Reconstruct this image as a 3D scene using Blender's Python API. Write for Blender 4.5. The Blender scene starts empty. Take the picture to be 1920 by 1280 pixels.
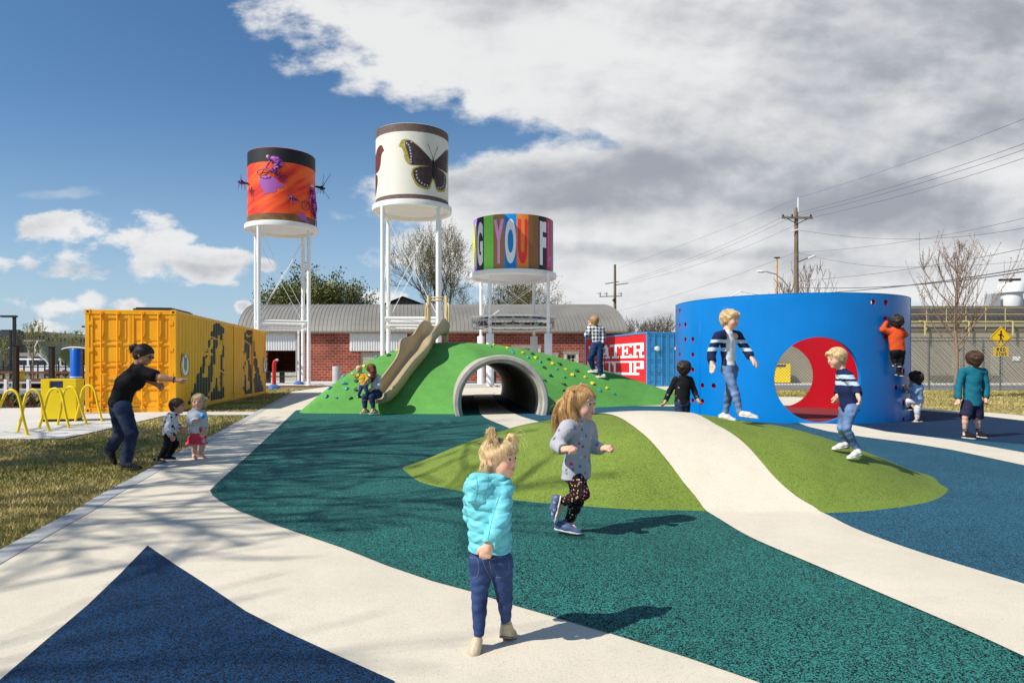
import bpy, bmesh, math, random
import numpy as np
from mathutils import Vector, Matrix, Euler
from mathutils.geometry import delaunay_2d_cdt
C = bpy.context.scene.collection
SC = bpy.context.scene
R_ = math.radians
# ------------------------------------------------------------ camera, sky, sun, exposure
CAMH = 1.25
cam_d = bpy.data.cameras.new('camera'); cam = bpy.data.objects.new('camera', cam_d); C.objects.link(cam)
cam.location = (0, 0, CAMH); cam.rotation_euler = (R_(90), 0, 0)
cam_d.lens = 24; cam_d.sensor_width = 36; cam_d.shift_y = 44/1920
cam_d.clip_start = .05; cam_d.clip_end = 6000
SC.camera = cam
SC.view_settings.view_transform = 'Standard'; SC.view_settings.look = 'None'
SC.view_settings.exposure = 0.13; SC.view_settings.gamma = 1
SUN_EL, SUN_DIR = R_(45), Vector((-.86, -.51, 0)).normalized()
to_sun = Vector((SUN_DIR.x*math.cos(SUN_EL), SUN_DIR.y*math.cos(SUN_EL), math.sin(SUN_EL)))
sd = bpy.data.lights.new('sun', 'SUN'); sd.energy = 4.7; sd.angle = R_(.5); sd.color = (1, .955, .88)
so = bpy.data.objects.new('sun', sd); C.objects.link(so)
so.rotation_euler = to_sun.to_track_quat('Z', 'Y').to_euler()
W = bpy.data.worlds.new('World'); SC.world = W; W.use_nodes = True
def build_world():
    nt = W.node_tree; N = nt.nodes; L = nt.links; N.clear()
    out = N.new('ShaderNodeOutputWorld'); bg = N.new('ShaderNodeBackground'); L.new(bg.outputs[0], out.inputs[0])
    bg.inputs[1].default_value = .1
    sky = N.new('ShaderNodeTexSky'); sky.sky_type = 'NISHITA'; sky.sun_disc = False
    sky.sun_elevation = SUN_EL; sky.sun_rotation = math.atan2(SUN_DIR.x, SUN_DIR.y)
    sky.air_density = 1.0; sky.dust_density = .3; sky.ozone_density = 2.0
    def sock(i, v):
        if hasattr(v, 'default_value') or hasattr(v, 'is_output'): L.new(v, i)
        else: i.default_value = v
    def m(op, a, b=0, c=0, clamp=False):
        n = N.new('ShaderNodeMath'); n.operation = op; n.use_clamp = clamp
        sock(n.inputs[0], a); sock(n.inputs[1], b); sock(n.inputs[2], c); return n.outputs[0]
    def ramp(v, a, b, smooth=True):
        n = N.new('ShaderNodeMapRange'); n.interpolation_type = 'SMOOTHSTEP' if smooth else 'LINEAR'
        sock(n.inputs[0], v); n.inputs[1].default_value = a; n.inputs[2].default_value = b; return n.outputs[0]
    def mixc(f, a, b):
        n = N.new('ShaderNodeMix'); n.data_type = 'RGBA'; sock(n.inputs[0], f)
        for i, v in ((6, a), (7, b)):
            if isinstance(v, tuple): n.inputs[i].default_value = (*v, 1)
            else: L.new(v, n.inputs[i])
        return n.outputs[2]
    tc = N.new('ShaderNodeTexCoord'); sp = N.new('ShaderNodeSeparateXYZ'); L.new(tc.outputs['Generated'], sp.inputs[0])
    x, y, z = sp.outputs
    ya = m('MAXIMUM', m('ABSOLUTE', y), .05)
    u = m('DIVIDE', x, ya); v = m('DIVIDE', z, ya)
    def vec(a, b, c=0.0):
        n = N.new('ShaderNodeCombineXYZ'); sock(n.inputs[0], a); sock(n.inputs[1], b); sock(n.inputs[2], c); return n.outputs[0]
    def noise(vc, sc, det=8, rough=.55, dist=0.0):
        n = N.new('ShaderNodeTexNoise'); L.new(vc, n.inputs['Vector']); n.inputs['Scale'].default_value = sc
        n.inputs['Detail'].default_value = det; n.inputs['Roughness'].default_value = rough; n.inputs['Distortion'].default_value = dist
        return n.outputs[0]
    v2 = m('MULTIPLY', v, 1.7)
    side = m('MULTIPLY', m('SIGN', y), 3.0)
    p = vec(u, v2, side)
    n1 = noise(p, 4.2, 12, .58, .15); nbig = noise(p, 1.6, 3, .5, .2)
    # bank of cloud coming in from the right: its left edge as a curve over the height
    def U(px): return (px-960)/1280
    def V(py): return (684-py)/1280
    edge = [(700, 900), (600, 700), (560, 640), (500, 600), (440, 575), (400, 590), (345, 600), (315, 760), (290, 900), (262, 1000), (235, 960), (205, 830), (160, 640), (110, 535), (0, 425), (-300, 200)]
    fc = N.new('ShaderNodeFloatCurve'); cv = fc.mapping.curves[0]
    vmin, vmax, umin, umax = V(700), V(-300), -.8, .2
    pts = [((V(py)-vmin)/(vmax-vmin), (U(px)-umin)/(umax-umin)) for py, px in edge]
    cv.points[0].location = pts[0]; cv.points[1].location = pts[-1]
    for q in pts[1:-1]: cv.points.new(*q)
    fc.mapping.update()
    L.new(m('DIVIDE', m('SUBTRACT', v, vmin), vmax-vmin, clamp=True), fc.inputs[1])
    u0 = m('MULTIPLY_ADD', fc.outputs[0], umax-umin, umin)
    bank = m('DIVIDE', m('SUBTRACT', u, u0), .16)
    bank = m('MINIMUM', m('MAXIMUM', bank, -3), 2.0)
    # thinner sky windows low down
    low = ramp(v, V(610), V(470)); 
    bank = m('SUBTRACT', bank, m('MULTIPLY', m('SUBTRACT', 1.0, low), 1.55))
    nw = noise(p, 6, 4, .5); nw2 = noise(vec(v2, u, 7.3), 6, 4, .5)
    uw = m('MULTIPLY_ADD', m('SUBTRACT', nw, .5), .16, u); vw = m('MULTIPLY_ADD', m('SUBTRACT', nw2, .5), .06, v)
    def blob(px, py, rx, ry, k=1.0):
        a = m('DIVIDE', m('SUBTRACT', uw, U(px)), rx/1280); b = m('DIVIDE', m('SUBTRACT', vw, V(py)), ry/1280)
        d = m('SUBTRACT', 1.0, m('ADD', m('MULTIPLY', a, a), m('MULTIPLY', b, b)))
        return m('MULTIPLY', m('MAXIMUM', d, -2.0), k)
    blobs = [(118, 432, 95, 32), (150, 495, 120, 42), (290, 465, 105, 56), (410, 484, 95, 32), (15, 495, 60, 34), (30, 568, 70, 40),
             (105, 585, 90, 30), (170, 565, 50, 28), (250, 580, 50, 20), (425, 567, 18, 12), (512, 500, 28, 18), 
             (1010, 575, 90, 30), (1230, 600, 160, 34), (60, 620, 160, 26), (720, 560, 60, 26), (260, 610, 120, 18)]
    cum = None
    for b in blobs:
        q = blob(*b); cum = q if cum is None else m('MAXIMUM', cum, q)
    cum = m('MULTIPLY', cum, 1.1)
    nz = m('ADD', m('MULTIPLY', m('SUBTRACT', n1, .5), 5.0), m('MULTIPLY', m('SUBTRACT', noise(p, 17, 8, .62), .5), 2.6))
    nz = m('ADD', nz, m('MULTIPLY', m('SUBTRACT', noise(p, 9, 6, .6), .5), 2.4))
    den = m('MAXIMUM', m('MULTIPLY_ADD', nz, .62, bank), m('ADD', cum, nz))
    mask = ramp(den, -.05, .75)
    mask = m('MULTIPLY', mask, ramp(v, .95, .7)); mask = m('MULTIPLY', mask, m('MULTIPLY_ADD', ramp(y, -.1, .25), .94, .06))
    wisp = m('MULTIPLY', ramp(blob(95, 367, 90, 14), 0, 1), ramp(n1, .42, .62))
    wisp2 = m('MULTIPLY', ramp(blob(400, 370, 110, 22), 0, 1), ramp(n1, .42, .66))
    mask = m('MAXIMUM', mask, m('MULTIPLY', m('MAXIMUM', wisp, wisp2), .35))
    # relief: lit tops, grey undersides
    n3 = noise(p, 2.7, 9, .5, .25); p2 = vec(m('ADD', u, -.03), m('ADD', v2, .07), side)
    n2 = noise(p2, 2.7, 9, .5, .25)
    n4 = noise(p, 9, 9, .55, .1); n5 = noise(vec(m('ADD', u, -.008), m('ADD', v2, .02), side), 9, 9, .55, .1)
    rel = m('ADD', m('MULTIPLY', m('SUBTRACT', n3, n2), 3.0), m('MULTIPLY', m('SUBTRACT', n4, n5), 1.15))
    dark = None
    for b in [(1290, 385, 480, 80, .7), (1860, 130, 300, 150, .7), (1500, 215, 500, 110, .3), (1390, 428, 240, 42, -.75), (1850, 330, 170, 45, -.5), (1080, 130, 300, 90, -.3), (700, 80, 260, 70, -.35), (1010, 440, 140, 40, -.4), (1000, 470, 150, 14, .35), (1200, 478, 300, 16, .5), (1780, 395, 260, 50, .5), (1000, 285, 200, 30, .2), (1150, 355, 150, 80, .28),
              (1500, 500, 420, 30, .45), (160, 505, 110, 16, .5), (400, 500, 120, 10, .4)]:
        q = ramp(blob(*b[:4]), -1.2, 1.1); q = m('MULTIPLY', q, b[4]*.85); dark = q if dark is None else m('ADD', dark, q)
    lit = m('ADD', .66, rel)
    lit = m('SUBTRACT', lit, m('MULTIPLY', dark, m('MULTIPLY_ADD', nbig, 1.5, .0)))
    lit = m('SUBTRACT', lit, m('MULTIPLY', ramp(den, .8, 3.2), .16))
    lit = m('ADD', lit, m('MULTIPLY', m('SUBTRACT', 1.0, ramp(den, .5, 1.9)), .28))
    lit = ramp(lit, -.35, 1.05)
    cc = mixc(lit, (3.3, 3.5, 3.95), (7.8, 7.8, 7.8))
    hs = N.new('ShaderNodeHueSaturation'); hs.inputs['Saturation'].default_value = 1.22; hs.inputs['Value'].default_value = 1.06
    L.new(sky.outputs[0], hs.inputs['Color'])
    # haze towards the horizon
    hz = m('POWER', ramp(v, .42, -.02, False), 1.7)
    blue = mixc(m('MULTIPLY', hz, .93), hs.outputs[0], (3.6, 5.1, 6.9))
    col = mixc(m('MULTIPLY', mask, .97), blue, cc)
    L.new(col, bg.inputs[0])
build_world()
SC.cycles.max_bounces = 6

# ------------------------------------------------------------ helpers
def hit0(px, py, Z): return Vector(((px-960)/1280*Z, Z, CAMH+(684-py)/1280*Z))   # a point of the photo at depth Z
P = hit0
def G(px, py):
    Z = CAMH*1280/(py-684); return Vector(((px-960)/1280*Z, Z, 0))
def lin(r, g, b):
    f = lambda c: (c/255/12.92) if c <= 10 else ((c/255+.055)/1.055)**2.4
    return (f(r), f(g), f(b))
MATS = {}
def mat(name, col, rough=.6, var=0, vs=4, bump=0, bs=60, metal=0, spec=.5, coat=0, sub=0, alpha=1, emis=None, col2=None, thr=None, vdet=6, bdist=.01):
    if name in MATS: return MATS[name]
    m = bpy.data.materials.new(name); m.use_nodes = True; nt = m.node_tree; N = nt.nodes; L = nt.links
    b = N['Principled BSDF']; b.inputs['Base Color'].default_value = (*col, 1); b.inputs['Roughness'].default_value = rough
    b.inputs['Metallic'].default_value = metal; b.inputs['Specular IOR Level'].default_value = spec
    if coat: b.inputs['Coat Weight'].default_value = coat; b.inputs['Coat Roughness'].default_value = .08
    if sub:
        b.inputs['Subsurface Weight'].default_value = sub; b.inputs['Subsurface Radius'].default_value = (1, .35, .2); b.inputs['Subsurface Scale'].default_value = .01
    tc = N.new('ShaderNodeTexCoord')
    if var or col2:
        n = N.new('ShaderNodeTexNoise'); n.inputs['Scale'].default_value = vs; n.inputs['Detail'].default_value = vdet; L.new(tc.outputs['Object'], n.inputs['Vector'])
        r = N.new('ShaderNodeValToRGB'); L.new(n.outputs[0], r.inputs[0])
        a, c = (thr or (.3, .7)); r.color_ramp.elements[0].position = a; r.color_ramp.elements[1].position = c
        r.color_ramp.elements[0].color = (*[k*(1-var) for k in col], 1)
        r.color_ramp.elements[1].color = (*(col2 or [min(1, k*(1+var)) for k in col]), 1)
        L.new(r.outputs[0], b.inputs['Base Color'])
    if bump:
        n2 = N.new('ShaderNodeTexNoise'); n2.inputs['Scale'].default_value = bs; n2.inputs['Detail'].default_value = 4; L.new(tc.outputs['Object'], n2.inputs['Vector'])
        bu = N.new('ShaderNodeBump'); bu.inputs['Strength'].default_value = bump; bu.inputs['Distance'].default_value = bdist; L.new(n2.outputs[0], bu.inputs['Height']); L.new(bu.outputs[0], b.inputs['Normal'])
    MATS[name] = m; return m
def rubber(name, ca, cb, frac=.5, scale=170, dirt=.9):
    m = bpy.data.materials.new(name); m.use_nodes = True; nt = m.node_tree; N = nt.nodes; L = nt.links; b = N['Principled BSDF']
    tc = N.new('ShaderNodeTexCoord'); vo = N.new('ShaderNodeTexVoronoi'); vo.inputs['Scale'].default_value = scale; L.new(tc.outputs['Object'], vo.inputs['Vector'])
    sp = N.new('ShaderNodeSeparateColor'); L.new(vo.outputs['Color'], sp.inputs[0])
    no = N.new('ShaderNodeTexNoise'); no.inputs['Scale'].default_value = scale*.3; no.inputs['Detail'].default_value = 2; L.new(tc.outputs['Object'], no.inputs['Vector'])
    ad = N.new('ShaderNodeMath'); ad.operation = 'MULTIPLY_ADD'; L.new(no.outputs[0], ad.inputs[0]); ad.inputs[1].default_value = .6; L.new(sp.outputs[0], ad.inputs[2])
    r = N.new('ShaderNodeValToRGB'); L.new(ad.outputs[0], r.inputs[0]); e = r.color_ramp
    e.elements[0].position = min(.95, (.3+frac-.1)); e.elements[1].position = min(1, .3+frac+.1)
    e.elements[0].color = (*ca, 1); e.elements[1].color = (*cb, 1)
    big = N.new('ShaderNodeTexNoise'); big.inputs['Scale'].default_value = .8; big.inputs['Detail'].default_value = 5; L.new(tc.outputs['Object'], big.inputs['Vector'])
    mr = N.new('ShaderNodeMapRange'); L.new(big.outputs[0], mr.inputs[0]); mr.inputs[1].default_value = .3; mr.inputs[2].default_value = .7; mr.inputs[3].default_value = dirt-.04; mr.inputs[4].default_value = 1.06
    st = N.new('ShaderNodeTexNoise'); st.inputs['Scale'].default_value = 3.3; st.inputs['Detail'].default_value = 10; st.inputs['Roughness'].default_value = .7; L.new(tc.outputs['Object'], st.inputs['Vector'])
    m2 = N.new('ShaderNodeMapRange'); L.new(st.outputs[0], m2.inputs[0]); m2.inputs[1].default_value = .36; m2.inputs[2].default_value = .58; m2.inputs[3].default_value = dirt; m2.inputs[4].default_value = 1.03
    mm = N.new('ShaderNodeMath'); mm.operation = 'MULTIPLY'; L.new(mr.outputs[0], mm.inputs[0]); L.new(m2.outputs[0], mm.inputs[1])
    mx = N.new('ShaderNodeVectorMath'); mx.operation = 'SCALE'; L.new(r.outputs[0], mx.inputs[0]); L.new(mm.outputs[0], mx.inputs[3])
    L.new(mx.outputs[0], b.inputs['Base Color']); b.inputs['Roughness'].default_value = .85; b.inputs['Specular IOR Level'].default_value = .24
    bu = N.new('ShaderNodeBump'); bu.inputs['Strength'].default_value = .5; bu.inputs['Distance'].default_value = .004; L.new(ad.outputs[0], bu.inputs['Height']); L.new(bu.outputs[0], b.inputs['Normal'])
    MATS[name] = m; return m
def frame_of(d, up=Vector((0, 0, 1))):
    d = Vector(d).normalized()
    if abs(d.dot(up)) > .98: up = Vector((0, 1, 0))
    s = d.cross(up).normalized(); return d, s, s.cross(d).normalized()
class MB:
    def __init__(s): s.v = []; s.f = []; s.m = []; s.cur = 0
    def add(s, vs, fs):
        o = len(s.v); s.v.extend([tuple(v) for v in vs]); s.f.extend([tuple(i+o for i in f) for f in fs]); s.m.extend([s.cur]*len(fs)); return s
    def box(s, x0, x1, y0, y1, z0, z1, M=None):
        vs = [Vector((x, y, z)) for z in (z0, z1) for y in (y0, y1) for x in (x0, x1)]
        if M: vs = [M @ v for v in vs]
        return s.add(vs, [(0, 2, 3, 1), (4, 5, 7, 6), (0, 1, 5, 4), (2, 6, 7, 3), (0, 4, 6, 2), (1, 3, 7, 5)])
    def bar(s, a, b, w, h, up=Vector((0, 0, 1))):
        a, b = Vector(a), Vector(b); d, x, z = frame_of(b-a, up); vs = []
        for p in (a, b):
            for i, j in ((-1, -1), (1, -1), (1, 1), (-1, 1)): vs.append(p+x*i*w/2+z*j*h/2)
        return s.add(vs, [(3, 2, 1, 0), (4, 5, 6, 7), (0, 1, 5, 4), (1, 2, 6, 5), (2, 3, 7, 6), (3, 0, 4, 7)])
    def tube(s, pts, r, n=8, cap=True, loop=False):
        pts = [Vector(p) for p in pts]; k = len(pts); rs = r if isinstance(r, (list, tuple)) else [r]*k
        vs = []; x = None
        for i, p in enumerate(pts):
            if loop: d = pts[(i+1) % k]-pts[i-1]
            else: d = pts[min(i+1, k-1)]-pts[max(i-1, 0)]
            if d.length < 1e-9: d = Vector((0, 0, 1))
            d.normalize()
            if x is None: _, x, _ = frame_of(d)
            x = (x-d*x.dot(d))
            if x.length < 1e-6: _, x, _ = frame_of(d)
            x.normalize(); yv = d.cross(x)
            for j in range(n):
                a = 2*math.pi*j/n; vs.append(p+(x*math.cos(a)+yv*math.sin(a))*rs[i])
        fs = []
        for i in range(k if loop else k-1):
            for j in range(n):
                a = i*n+j; b2 = i*n+(j+1) % n; c = ((i+1) % k)*n+(j+1) % n; d2 = ((i+1) % k)*n+j; fs.append((a, b2, c, d2))
        if cap and not loop: fs.append(tuple(range(n-1, -1, -1))); fs.append(tuple((k-1)*n+j for j in range(n)))
        return s.add(vs, fs)
    def cyl(s, a, b, r, n=12, r2=None): return s.tube([a, b], [r, r2 if r2 is not None else r], n)
    def lathe(s, prof, n=32, c=(0, 0, 0), loop=False):
        c = Vector(c); vs = [c+Vector((r*math.cos(2*math.pi*j/n), r*math.sin(2*math.pi*j/n), z)) for r, z in prof for j in range(n)]; k = len(prof); fs = []
        for i in range(k if loop else k-1):
            for j in range(n): fs.append((i*n+j, i*n+(j+1) % n, ((i+1) % k)*n+(j+1) % n, ((i+1) % k)*n+j))
        return s.add(vs, fs)
    def prism(s, poly, z0, z1):
        n = len(poly); vs = [(x, y, z0) for x, y in poly]+[(x, y, z1) for x, y in poly]
        return s.add(vs, [tuple(range(n-1, -1, -1)), tuple(range(n, 2*n))]+[(i, (i+1) % n, n+(i+1) % n, n+i) for i in range(n)])
    def ell(s, c, r, n=10, M=None):
        c = Vector(c); vs = []; fs = []; h = n//2+1
        for i in range(h+1):
            t = math.pi*i/h
            for j in range(n):
                a = 2*math.pi*j/n; q = Vector((r[0]*math.sin(t)*math.cos(a), r[1]*math.sin(t)*math.sin(a), r[2]*math.cos(t)))
                vs.append(c+((M @ q) if M else q))
        for i in range(h):
            for j in range(n): fs.append((i*n+j, (i+1)*n+j, (i+1)*n+(j+1) % n, i*n+(j+1) % n))
        return s.add(vs, fs)
    def build(s, name, mats, parent=None, smooth=False, bevel=0, loc=None, auto=None):
        me = bpy.data.meshes.new(name); me.from_pydata(s.v, [], s.f)
        if not isinstance(mats, (list, tuple)): mats = [mats]
        for m in mats: me.materials.append(m)
        if len(mats) > 1: me.polygons.foreach_set('material_index', s.m)
        if smooth: me.polygons.foreach_set('use_smooth', [True]*len(s.f))
        me.validate(); me.update()
        o = bpy.data.objects.new(name, me); C.objects.link(o)
        if parent: o.parent = parent
        if loc: o.location = loc
        if auto: o.data.set_sharp_from_angle(angle=R_(auto))
        if bevel:
            b = o.modifiers.new('bevel', 'BEVEL'); b.width = bevel; b.segments = 2; b.limit_method = 'ANGLE'
        return o
def npmesh(name, V_, F_, mats, parent=None, smooth=False, midx=None):
    me = bpy.data.meshes.new(name); V_ = np.asarray(V_, np.float32); F_ = np.asarray(F_, np.int32); k = F_.shape[1]
    me.vertices.add(len(V_)); me.vertices.foreach_set('co', V_.ravel()); me.loops.add(F_.size); me.loops.foreach_set('vertex_index', F_.ravel())
    me.polygons.add(len(F_)); me.polygons.foreach_set('loop_start', np.arange(0, F_.size, k, dtype=np.int32))
    if not isinstance(mats, (list, tuple)): mats = [mats]
    for m in mats: me.materials.append(m)
    if midx is not None: me.polygons.foreach_set('material_index', np.asarray(midx, np.int32))
    if smooth: me.polygons.foreach_set('use_smooth', np.ones(len(F_), bool))
    me.update(calc_edges=True); me.validate()
    o = bpy.data.objects.new(name, me); C.objects.link(o)
    if parent: o.parent = parent
    return o
def thing(name, label, cat, loc=(0, 0, 0), rz=0, group=None):
    o = bpy.data.objects.new(name, None); C.objects.link(o); o.location = loc; o.rotation_euler = (0, 0, rz); o.empty_display_size = .2
    o['label'] = label; o['category'] = cat
    if group: o['group'] = group
    return o
def tag(o, label, cat, group=None, kind=None):
    o['label'] = label; o['category'] = cat
    if group: o['group'] = group
    if kind: o['kind'] = kind
    return o
def struct(o): o['kind'] = 'structure'; return o
def copy_tree(o, parent=None):
    c = o.copy(); C.objects.link(c); c.parent = parent
    for ch in list(o.children): copy_tree(ch, c)
    return c
def smooth_closed(pts, n=8):
    out = []; k = len(pts)
    for i in range(k):
        p0, p1, p2, p3 = [np.array(pts[(i+j-1) % k], float) for j in range(4)]
        for q in range(n):
            t = q/n; out.append(tuple(.5*((2*p1)+(-p0+p2)*t+(2*p0-5*p1+4*p2-p3)*t*t+(-p0+3*p1-3*p2+p3)*t**3)))
    return out
def smooth_open(pts, n=8):
    out = []; k = len(pts)
    for i in range(k-1):
        g = lambda j: np.array(pts[min(max(j, 0), k-1)], float)
        p0, p1, p2, p3 = g(i-1), g(i), g(i+1), g(i+2)
        for q in range(n):
            t = q/n; out.append(tuple(.5*((2*p1)+(-p0+p2)*t+(2*p0-5*p1+4*p2-p3)*t*t+(-p0+3*p1-3*p2+p3)*t**3)))
    out.append(tuple(pts[-1])); return out
def resample(pts, n):
    a = np.array(pts, float); d = np.r_[0, np.cumsum(np.linalg.norm(np.diff(a, axis=0), axis=1))]; t = np.linspace(0, d[-1], n)
    return np.stack([np.interp(t, d, a[:, i]) for i in range(a.shape[1])], 1)
def inpoly(x, y, poly):
    x = np.asarray(x); y = np.asarray(y); r = np.zeros(x.shape, bool); n = len(poly)
    for i in range(n):
        x0, y0 = poly[i]; x1, y1 = poly[(i+1) % n]
        if y0 == y1: continue
        c = ((y0 > y) != (y1 > y)) & (x < (x1-x0)*(y-y0)/(y1-y0)+x0); r ^= c
    return r
def cdt(outline, holes, step, gridx=None, gridy=None):
    """triangulate a 2-D outline with holes, with inner points every step"""
    vs = []; es = []
    for lp in [outline]+holes:
        o = len(vs); vs += [Vector(p[:2]) for p in lp]; es += [(o+i, o+(i+1) % len(lp)) for i in range(len(lp))]
    ox = [p[0] for p in outline]; oy = [p[1] for p in outline]
    gx = gridx if gridx is not None else np.arange(min(ox)+step/2, max(ox), step)
    gy = gridy if gridy is not None else np.arange(min(oy)+step/2, max(oy), step)
    X, Y = np.meshgrid(gx, gy); X = X.ravel(); Y = Y.ravel(); ok = inpoly(X, Y, outline)
    for h in holes: ok &= ~inpoly(X, Y, h)
    vs += [Vector((a, b)) for a, b in zip(X[ok], Y[ok])]
    r = delaunay_2d_cdt(vs, es, [], 0, 1e-6); V2, F = r[0], r[2]
    cx = np.array([sum(V2[i][0] for i in f)/len(f) for f in F]); cy = np.array([sum(V2[i][1] for i in f)/len(f) for f in F])
    ok = inpoly(cx, cy, outline)
    for h in holes: ok &= ~inpoly(cx, cy, h)
    return V2, [f for f, k in zip(F, ok) if k]
def sheet(name, poly, z, m, hf=None, step=None, kind='structure'):
    mb = MB()
    V2, F = cdt(poly, [], step or 1e9, gridx=None if step else [], gridy=None if step else [])
    mb.add([(v[0], v[1], z+(hf(v[0], v[1]) if hf else 0)) for v in V2], F)
    o = mb.build(name, m); o['kind'] = kind
    # faces up
    me = o.data
    for p in me.polygons:
        if p.normal.z < 0: p.flip()
    return o
rnd = random.Random(7)
# ------------------------------------------------------------ ground, rubber surfacing, mounds
TEAL = rubber('teal_rubber', lin(3, 14, 17), lin(54, 136, 126), .50, 200)
BLUE = rubber('blue_rubber', lin(7, 22, 34), lin(54, 114, 138), .42, 200)
NAVY = rubber('navy_rubber', lin(3, 10, 18), lin(14, 64, 106), .50, 200)
CREAM = rubber('cream_rubber', lin(192, 180, 158), lin(222, 211, 189), .06, 260, .965)
OLIVE = rubber('olive_rubber', lin(92, 110, 40), lin(128, 148, 62), .3, 190)
GREEN = rubber('green_rubber', lin(78, 142, 62), lin(106, 170, 82), .3, 190)
CONC = mat('pale_concrete', lin(206, 202, 192), .85, .06, 3, .2, 150)
CONC2 = mat('grey_concrete', lin(176, 176, 172), .85, .08, 3, .25, 120)
DIRT = mat('dry_ground', lin(112, 104, 66), .95, .25, .8, .4, 30, col2=lin(140, 126, 84))
LAWN = mat('lawn_soil', lin(146, 128, 74), .95, .3, 1.2, .5, 40, col2=lin(178, 156, 98))
ASPH = mat('asphalt', lin(120, 120, 118), .9, .1, 2, .2, 80)
struct(MB().add([(-900, -200, -.05), (900, -200, -.05), (900, 2500, -.05), (-900, 2500, -.05)], [(0, 1, 2, 3)]).build('ground', DIRT))
g2 = lambda px, py: tuple(G(px, py)[:2])
# lawn edge against the pale path
lawn_edge = [(-2.9, 2.2), (-3.1, 3.2)]+[g2(*p) for p in [(0, 1031.6), (70, 994), (140.6, 956.6), (187.5, 928), (258, 891), (305, 865), (351.6, 839), (398, 816), (469, 778), (548, 734)]]
lawn_edge = smooth_open(lawn_edge, 5)
path_poly = lawn_edge+[(-10.4, 34), (-11.5, 60), (60, 60), (60, 27), (11.05, 26.7), (11.4, 23), (11.77, 19.75), (12.0, 18.6), (12.57, 17.66), (12.7, 16), (12.9, 12), (13.2, 6), (13.2, -3), (-3, -3)]
sheet('path', path_poly, .004, CREAM)
# grey edging of the path
eg = []; 
for i in range(len(lawn_edge)-1):
    a = Vector(lawn_edge[i]); b = Vector(lawn_edge[i+1]); d = (b-a).normalized(); n = Vector((d.y, -d.x)); eg.append((a, n))
L1 = [(p.x, p.y) for p, n in eg]; L2 = [(p.x+n.x*.16, p.y+n.y*.16) for p, n in eg]
mb = MB(); k = len(L1)
mb.add([(x, y, .008) for x, y in L1]+[(x, y, .008) for x, y in L2]+[(x, y, -.05) for x, y in L1], [(i, k+i, k+i+1, i+1) for i in range(k-1)]+[(i, i+1, 2*k+i+1, 2*k+i) for i in range(k-1)])
struct(mb.build('path_edging', CONC2))
teal_left = [g2(*p) for p in [(553, 771), (516, 806.6), (469, 851), (422, 893), (403, 910), (394, 920), (398, 929), (412.5, 940), (445, 957.5), (516, 985), (640, 1027.5), (724, 1061), (809, 1090), (882.6, 1110), (963, 1136), (1053, 1162), (1138, 1187), (1280, 1231.5), (1421, 1280)]]
S_left_px = [(1146, 780), (1172, 790.6), (1201, 812), (1231, 841), (1252, 866.6), (1280, 904.5), (1314, 947), (1343, 972), (1407, 1010), (1533, 1065), (1660, 1120), (1786, 1174.5), (1920, 1236)]
S_right_px = [(1300, 779), (1322, 786), (1364, 810), (1407, 845), (1449, 894), (1491, 932), (1541, 963.6), (1601, 993), (1702, 1031), (1828, 1071), (1920, 1098.6)]
# --- low olive mound
O_out = [(-1.32, 8.38), (-1.22, 7.9), (-.946, 7.2), (-.46, 6.69), (.044, 6.27), (.485, 6.08), (1.01, 5.88), (1.46, 5.84), (2.0, 5.76), (2.60, 5.73), (3.12, 5.84), (3.80, 6.2), (4.32, 6.75), (4.47, 7.1), (4.72, 7.9), (4.3, 9.1), (3, 10), (1.5, 10.3), (0, 10.0), (-1.0, 9.2)]
OC = (1.55, 7.6)
def radial(outline, c, closed_n=6):
    pts = smooth_closed(outline, closed_n); a = np.array([math.atan2(y-c[1], x-c[0]) for x, y in pts]); r = np.array([math.hypot(x-c[0], y-c[1]) for x, y in pts])
    o = np.argsort(a); return a[o], r[o]
oa, orr = radial(O_out, OC)
OP = ([0, .15, .32, .53, .66, .735, .83, .885, .95, 1], [1, .965, .87, .71, .54, .43, .27, .17, .06, 0])
def monot(xs, ys, x):
    # smooth interpolation (cubic hermite) of a profile
    xs = np.array(xs); ys = np.array(ys); m = np.gradient(ys, xs); m[0] = 0
    x = np.clip(x, 0, 1); i = np.clip(np.searchsorted(xs, x, 'right')-1, 0, len(xs)-2); h = xs[i+1]-xs[i]; t = (x-xs[i])/h
    return (2*t**3-3*t**2+1)*ys[i]+(t**3-2*t**2+t)*h*m[i]+(-2*t**3+3*t**2)*ys[i+1]+(t**3-t**2)*h*m[i+1]
def h_ol(x, y):
    a = np.arctan2(y-OC[1], x-OC[0]); R = np.interp(a, oa, orr, period=2*math.pi); r = np.hypot(x-OC[0], y-OC[1])/R
    return np.where(r < 1, .72*monot(*OP, r), 0)
# --- big green mound
GC = (-1.9, 22.0)
G_out = [(-6.3, 22), (-6.1, 20.2), (-5.75, 18.6), (-5.5, 17.75), (-5.0, 17.55), (-3.5, 17.45), (-2.2, 17.35), (-1.0, 17.3), (.2, 17.4), (1.1, 18.3), (2.2, 19.7), (3.6, 20.7), (5.17, 21.5), (6.3, 22.4), (5.6, 24.8), (3, 26.6), (0, 27.8), (-3, 27.3), (-5.4, 25)]
ga, gr = radial(G_out, GC)
GP = ([0, .1, .2, .38, .55, .64, .77, .92, 1], [1, .992, .965, .87, .735, .63, .43, .16, 0])
GPR = ([0, .1, .2, .34, .46, .575, .705, .83, .93, 1], [1, .985, .945, .84, .71, .57, .41, .235, .09, 0])
def h_gr(x, y):
    a = np.arctan2(y-GC[1], x-GC[0]); R = np.interp(a, ga, gr, period=2*math.pi); r = np.hypot(x-GC[0], y-GC[1])/R
    w = np.clip(.5+.9*np.cos(a), 0, 1); return np.where(r < 1, 1.97*((1-w)*monot(*GP, r)+w*monot(*GPR, r)), 0)
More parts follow.
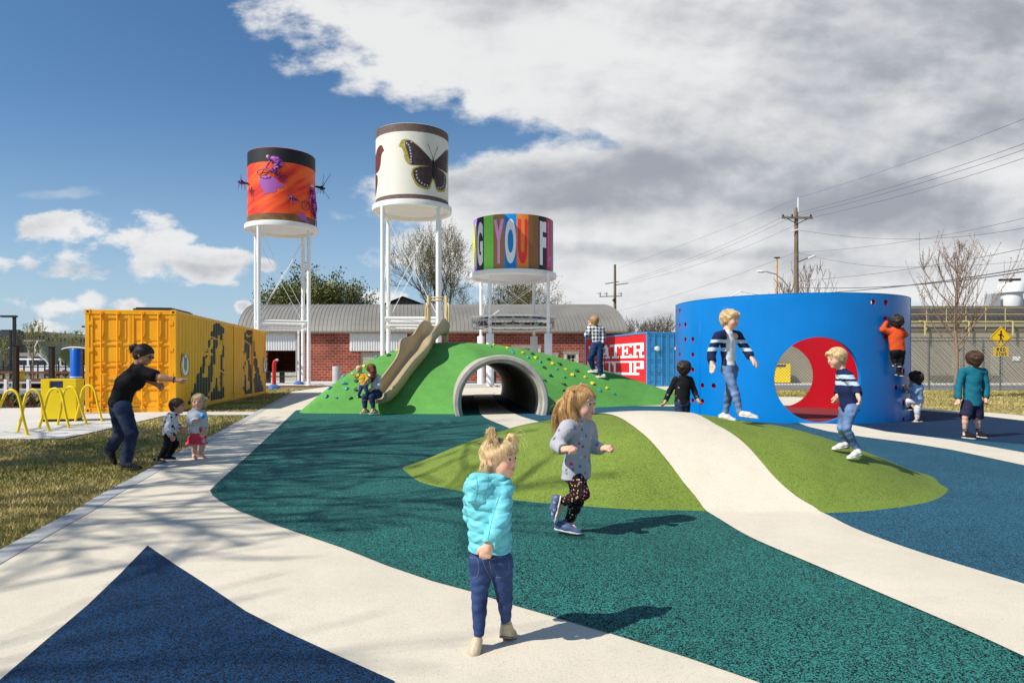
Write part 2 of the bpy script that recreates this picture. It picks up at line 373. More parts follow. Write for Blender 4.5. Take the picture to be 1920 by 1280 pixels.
def terr(x, y): return np.maximum(h_ol(x, y), h_gr(x, y))
def hit(px, py, z0=3.0, z1=60.0):
    zs = np.linspace(z0, z1, 6000); x = (px-960)/1280*zs; z = CAMH+(684-py)/1280*zs
    d = z-terr(x, zs); i = np.where(d < 0)[0]
    if len(i) == 0: return None
    i = i[0]; t = d[i-1]/(d[i-1]-d[i]); Z = zs[i-1]+t*(zs[i]-zs[i-1]); return Vector(((px-960)/1280*Z, Z, float(terr(np.array((px-960)/1280*Z), np.array(Z)))))
def mound(name, c, ang, rad, hf, m, nr=70, na=300, keep=None, z=.006):
    th = np.linspace(-math.pi, math.pi, na, endpoint=False); R = np.interp(th, ang, rad, period=2*math.pi)
    V_ = [(c[0], c[1], float(hf(np.array(c[0]), np.array(c[1])))+z)]; F = []
    for i in range(1, nr+1):
        q = i/nr; x = c[0]+R*q*np.cos(th); y = c[1]+R*q*np.sin(th); h = hf(x, y) if i < nr else x*0
        V_ += list(zip(x, y, h+z))
    for j in range(na): F.append((0, 1+j, 1+(j+1) % na))
    for i in range(nr-1):
        o = 1+i*na
        for j in range(na): F.append((o+j, o+na+j, o+na+(j+1) % na, o+(j+1) % na))
    if keep: F = [f for f in F if keep(sum(V_[i][0] for i in f)/len(f), sum(V_[i][1] for i in f)/len(f), sum(V_[i][2] for i in f)/len(f))]
    mb = MB(); mb.add(V_, F); return mb.build(name, m, smooth=True)
struct(mound('low_mound', OC, oa, orr, h_ol, OLIVE))
# tunnel pipe axis
T0, T1 = Vector((-.26, 16.75, .33)), Vector((-1.40, 28.2, .33)); TR, TI = 1.17, .98
tdir = (T1-T0).normalized()
def in_pipe(x, y, z):
    p = Vector((x, y, z))-T0; a = p.dot(tdir)
    return not (-.3 < a < (T1-T0).length+.2 and (p-tdir*a).length < TR-.05)
struct(mound('green_mound', GC, ga, gr, h_gr, GREEN, 110, 420, in_pipe))
# rubber fields
teal_poly = [g2(556, 769), (-5.2, 19), (-3, 24), (-1.5, 28.5), (-1.0, 28.5), (-.3, 17), (.25, 14), (.5, 11), (.9, 8), (1.75, 6.6), (1.85, 5.7), (2.0, 5), (2.35, 3.6), (2.7, 2.0), (1.2, 2.0)]+[tuple(p) for p in teal_left[::-1]]
sheet('teal_surfacing', teal_poly, .008, TEAL)
stripe_top = [g2(*p) for p in [(1491, 791.5), (1601, 798), (1660, 810), (1723, 818), (1786, 826), (1920, 850)]]+[(11.5, 7.5)]
stripe_bot = [g2(*p) for p in [(1491, 791.7), (1516, 801), (1554, 810), (1617, 820), (1702, 831), (1786, 845), (1920, 874)]]+[(11.5, 5.6)]
blue_poly = [(-.9, 28.5), (-.2, 17), (.35, 14), (.6, 11), (1.0, 8), (1.9, 6.6), (2.0, 5.7), (2.15, 5), (2.45, 3.6), (2.8, 2.0), (11.2, 2.0), (11.5, 6.5), (9.5, 8.5), (6.2, 13.6), (5.5, 17), (5.4, 20.5), (2, 21), (.5, 28.5)]
sheet('blue_surfacing', blue_poly, .009, BLUE)
navy_poly = [(5.0, 20.2), (8.4, 20.2), (10, 19.6), (11.2, 18.8), (11.5, 17.4), (11.4, 15), (11.5, 6.4), (9.5, 8.4), (6.2, 13.5), (5.4, 17)]
sheet('navy_surfacing', navy_poly, .0115, NAVY)
sheet('white_band', stripe_top+stripe_bot[::-1], .016, CREAM)
tri = [g2(*p) for p in [(276.6, 1024.5), (225, 1078), (164, 1137), (84, 1205), (0, 1277.6)]]+[(-2.1, 2.1), (-.3, 2.1)]+[g2(*p) for p in [(739, 1280), (640, 1235), (539, 1188.6), (462, 1149), (389, 1099.5), (328, 1060)]]
sheet('navy_wedge', tri, .010, NAVY)
# winding cream path: out of the tunnel, over the mound, to the front right
SL = [(-1.55, 30.5), (-1.5, 27), (-1.05, 21), (-.72, 16.6), (-.02, 13.2), (.45, 10.6), (.70, 9.0)]; SR = [(-.75, 30.5), (-.75, 27), (-.35, 21), (.12, 17), (.66, 14.6), (1.3, 11.8), (1.80, 9.6), (2.0, 8.4)]
SL += [tuple(hit(*p)[:2]) for p in S_left_px[1:]]+[(2.3, 2.0)]
SR += [tuple(hit(*p)[:2]) for p in S_right_px[1:]]+[(3.1, 3.2), (3.3, 2.4), (3.4, 2.0)]
A = resample(smooth_open(SL, 6), 400); B = resample(smooth_open(SR, 6), 400); M_ = 24
V_ = []; F_ = []
for i in range(400):
    for j in range(M_+1):
        t = j/M_; x, y = A[i]*(1-t)+B[i]*t; V_.append((x, y, .016+float(h_ol(x, y))))
for i in range(399):
    for j in range(M_): a = i*(M_+1)+j; F_.append((a, a+1, a+M_+2, a+M_+1))
o = npmesh('winding_path', V_, F_, CREAM, smooth=True); struct(o)
if o.data.polygons[0].normal.z < 0: o.data.flip_normals()
# concrete pad by the bicycle hoops, cross walk
sheet('paved_pad', [(-30, 11.5), (-8.6, 11.5), (-7.6, 11.5), (-7.73, 12.35), (-7.98, 13.8), (-8.35, 15.7), (-8.6, 17.0), (-6.4, 17.0), (-6.6, 18.15), (-9.4, 18.15), (-11.5, 18.2), (-12.4, 21.2), (-14.3, 19.8), (-30, 17)], .006, CONC)
sheet('street', [(-200, 24), (-14, 24), (-14, 60), (-200, 60)], .002, ASPH)
sheet('far_paving', [(-30, 42), (60, 42), (60, 53), (-30, 53)], .010, CONC)
sheet('splash_pad_paint', [(-17, 40.5), (-8, 40.5), (-8, 42.0), (-17, 42.0)], .014, mat('faded_red_paving', lin(214, 160, 150), .8, .1))
# lawns with blades of grass
lawn_poly = [(-30, 2.0)]+lawn_edge+[(-11, 36), (-40, 36)]
pad_poly = [(-30, 11.4), (-8.6, 11.4), (-7.5, 11.5), (-7.65, 12.35), (-7.9, 13.8), (-8.3, 15.7), (-8.5, 16.95), (-5, 16.95), (-5, 18.2), (-12.4, 18.3), (-12.4, 21.2), (-30, 40)]
sheet('lawn_left', lawn_poly, -.012, LAWN)
sheet('lawn_right', [(10.9, 27), (60, 27), (60, 5), (13.6, 5), (12.9, 12), (12.7, 16), (12.57, 17.66), (12, 18.6), (11.77, 19.75), (11.4, 23)], .0, LAWN)
sheet('lawn_back', [(6, 26.8), (60, 26.8), (60, 33), (6, 33)], .012, LAWN)
sheet('road', [(12, 34), (200, 34), (200, 42), (12, 42)], .02, ASPH)
GRASS = [mat('grass_straw', lin(196, 176, 110), .8), mat('grass_green', lin(128, 130, 58), .8), mat('grass_olive', lin(160, 148, 82), .8)]
def grass(name, poly, excl, n, hmin, hmax, seed, wscale, label):
    rg = np.random.default_rng(seed); xs = [p[0] for p in poly]; ys = [p[1] for p in poly]
    x0, x1, y0, y1 = max(min(xs), -30), min(max(xs), 34), min(ys), min(max(ys), 36)
    t = rg.random(n); y = y0*(y1/y0)**t                       # denser towards the camera
    x = rg.uniform(-.80, .80, n)*y; ok = inpoly(x, y, poly) & (x > x0) & (x < x1)
    for e in excl: ok &= ~inpoly(x, y, e)
    x, y = x[ok], y[ok]; n = len(x); h = rg.uniform(hmin, hmax, n)*(1+.02*y); w = (.0022+.0007*y)*wscale; a = rg.uniform(0, 6.28, n); l = rg.normal(0, 1, (n, 2))*h[:, None]*.7
    V_ = np.zeros((n, 3, 3)); V_[:, 0] = np.c_[x-w*np.cos(a), y-w*np.sin(a), np.full(n, -.012)]; V_[:, 1] = np.c_[x+w*np.cos(a), y+w*np.sin(a), np.full(n, -.012)]; V_[:, 2] = np.c_[x+l[:, 0], y+l[:, 1], h]
    pn = np.sin(x*1.9+np.sin(y*1.3)*1.5)+np.sin(y*2.3+x*.7)+rg.normal(0, 1.1, n); mi = np.where(pn > .9, 1, np.where(pn < -.5, 0, 2))
    o = npmesh(name, V_.reshape(-1, 3), np.arange(n*3).reshape(-1, 3), GRASS, midx=mi); tag(o, label, 'grass', kind='stuff')
grass('grass', lawn_poly, [pad_poly], 430000, .012, .036, 1, .85, 'short dry brown and green grass beside the pale path on the left')
grass('grass', [(11.0, 26.7), (60, 26.7), (60, 7), (13.4, 7), (12.9, 12), (12.7, 16), (12.57, 17.66), (12, 18.6), (11.77, 19.75), (11.4, 23)], [], 90000, .02, .05, 2, 1.2, 'dry tan grass strip behind the blue cylinder on the right')
grass('grass', [(6, 26.8), (60, 26.8), (60, 32.6), (6, 32.6)], [], 60000, .03, .06, 3, 1.4, 'dry tan grass in front of the chain link fence')
# ------------------------------------------------------------ tunnel, slide, holds, blue drum
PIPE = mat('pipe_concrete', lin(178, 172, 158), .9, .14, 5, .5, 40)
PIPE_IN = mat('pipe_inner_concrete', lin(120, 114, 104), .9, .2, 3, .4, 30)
def make_tunnel():
    t = thing('concrete_tunnel', 'round grey concrete pipe tunnel running through the green mound', 'tunnel', T0)
    n = 72; Ld = (T1-T0).length; sx = tdir.cross(Vector((0, 0, 1))).normalized()
    def ring(a, r): return [tdir*a+sx*r*math.cos(q)+Vector((0, 0, 1))*r*math.sin(q) for q in [2*math.pi*j/n for j in range(n)]]
    mb = MB(); prof = [(.9, TI), (.12, TI), (.12, TI+.055), (.02, TI+.07), (0, TI+.085), (0, TR-.025), (.025, TR), (.6, TR), (Ld-.6, TR), (Ld, TR), (Ld, TI), (Ld-.9, TI)]
    vs = []; fs = []
    for a, r in prof: vs += ring(a, r)
    for i in range(len(prof)-1):
        for j in range(n): fs.append((i*n+j, i*n+(j+1) % n, (i+1)*n+(j+1) % n, (i+1)*n+j))
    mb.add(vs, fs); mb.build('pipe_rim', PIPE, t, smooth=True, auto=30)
    mb = MB(); vs = []; fs = []; st = list(np.linspace(.9, Ld-.9, 9)); prof = []
    for k, a in enumerate(st):
        prof.append((a, TI)); 
        if 0 < k < 8: prof += [(a+.02, TI+.03), (a+.05, TI+.03), (a+.07, TI)]
    for a, r in prof: vs += ring(a, r)
    for i in range(len(prof)-1):
        for j in range(n): fs.append((i*n+j, (i+1)*n+j, (i+1)*n+(j+1) % n, i*n+(j+1) % n))
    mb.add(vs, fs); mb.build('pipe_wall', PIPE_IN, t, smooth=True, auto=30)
make_tunnel()
# --- slide
TAN = mat('tan_plastic', lin(176, 158, 120), .42, .05, 8, .05, 90)
TANP = mat('tan_post_paint', lin(214, 190, 140), .45, .04, 8)
def make_slide():
    t = thing('playground_slide', 'tan moulded slide running down the left face of the green mound', 'slide', (0, 0, 0))
    px = [(826, 624, 21.9, .33), (816, 622, 21.5, .33), (806, 629, 21.1, .33), (794, 645, 20.6, .33), (783, 662, 20.15, .35), (772, 677, 19.7, .33), (756, 698, 19.1, .31), (740, 720, 18.5, .31), (727, 737, 18.0, .31), (716, 746, 17.6, .31), (704, 749, 17.3, .31)]
    pts = []
    for i, (a, b, c, w) in enumerate(px):
        off = [.55, .50, .30, .17, .17, .17, .17, .17, .2, .3, .38][i]; zs = np.linspace(16.5, 24, 1500); x = (a-960)/1280*zs; z = CAMH+(684-b)/1280*zs
        k = np.where(z < terr(x, zs)+off)[0]; Z = zs[k[0]] if len(k) and i > 1 else c
        if i > 1: Z = min(Z, c+.6)
        pts.append((*P(a, b, Z), w*.8, i))
    pts = smooth_open(pts, 7); mb = MB(); vs = []; nP = len(pts)
    for i, p in enumerate(pts):
        a = Vector(pts[max(i-1, 0)][:3]); b = Vector(pts[min(i+1, nP-1)][:3]); d = (b-a).normalized(); s = d.cross(Vector((0, 0, 1))).normalized(); u = s.cross(d)
        k = p[4]; w = p[3]
        hR = .26+.20*math.exp(-((k-4.2)/.8)**2)+.12*math.exp(-((k-1.6)/.9)**2)-.10*max(0, (k-8.5)/1.5)-(.05 if k < .5 else 0)
        hL = .26+.16*math.exp(-((k-3.6)/.8)**2)+.18*math.exp(-((k-1.2)/.9)**2)-.10*max(0, (k-8.5)/1.5)
        wl = w*(1+.35*math.exp(-((k-4.2)/.8)**2)); c = Vector(p[:3])
        prof = [(-wl-.07, hL-.05), (-wl-.05, hL), (-wl, hL+.015), (-wl+.03, hL-.03), (-w*.92, .09), (-w*.72, .02), (-w*.3, 0), (w*.3, 0), (w*.72, .02), (w*.92, .09), (wl-.03, hR-.03), (wl, hR+.015), (wl+.05, hR), (wl+.07, hR-.05),
                (w*1.08, -.03), (w*.75, -.09), (-w*.75, -.09), (-w*1.08, -.03)]
        vs += [c+s*q[0]+u*q[1] for q in prof]
    m = 18; fs = [(i*m+j, i*m+(j+1) % m, (i+1)*m+(j+1) % m, (i+1)*m+j) for i in range(nP-1) for j in range(m)]
    fs += [tuple(range(m-1, -1, -1)), tuple((nP-1)*m+j for j in range(m))]
    mb.add(vs, fs); o = mb.build('chute', TAN, t, smooth=True, auto=50)
    # entrance frame
    for x in (804, 837):
        Z = 21.9; a = P(x, 560, Z); g = terr(np.array(a.x), np.array(Z))
        MB().cyl((a.x, Z, float(g)-.1), (a.x, Z, P(x, 554, Z).z), .062, 14).build('post', TANP, t, smooth=True, auto=40)
        c = P(x+(-4 if x < 820 else 3), 590, Z-.12); lp = []
        for q in range(28):
            an = 2*math.pi*q/28; lp.append(c+Vector((.045*math.cos(an), -.09*math.cos(an), .36*math.sin(an)+(.0))))
        MB().tube(lp, .028, 8, loop=True).build('handle', TANP, t, smooth=True)
    for y in (557.5, 563): MB().cyl(P(804, y, 21.9), P(837, y, 21.9), .025, 8).build('crossbar', TANP, t, smooth=True)
make_slide()
# --- climbing holds
def hold_mesh(seed, m):
    r = random.Random(seed); mb = MB(); mb.ell((0, 0, 0), (.085, .07, .06), 9)
    ph = [r.uniform(0, 6) for _ in range(4)]; mb.v = [tuple(Vector(v)*(1+.18*math.sin(5*v[0]*20+ph[0])+.14*math.sin(v[1]*60+ph[1]))+Vector((0, 0, .02))) for v in mb.v]
    o = mb.build('climbing_hold', m, smooth=True, auto=35); return o
HM = {'yellow': mat('hold_yellow', lin(232, 200, 30), .5), 'teal': mat('hold_teal', lin(60, 150, 165), .5), 'green': mat('hold_green', lin(28, 86, 48), .5)}
HP = {c: [hold_mesh(i*7+k, HM[c]) for k in range(3)] for i, c in enumerate(HM)}
used = {}
holds = {'yellow': [(926, 643), (951, 653), (980, 662), (1004.5, 671), (1035.6, 682), (1061, 692.7), (1073, 703.5), (1097, 707.6), (1110.7, 719.7), (1138, 728), (744, 656), (683, 687)],
 'teal': [(921, 650.7), (959, 659), (989, 670.6), (1013, 679), (1043.7, 692), (1058, 707.6), (1090, 719.7), (1124, 732.5), (1151, 739), (619, 729), (598, 740.7), (612.7, 743.6), (646.7, 719.7), (650, 729), (630.5, 746), (588, 738), (644, 706), (706, 671), (736, 660), (754, 653), (961, 662)],
 'green': [(998, 664), (1028, 674), (1049, 683), (1081.7, 696), (1020, 689.7), (1032, 705), (1021, 714), (1057, 721), (1057, 733), (741, 677), (728.6, 667), (658, 747), (669, 731), (668, 715), (690, 692), (606, 733)]}
hl = {c: [] for c in holds}
for c, lst in holds.items():
    for i, (px, py) in enumerate(lst):
        p = hit(px, py, 16)
        k = 0
        while p is None and k < 12: k += 1; p = hit(px, py+k, 16)
        if p is None or p.y > 27: continue
        src = HP[c][i % 3]; key = (c, i % 3)
        if key in used: o = src.copy(); C.objects.link(o)
        else: o = src; used[key] = 1
        e = .02; x, y = p.x, p.y; f = lambda a, b: float(terr(np.array(a), np.array(b)))
        n = Vector((-(f(x+e, y)-f(x-e, y))/(2*e), -(f(x, y+e)-f(x, y-e))/(2*e), 1)).normalized()
        o.location = p; o.rotation_euler = (Matrix.Rotation(0, 4, 'Z')).to_euler(); q = n.to_track_quat('Z', 'Y'); o.rotation_euler = (q.to_matrix().to_4x4() @ Matrix.Rotation(rnd.uniform(0, 6), 4, 'Z')).to_euler()
        s = rnd.uniform(.6, .92); o.scale = (s, s, s)
        sidew = 'left of the slide' if px < 800 else 'right of the tunnel'
        rk = sorted([q for q in lst if (q[0] < 800) == (px < 800)], reverse=px < 800).index((px, py))
        rk = ['first', 'second', 'third', 'fourth', 'fifth', 'sixth', 'seventh', 'eighth', 'ninth', 'tenth', 'eleventh', 'twelfth', 'thirteenth', 'fourteenth'][rk]; sd = 'left from the slide' if px < 800 else 'right from the tunnel'
        nm = {'yellow': 'bright yellow', 'teal': 'blue-green', 'green': 'dark green'}[c]
        tag(o, f'{nm} climbing hold, {rk} of its colour going {sd}', 'climbing hold', f'{nm} climbing holds {sidew}')
# --- blue drum with round openings
BL = mat('blue_gloss_paint', lin(0, 122, 198), .3, .06, 1.6, .12, 1.3, spec=.3, coat=.08, bdist=.05); RED = mat('red_gloss_paint', lin(176, 10, 28), .35, .03, .8)
REDF = mat('dark_red_floor', lin(120, 34, 40), .8, .1, 3, .3, 90)
CC = Vector((6.87, 17.1, 0)); CR = 2.70; CH = 2.76; CT = .09
def cyl_hit(px, py, far=False):
    k = (px-960)/1280; a = 1+k*k; b = -2*(k*CC.x+CC.y); c = CC.x**2+CC.y**2-CR**2; D = max(b*b-4*a*c, 0); Z = (-b+(1 if far else -1)*math.sqrt(D))/(2*a)
    return math.atan2(k*Z-CC.x, -(Z-CC.y)), CAMH+(684-py)/1280*Z      # angle 0 = towards the camera, + = right
def make_drum():
    t = thing('climbing_drum', 'large blue painted steel cylinder with round openings, red inside', 'play structure', CC)
    big = []; th, z = cyl_hit(1536, 711); big.append((th, z-.005, .90)); 
    tb, zb = cyl_hit(1462, 703.7, True); big.append((tb, .95, .90))
    small = [(1268, 584), (1274.7, 582.6), (1268, 610), (1274.7, 610), (1285, 608.6), (1285, 636.5), (1299, 636), (1274.7, 665), (1299, 664.8), (1299, 693), (1317, 722.6), (1338, 723), (1299, 750.5), (1317, 752),
             (1637, 566.5), (1661, 567), (1660, 598), (1660, 632), (1678.5, 664), (1694.5, 695), (1694, 725), (1680, 727), (1694, 755.6), (1694, 787)]
    hs = [(*cyl_hit(*p), .062) for p in small]
    loops = []
    for th, z, r in big+hs:
        n = 64 if r > .5 else 14; loops.append([((th+math.cos(a)*r/CR)*CR, max(z+math.sin(a)*r, .012), ) for a in [2*math.pi*j/n for j in range(n)]])
    w = math.pi*CR*.9999; out = []
    for k in range(61): out.append((-w+2*w*k/60, 0))
    for k in range(61): out.append((w-2*w*k/60, CH))
    V2, F = cdt(out, loops, .09)
    def put(R, flip):
        mb = MB(); mb.add([(R*math.sin(v[0]/CR), -R*math.cos(v[0]/CR), v[1]) for v in V2], [tuple(f[::-1]) if flip else tuple(f) for f in F]); return mb
    put(CR-CT, True).build('inner_wall', RED, t, smooth=True)
    mb = put(CR, False)
    for li, lp in enumerate(loops):
        mb.cur = 1 if li >= 2 else 0
        n = len(lp); vs = []
        for R in (CR, CR-CT): vs += [(R*math.sin(a/CR), -R*math.cos(a/CR), b) for a, b in lp]
        mb.add(vs, [(i, (i+1) % n, n+(i+1) % n, n+i) for i in range(n)])
    o = mb.build('outer_wall', [BL, RED], t, smooth=True)
    bm = bmesh.new(); bm.from_mesh(o.data); bmesh.ops.remove_doubles(bm, verts=bm.verts, dist=1e-4); bm.to_mesh(o.data); bm.free(); o.data.set_sharp_from_angle(angle=R_(40))
    MB().lathe([(CR, CH), (CR+.004, CH+.02), (CR-CT-.004, CH+.02), (CR-CT, CH)], 120).build('top_rim', BL, t)
    for th in (-1.15, -.05+1.0, 2.2, -2.4):
        m = MB(); m.tube([((CR+.001)*math.sin(th), -(CR+.001)*math.cos(th), .02), ((CR+.001)*math.sin(th), -(CR+.001)*math.cos(th), CH-.01)], .006, 6); m.build('weld_seam', BL, t, smooth=True)
    MB().lathe([(0.001, .05), (CR-CT-.01, .05), (CR-CT-.01, .0)], 64).build('floor', REDF, t)
make_drum()
# ------------------------------------------------------------ water tower sculptures
WHITE = mat('white_steel_paint', lin(236, 236, 232), .4, .03, 2); WSHADE = mat('white_soffit', lin(226, 226, 220), .6, .03, 3)
def wrap(mb, pts, R, h0, holes=[], step=.16):
    """polygon pts (angle in radians to the right of the camera-facing line, height) onto a cylinder of radius R"""
    out = [(a*R, z) for a, z in pts]; V2, F = cdt(out, [[(a*R, z) for a, z in h] for h in holes], step)
    vs = [(R*math.sin(v[0]/R), -R*math.cos(v[0]/R), v[1]+h0) for v in V2]
    # orient outward
    fo = []
    for f in F:
        a, b, c = [Vector(V2[i]) for i in f[:3]]; ar = (b-a).cross(c-a); fo.append(tuple(f) if ar > 0 else tuple(f[::-1]))
    mb.add(vs, fo); return mb
def letter_bm(ch, width, height):
    cu = bpy.data.curves.new('glyph', 'FONT'); cu.body = ch; cu.resolution_u = 6; cu.offset = .05; cu.align_x = 'LEFT'
    o = bpy.data.objects.new('glyph', cu); C.objects.link(o); dg = bpy.context.evaluated_depsgraph_get(); me = bpy.data.meshes.new_from_object(o.evaluated_get(dg))
    bpy.data.objects.remove(o); v = np.array([q.co[:2] for q in me.vertices]); F = [tuple(p.vertices) for p in me.polygons]; bpy.data.meshes.remove(me); bpy.data.curves.remove(cu)
    lo, hi = v.min(0), v.max(0); v = (v-lo)/(hi-lo)*np.array([width, height])-np.array([width/2, 0]); return v, F
def tower(name, label, cx, cz, R, z0, z1, legs, legr, bz, pr):
    t = thing(name, label, 'water tower', (cx, cz, 0), 0, 'white legged water towers')
    w = math.atan2(cx, cz); t.rotation_euler = (0, 0, -w+(R_(5) if cx < -10 else R_(-4) if cx < -3 else w))        # local -y faces the camera
    MB().lathe([(0.001, z0-.16), (pr-.32, z0-.16), (pr-.30, z0-.34), (pr-.1, z0-.36), (pr, z0-.30), (pr+.02, z0-.12), (pr, z0-.02), (R, z0), (0.001, z0)], 72).build('platform', WHITE, t, smooth=True, auto=35)
    for (x, y) in legs:
        m = MB(); m.cyl((x, y, 0), (x, y, z0-.2), legr, 16); m.cyl((x, y, 0), (x, y, .05), legr*1.8, 16); m.build('leg', WHITE, t, smooth=True, auto=40)
    n = len(legs)
    for i in range(n):
        a, b = legs[i], legs[(i+1) % n]; m = MB(); m.cyl((*a, bz), (*b, bz), .085, 10); m.cyl((*a, bz-.38), (*b, bz-.38), .05, 8)
        m.build('ring_beam', WHITE, t, smooth=True, auto=40)
        for p, q in ((a, b), (b, a)):
            MB().cyl((*p, bz+.1), (*q, z0-.45), .016, 5).build('tie_rod', WHITE, t)
    return t
def sq(s, cx, cz): return [(-s, -s), (s, -s), (s, s), (-s, s)]
def tank_body(t, R, z0, z1, m, bands=()):
    H = MB(); H.lathe([(R, z0), (R, z1), (R-.02, z1+.02), (R-.06, z1+.02), (R-.06, z1-.3), (0.001, z1-.3)], 96); return H.build('tank', m, t, smooth=True, auto=40)
def blobpoly(c, r, n=14, seed=1, sx=1, sz=1, j=.25):
    rr = random.Random(seed); pts = [(c[0]+math.cos(a)*r*sx*(1+rr.uniform(-j, j)), c[1]+math.sin(a)*r*sz*(1+rr.uniform(-j, j))) for a in [2*math.pi*k/n for k in range(n)]]; return smooth_closed(pts, 4)
# tower one: orange tank with riders and insects
def tower_orange():
    cx, cz, R, z0, z1 = -14.16, 42.0, 1.98, 9.74, 14.0
    t = tower('water_tower', 'white water tower whose orange tank carries purple cyclists and a black top band', cx, cz, R, z0, z1, sq(1.42, cx, cz), .115, 3.85, 2.15)
    m = bpy.data.materials.new('orange_streak_paint'); m.use_nodes = True; nt = m.node_tree; N = nt.nodes; L = nt.links; b = N['Principled BSDF']
    tc = N.new('ShaderNodeTexCoord'); mp = N.new('ShaderNodeMapping'); mp.vector_type = 'TEXTURE'; mp.inputs['Rotation'].default_value = (0, R_(-33), 0); mp.inputs['Scale'].default_value = (4, 4, .6); L.new(tc.outputs['Object'], mp.inputs[0])
    no = N.new('ShaderNodeTexNoise'); no.inputs['Scale'].default_value = 1.3; no.inputs['Detail'].default_value = 4; L.new(mp.outputs[0], no.inputs[0])
    r = N.new('ShaderNodeValToRGB'); L.new(no.outputs[0], r.inputs[0]); e = r.color_ramp.elements; e[0].position = .40; e[0].color = (*lin(212, 36, 6), 1); e[1].position = .60; e[1].color = (*lin(252, 98, 18), 1); q = r.color_ramp.elements.new(.5); q.color = (*lin(244, 70, 12), 1)
    L.new(r.outputs[0], b.inputs[0]); b.inputs['Roughness'].default_value = .5
    tank_body(t, R, z0, z1, m)
    def band(a, bz_, mm, nm): MB().lathe([(R+.006, a), (R+.006, bz_)], 96).build(nm, mm, t, smooth=True)
    BK = mat('black_speckle_paint', lin(18, 16, 18), .6, .5, 40); band(z1-.82, z1, BK, 'top_band'); band(z0, z0+.42, mat('brown_band_paint', lin(120, 84, 40), .6, .35, 3), 'bottom_band')
    PU = mat('purple_paint', lin(164, 84, 168), .5); PD = mat('dark_purple_paint', lin(96, 34, 104), .5); PK = mat('pink_purple_paint', lin(190, 90, 200), .5, col2=lin(70, 12, 80), vs=7, thr=(.45, .55))
    # angle of a photo column
    an = lambda zx: math.asin(max(-.98, min(.98, (zx-497)/297))); zz = lambda zy: 1.25+(684-(220+zy/4.924))/1280*40.3
    pz = lambda lst: [(an(a), zz(b_)) for a, b_ in lst]
    mb = MB(); wrap(mb, pz([(285, 590), (300, 560), (350, 548), (400, 560), (430, 585), (445, 610), (485, 625), (490, 650), (455, 665), (425, 655), (430, 690), (400, 712), (372, 700), (350, 718), (325, 715), (322, 680), (300, 660), (305, 630), (288, 615)]), R+.01, 0)
    mb.build('paint_splash', PU, t, smooth=True)
    mb = MB(); wrap(mb, pz([(600, 880), (630, 862), (680, 880), (690, 920), (760, 950), (785, 990), (740, 985), (690, 950), (640, 930)]), R+.01, 0); mb.build('paint_splash', PU, t, smooth=True)
    # riders stand off the tank a little as relief figures
    def sp(zx, zy, o=.16): a = an(zx); return Vector(((R+o)*math.sin(a), -(R+o)*math.cos(a), zz(zy)))
    def limb(mb, pts, rs, o=.14): mb.tube([sp(a, b_, o) for a, b_ in pts], rs, 8)
    def wheel(mb, zx, zy, rx, ry, o=.12):
        mb.tube([sp(zx+rx*math.cos(q), zy+ry*math.sin(q), o) for q in [2*math.pi*k/20 for k in range(20)]], .022, 6, loop=True)
        for k in range(6): mb.tube([sp(zx, zy, o), sp(zx+rx*math.cos(k), zy+ry*math.sin(k), o)], .006, 3)
    def rider(nm, body, head, arms, legs_, frame, whs):
        f = MB(); limb(f, *body); 
        for a in arms+legs_: limb(f, *a)
        f.build('rider_figure', PK, t, smooth=True)
        h = MB(); h.ell(sp(*head), (.1, .1, .11), 12); h.build('helmet', mat('pale_pink_paint', lin(216, 180, 196), .5), t, smooth=True)
        w_ = MB(); [wheel(w_, *q) for q in whs]; [w_.tube([sp(a, b_, .12) for a, b_ in fr], .02, 6) for fr in frame]; w_.build('bicycle_relief', PD, t, smooth=True)
    rider('rider', ([(385, 395), (415, 400), (450, 430), (470, 465)], [.1, .19, .24, .17]), (368, 388, .2),
          [([(390, 400), (375, 440), (352, 480)], [.07, .05, .04])], [([(465, 470), (415, 490), (440, 540)], [.13, .09, .06]), ([(460, 460), (420, 460), (395, 500), (420, 530)], [.12, .09, .07, .05])],
          [[(322, 522), (350, 480), (390, 510), (440, 560), (480, 572)], [(352, 482), (370, 520), (430, 550), (460, 520)]], [(322, 522, 38, 28), (480, 572, 36, 28)])
    rider('rider', ([(722, 600), (735, 640), (742, 700)], [.08, .16, .13]), (716, 590, .2),
          [([(728, 625), (715, 690), (700, 745)], [.06, .05, .04])], [([(745, 700), (765, 790), (755, 870)], [.12, .09, .07]), ([(742, 700), (742, 800), (765, 880)], [.1, .08, .06])],
          [[(668, 795), (690, 745), (730, 810), (765, 920)], [(690, 745), (705, 790), (750, 880)]], [(668, 795, 34, 42), (765, 925, 14, 40)])
    # winged insects fixed on rods
    def insect(c, d, s, mm, nm='insect_sculpture'):
        k = MB(); c = Vector(c); d = Vector(d).normalized(); _, sx, sz = frame_of(d)
        k.ell(c, (.12*s, .12*s, .16*s), 9); k.ell(c+d*.16*s, (.08*s, .08*s, .08*s), 8); k.tube([c-d*.1*s, c-d*.36*s, c-d*.5*s-sz*.1*s], [.09*s, .07*s, .02*s], 8)
        for q in (-1, 1):
            for u_ in (.75, .3):
                tip = c+sx*q*(.20+.25*u_)*s+sz*.62*s*(u_-.1)+d*.1*s; base = c+sx*q*.05*s; md = (base+tip)/2; wv = (tip-base).cross(d).normalized()*.07*s
                k.add([base+wv*.3, md+wv, tip, md-wv, base-wv*.3, md+d*.012], [(0, 1, 5), (1, 2, 5), (2, 3, 5), (3, 4, 5), (4, 0, 5)]); k.tube([base, tip], .012*s, 5)
            for j in range(3): k.tube([c+d*(.08-.1*j)*s, c+sx*q*.2*s-sz*.1*s+d*(.12-.15*j)*s, c+sx*q*.26*s-sz*.36*s+d*(.16-.2*j)*s], .012*s, 4)
        return k.build(nm, mm, t)
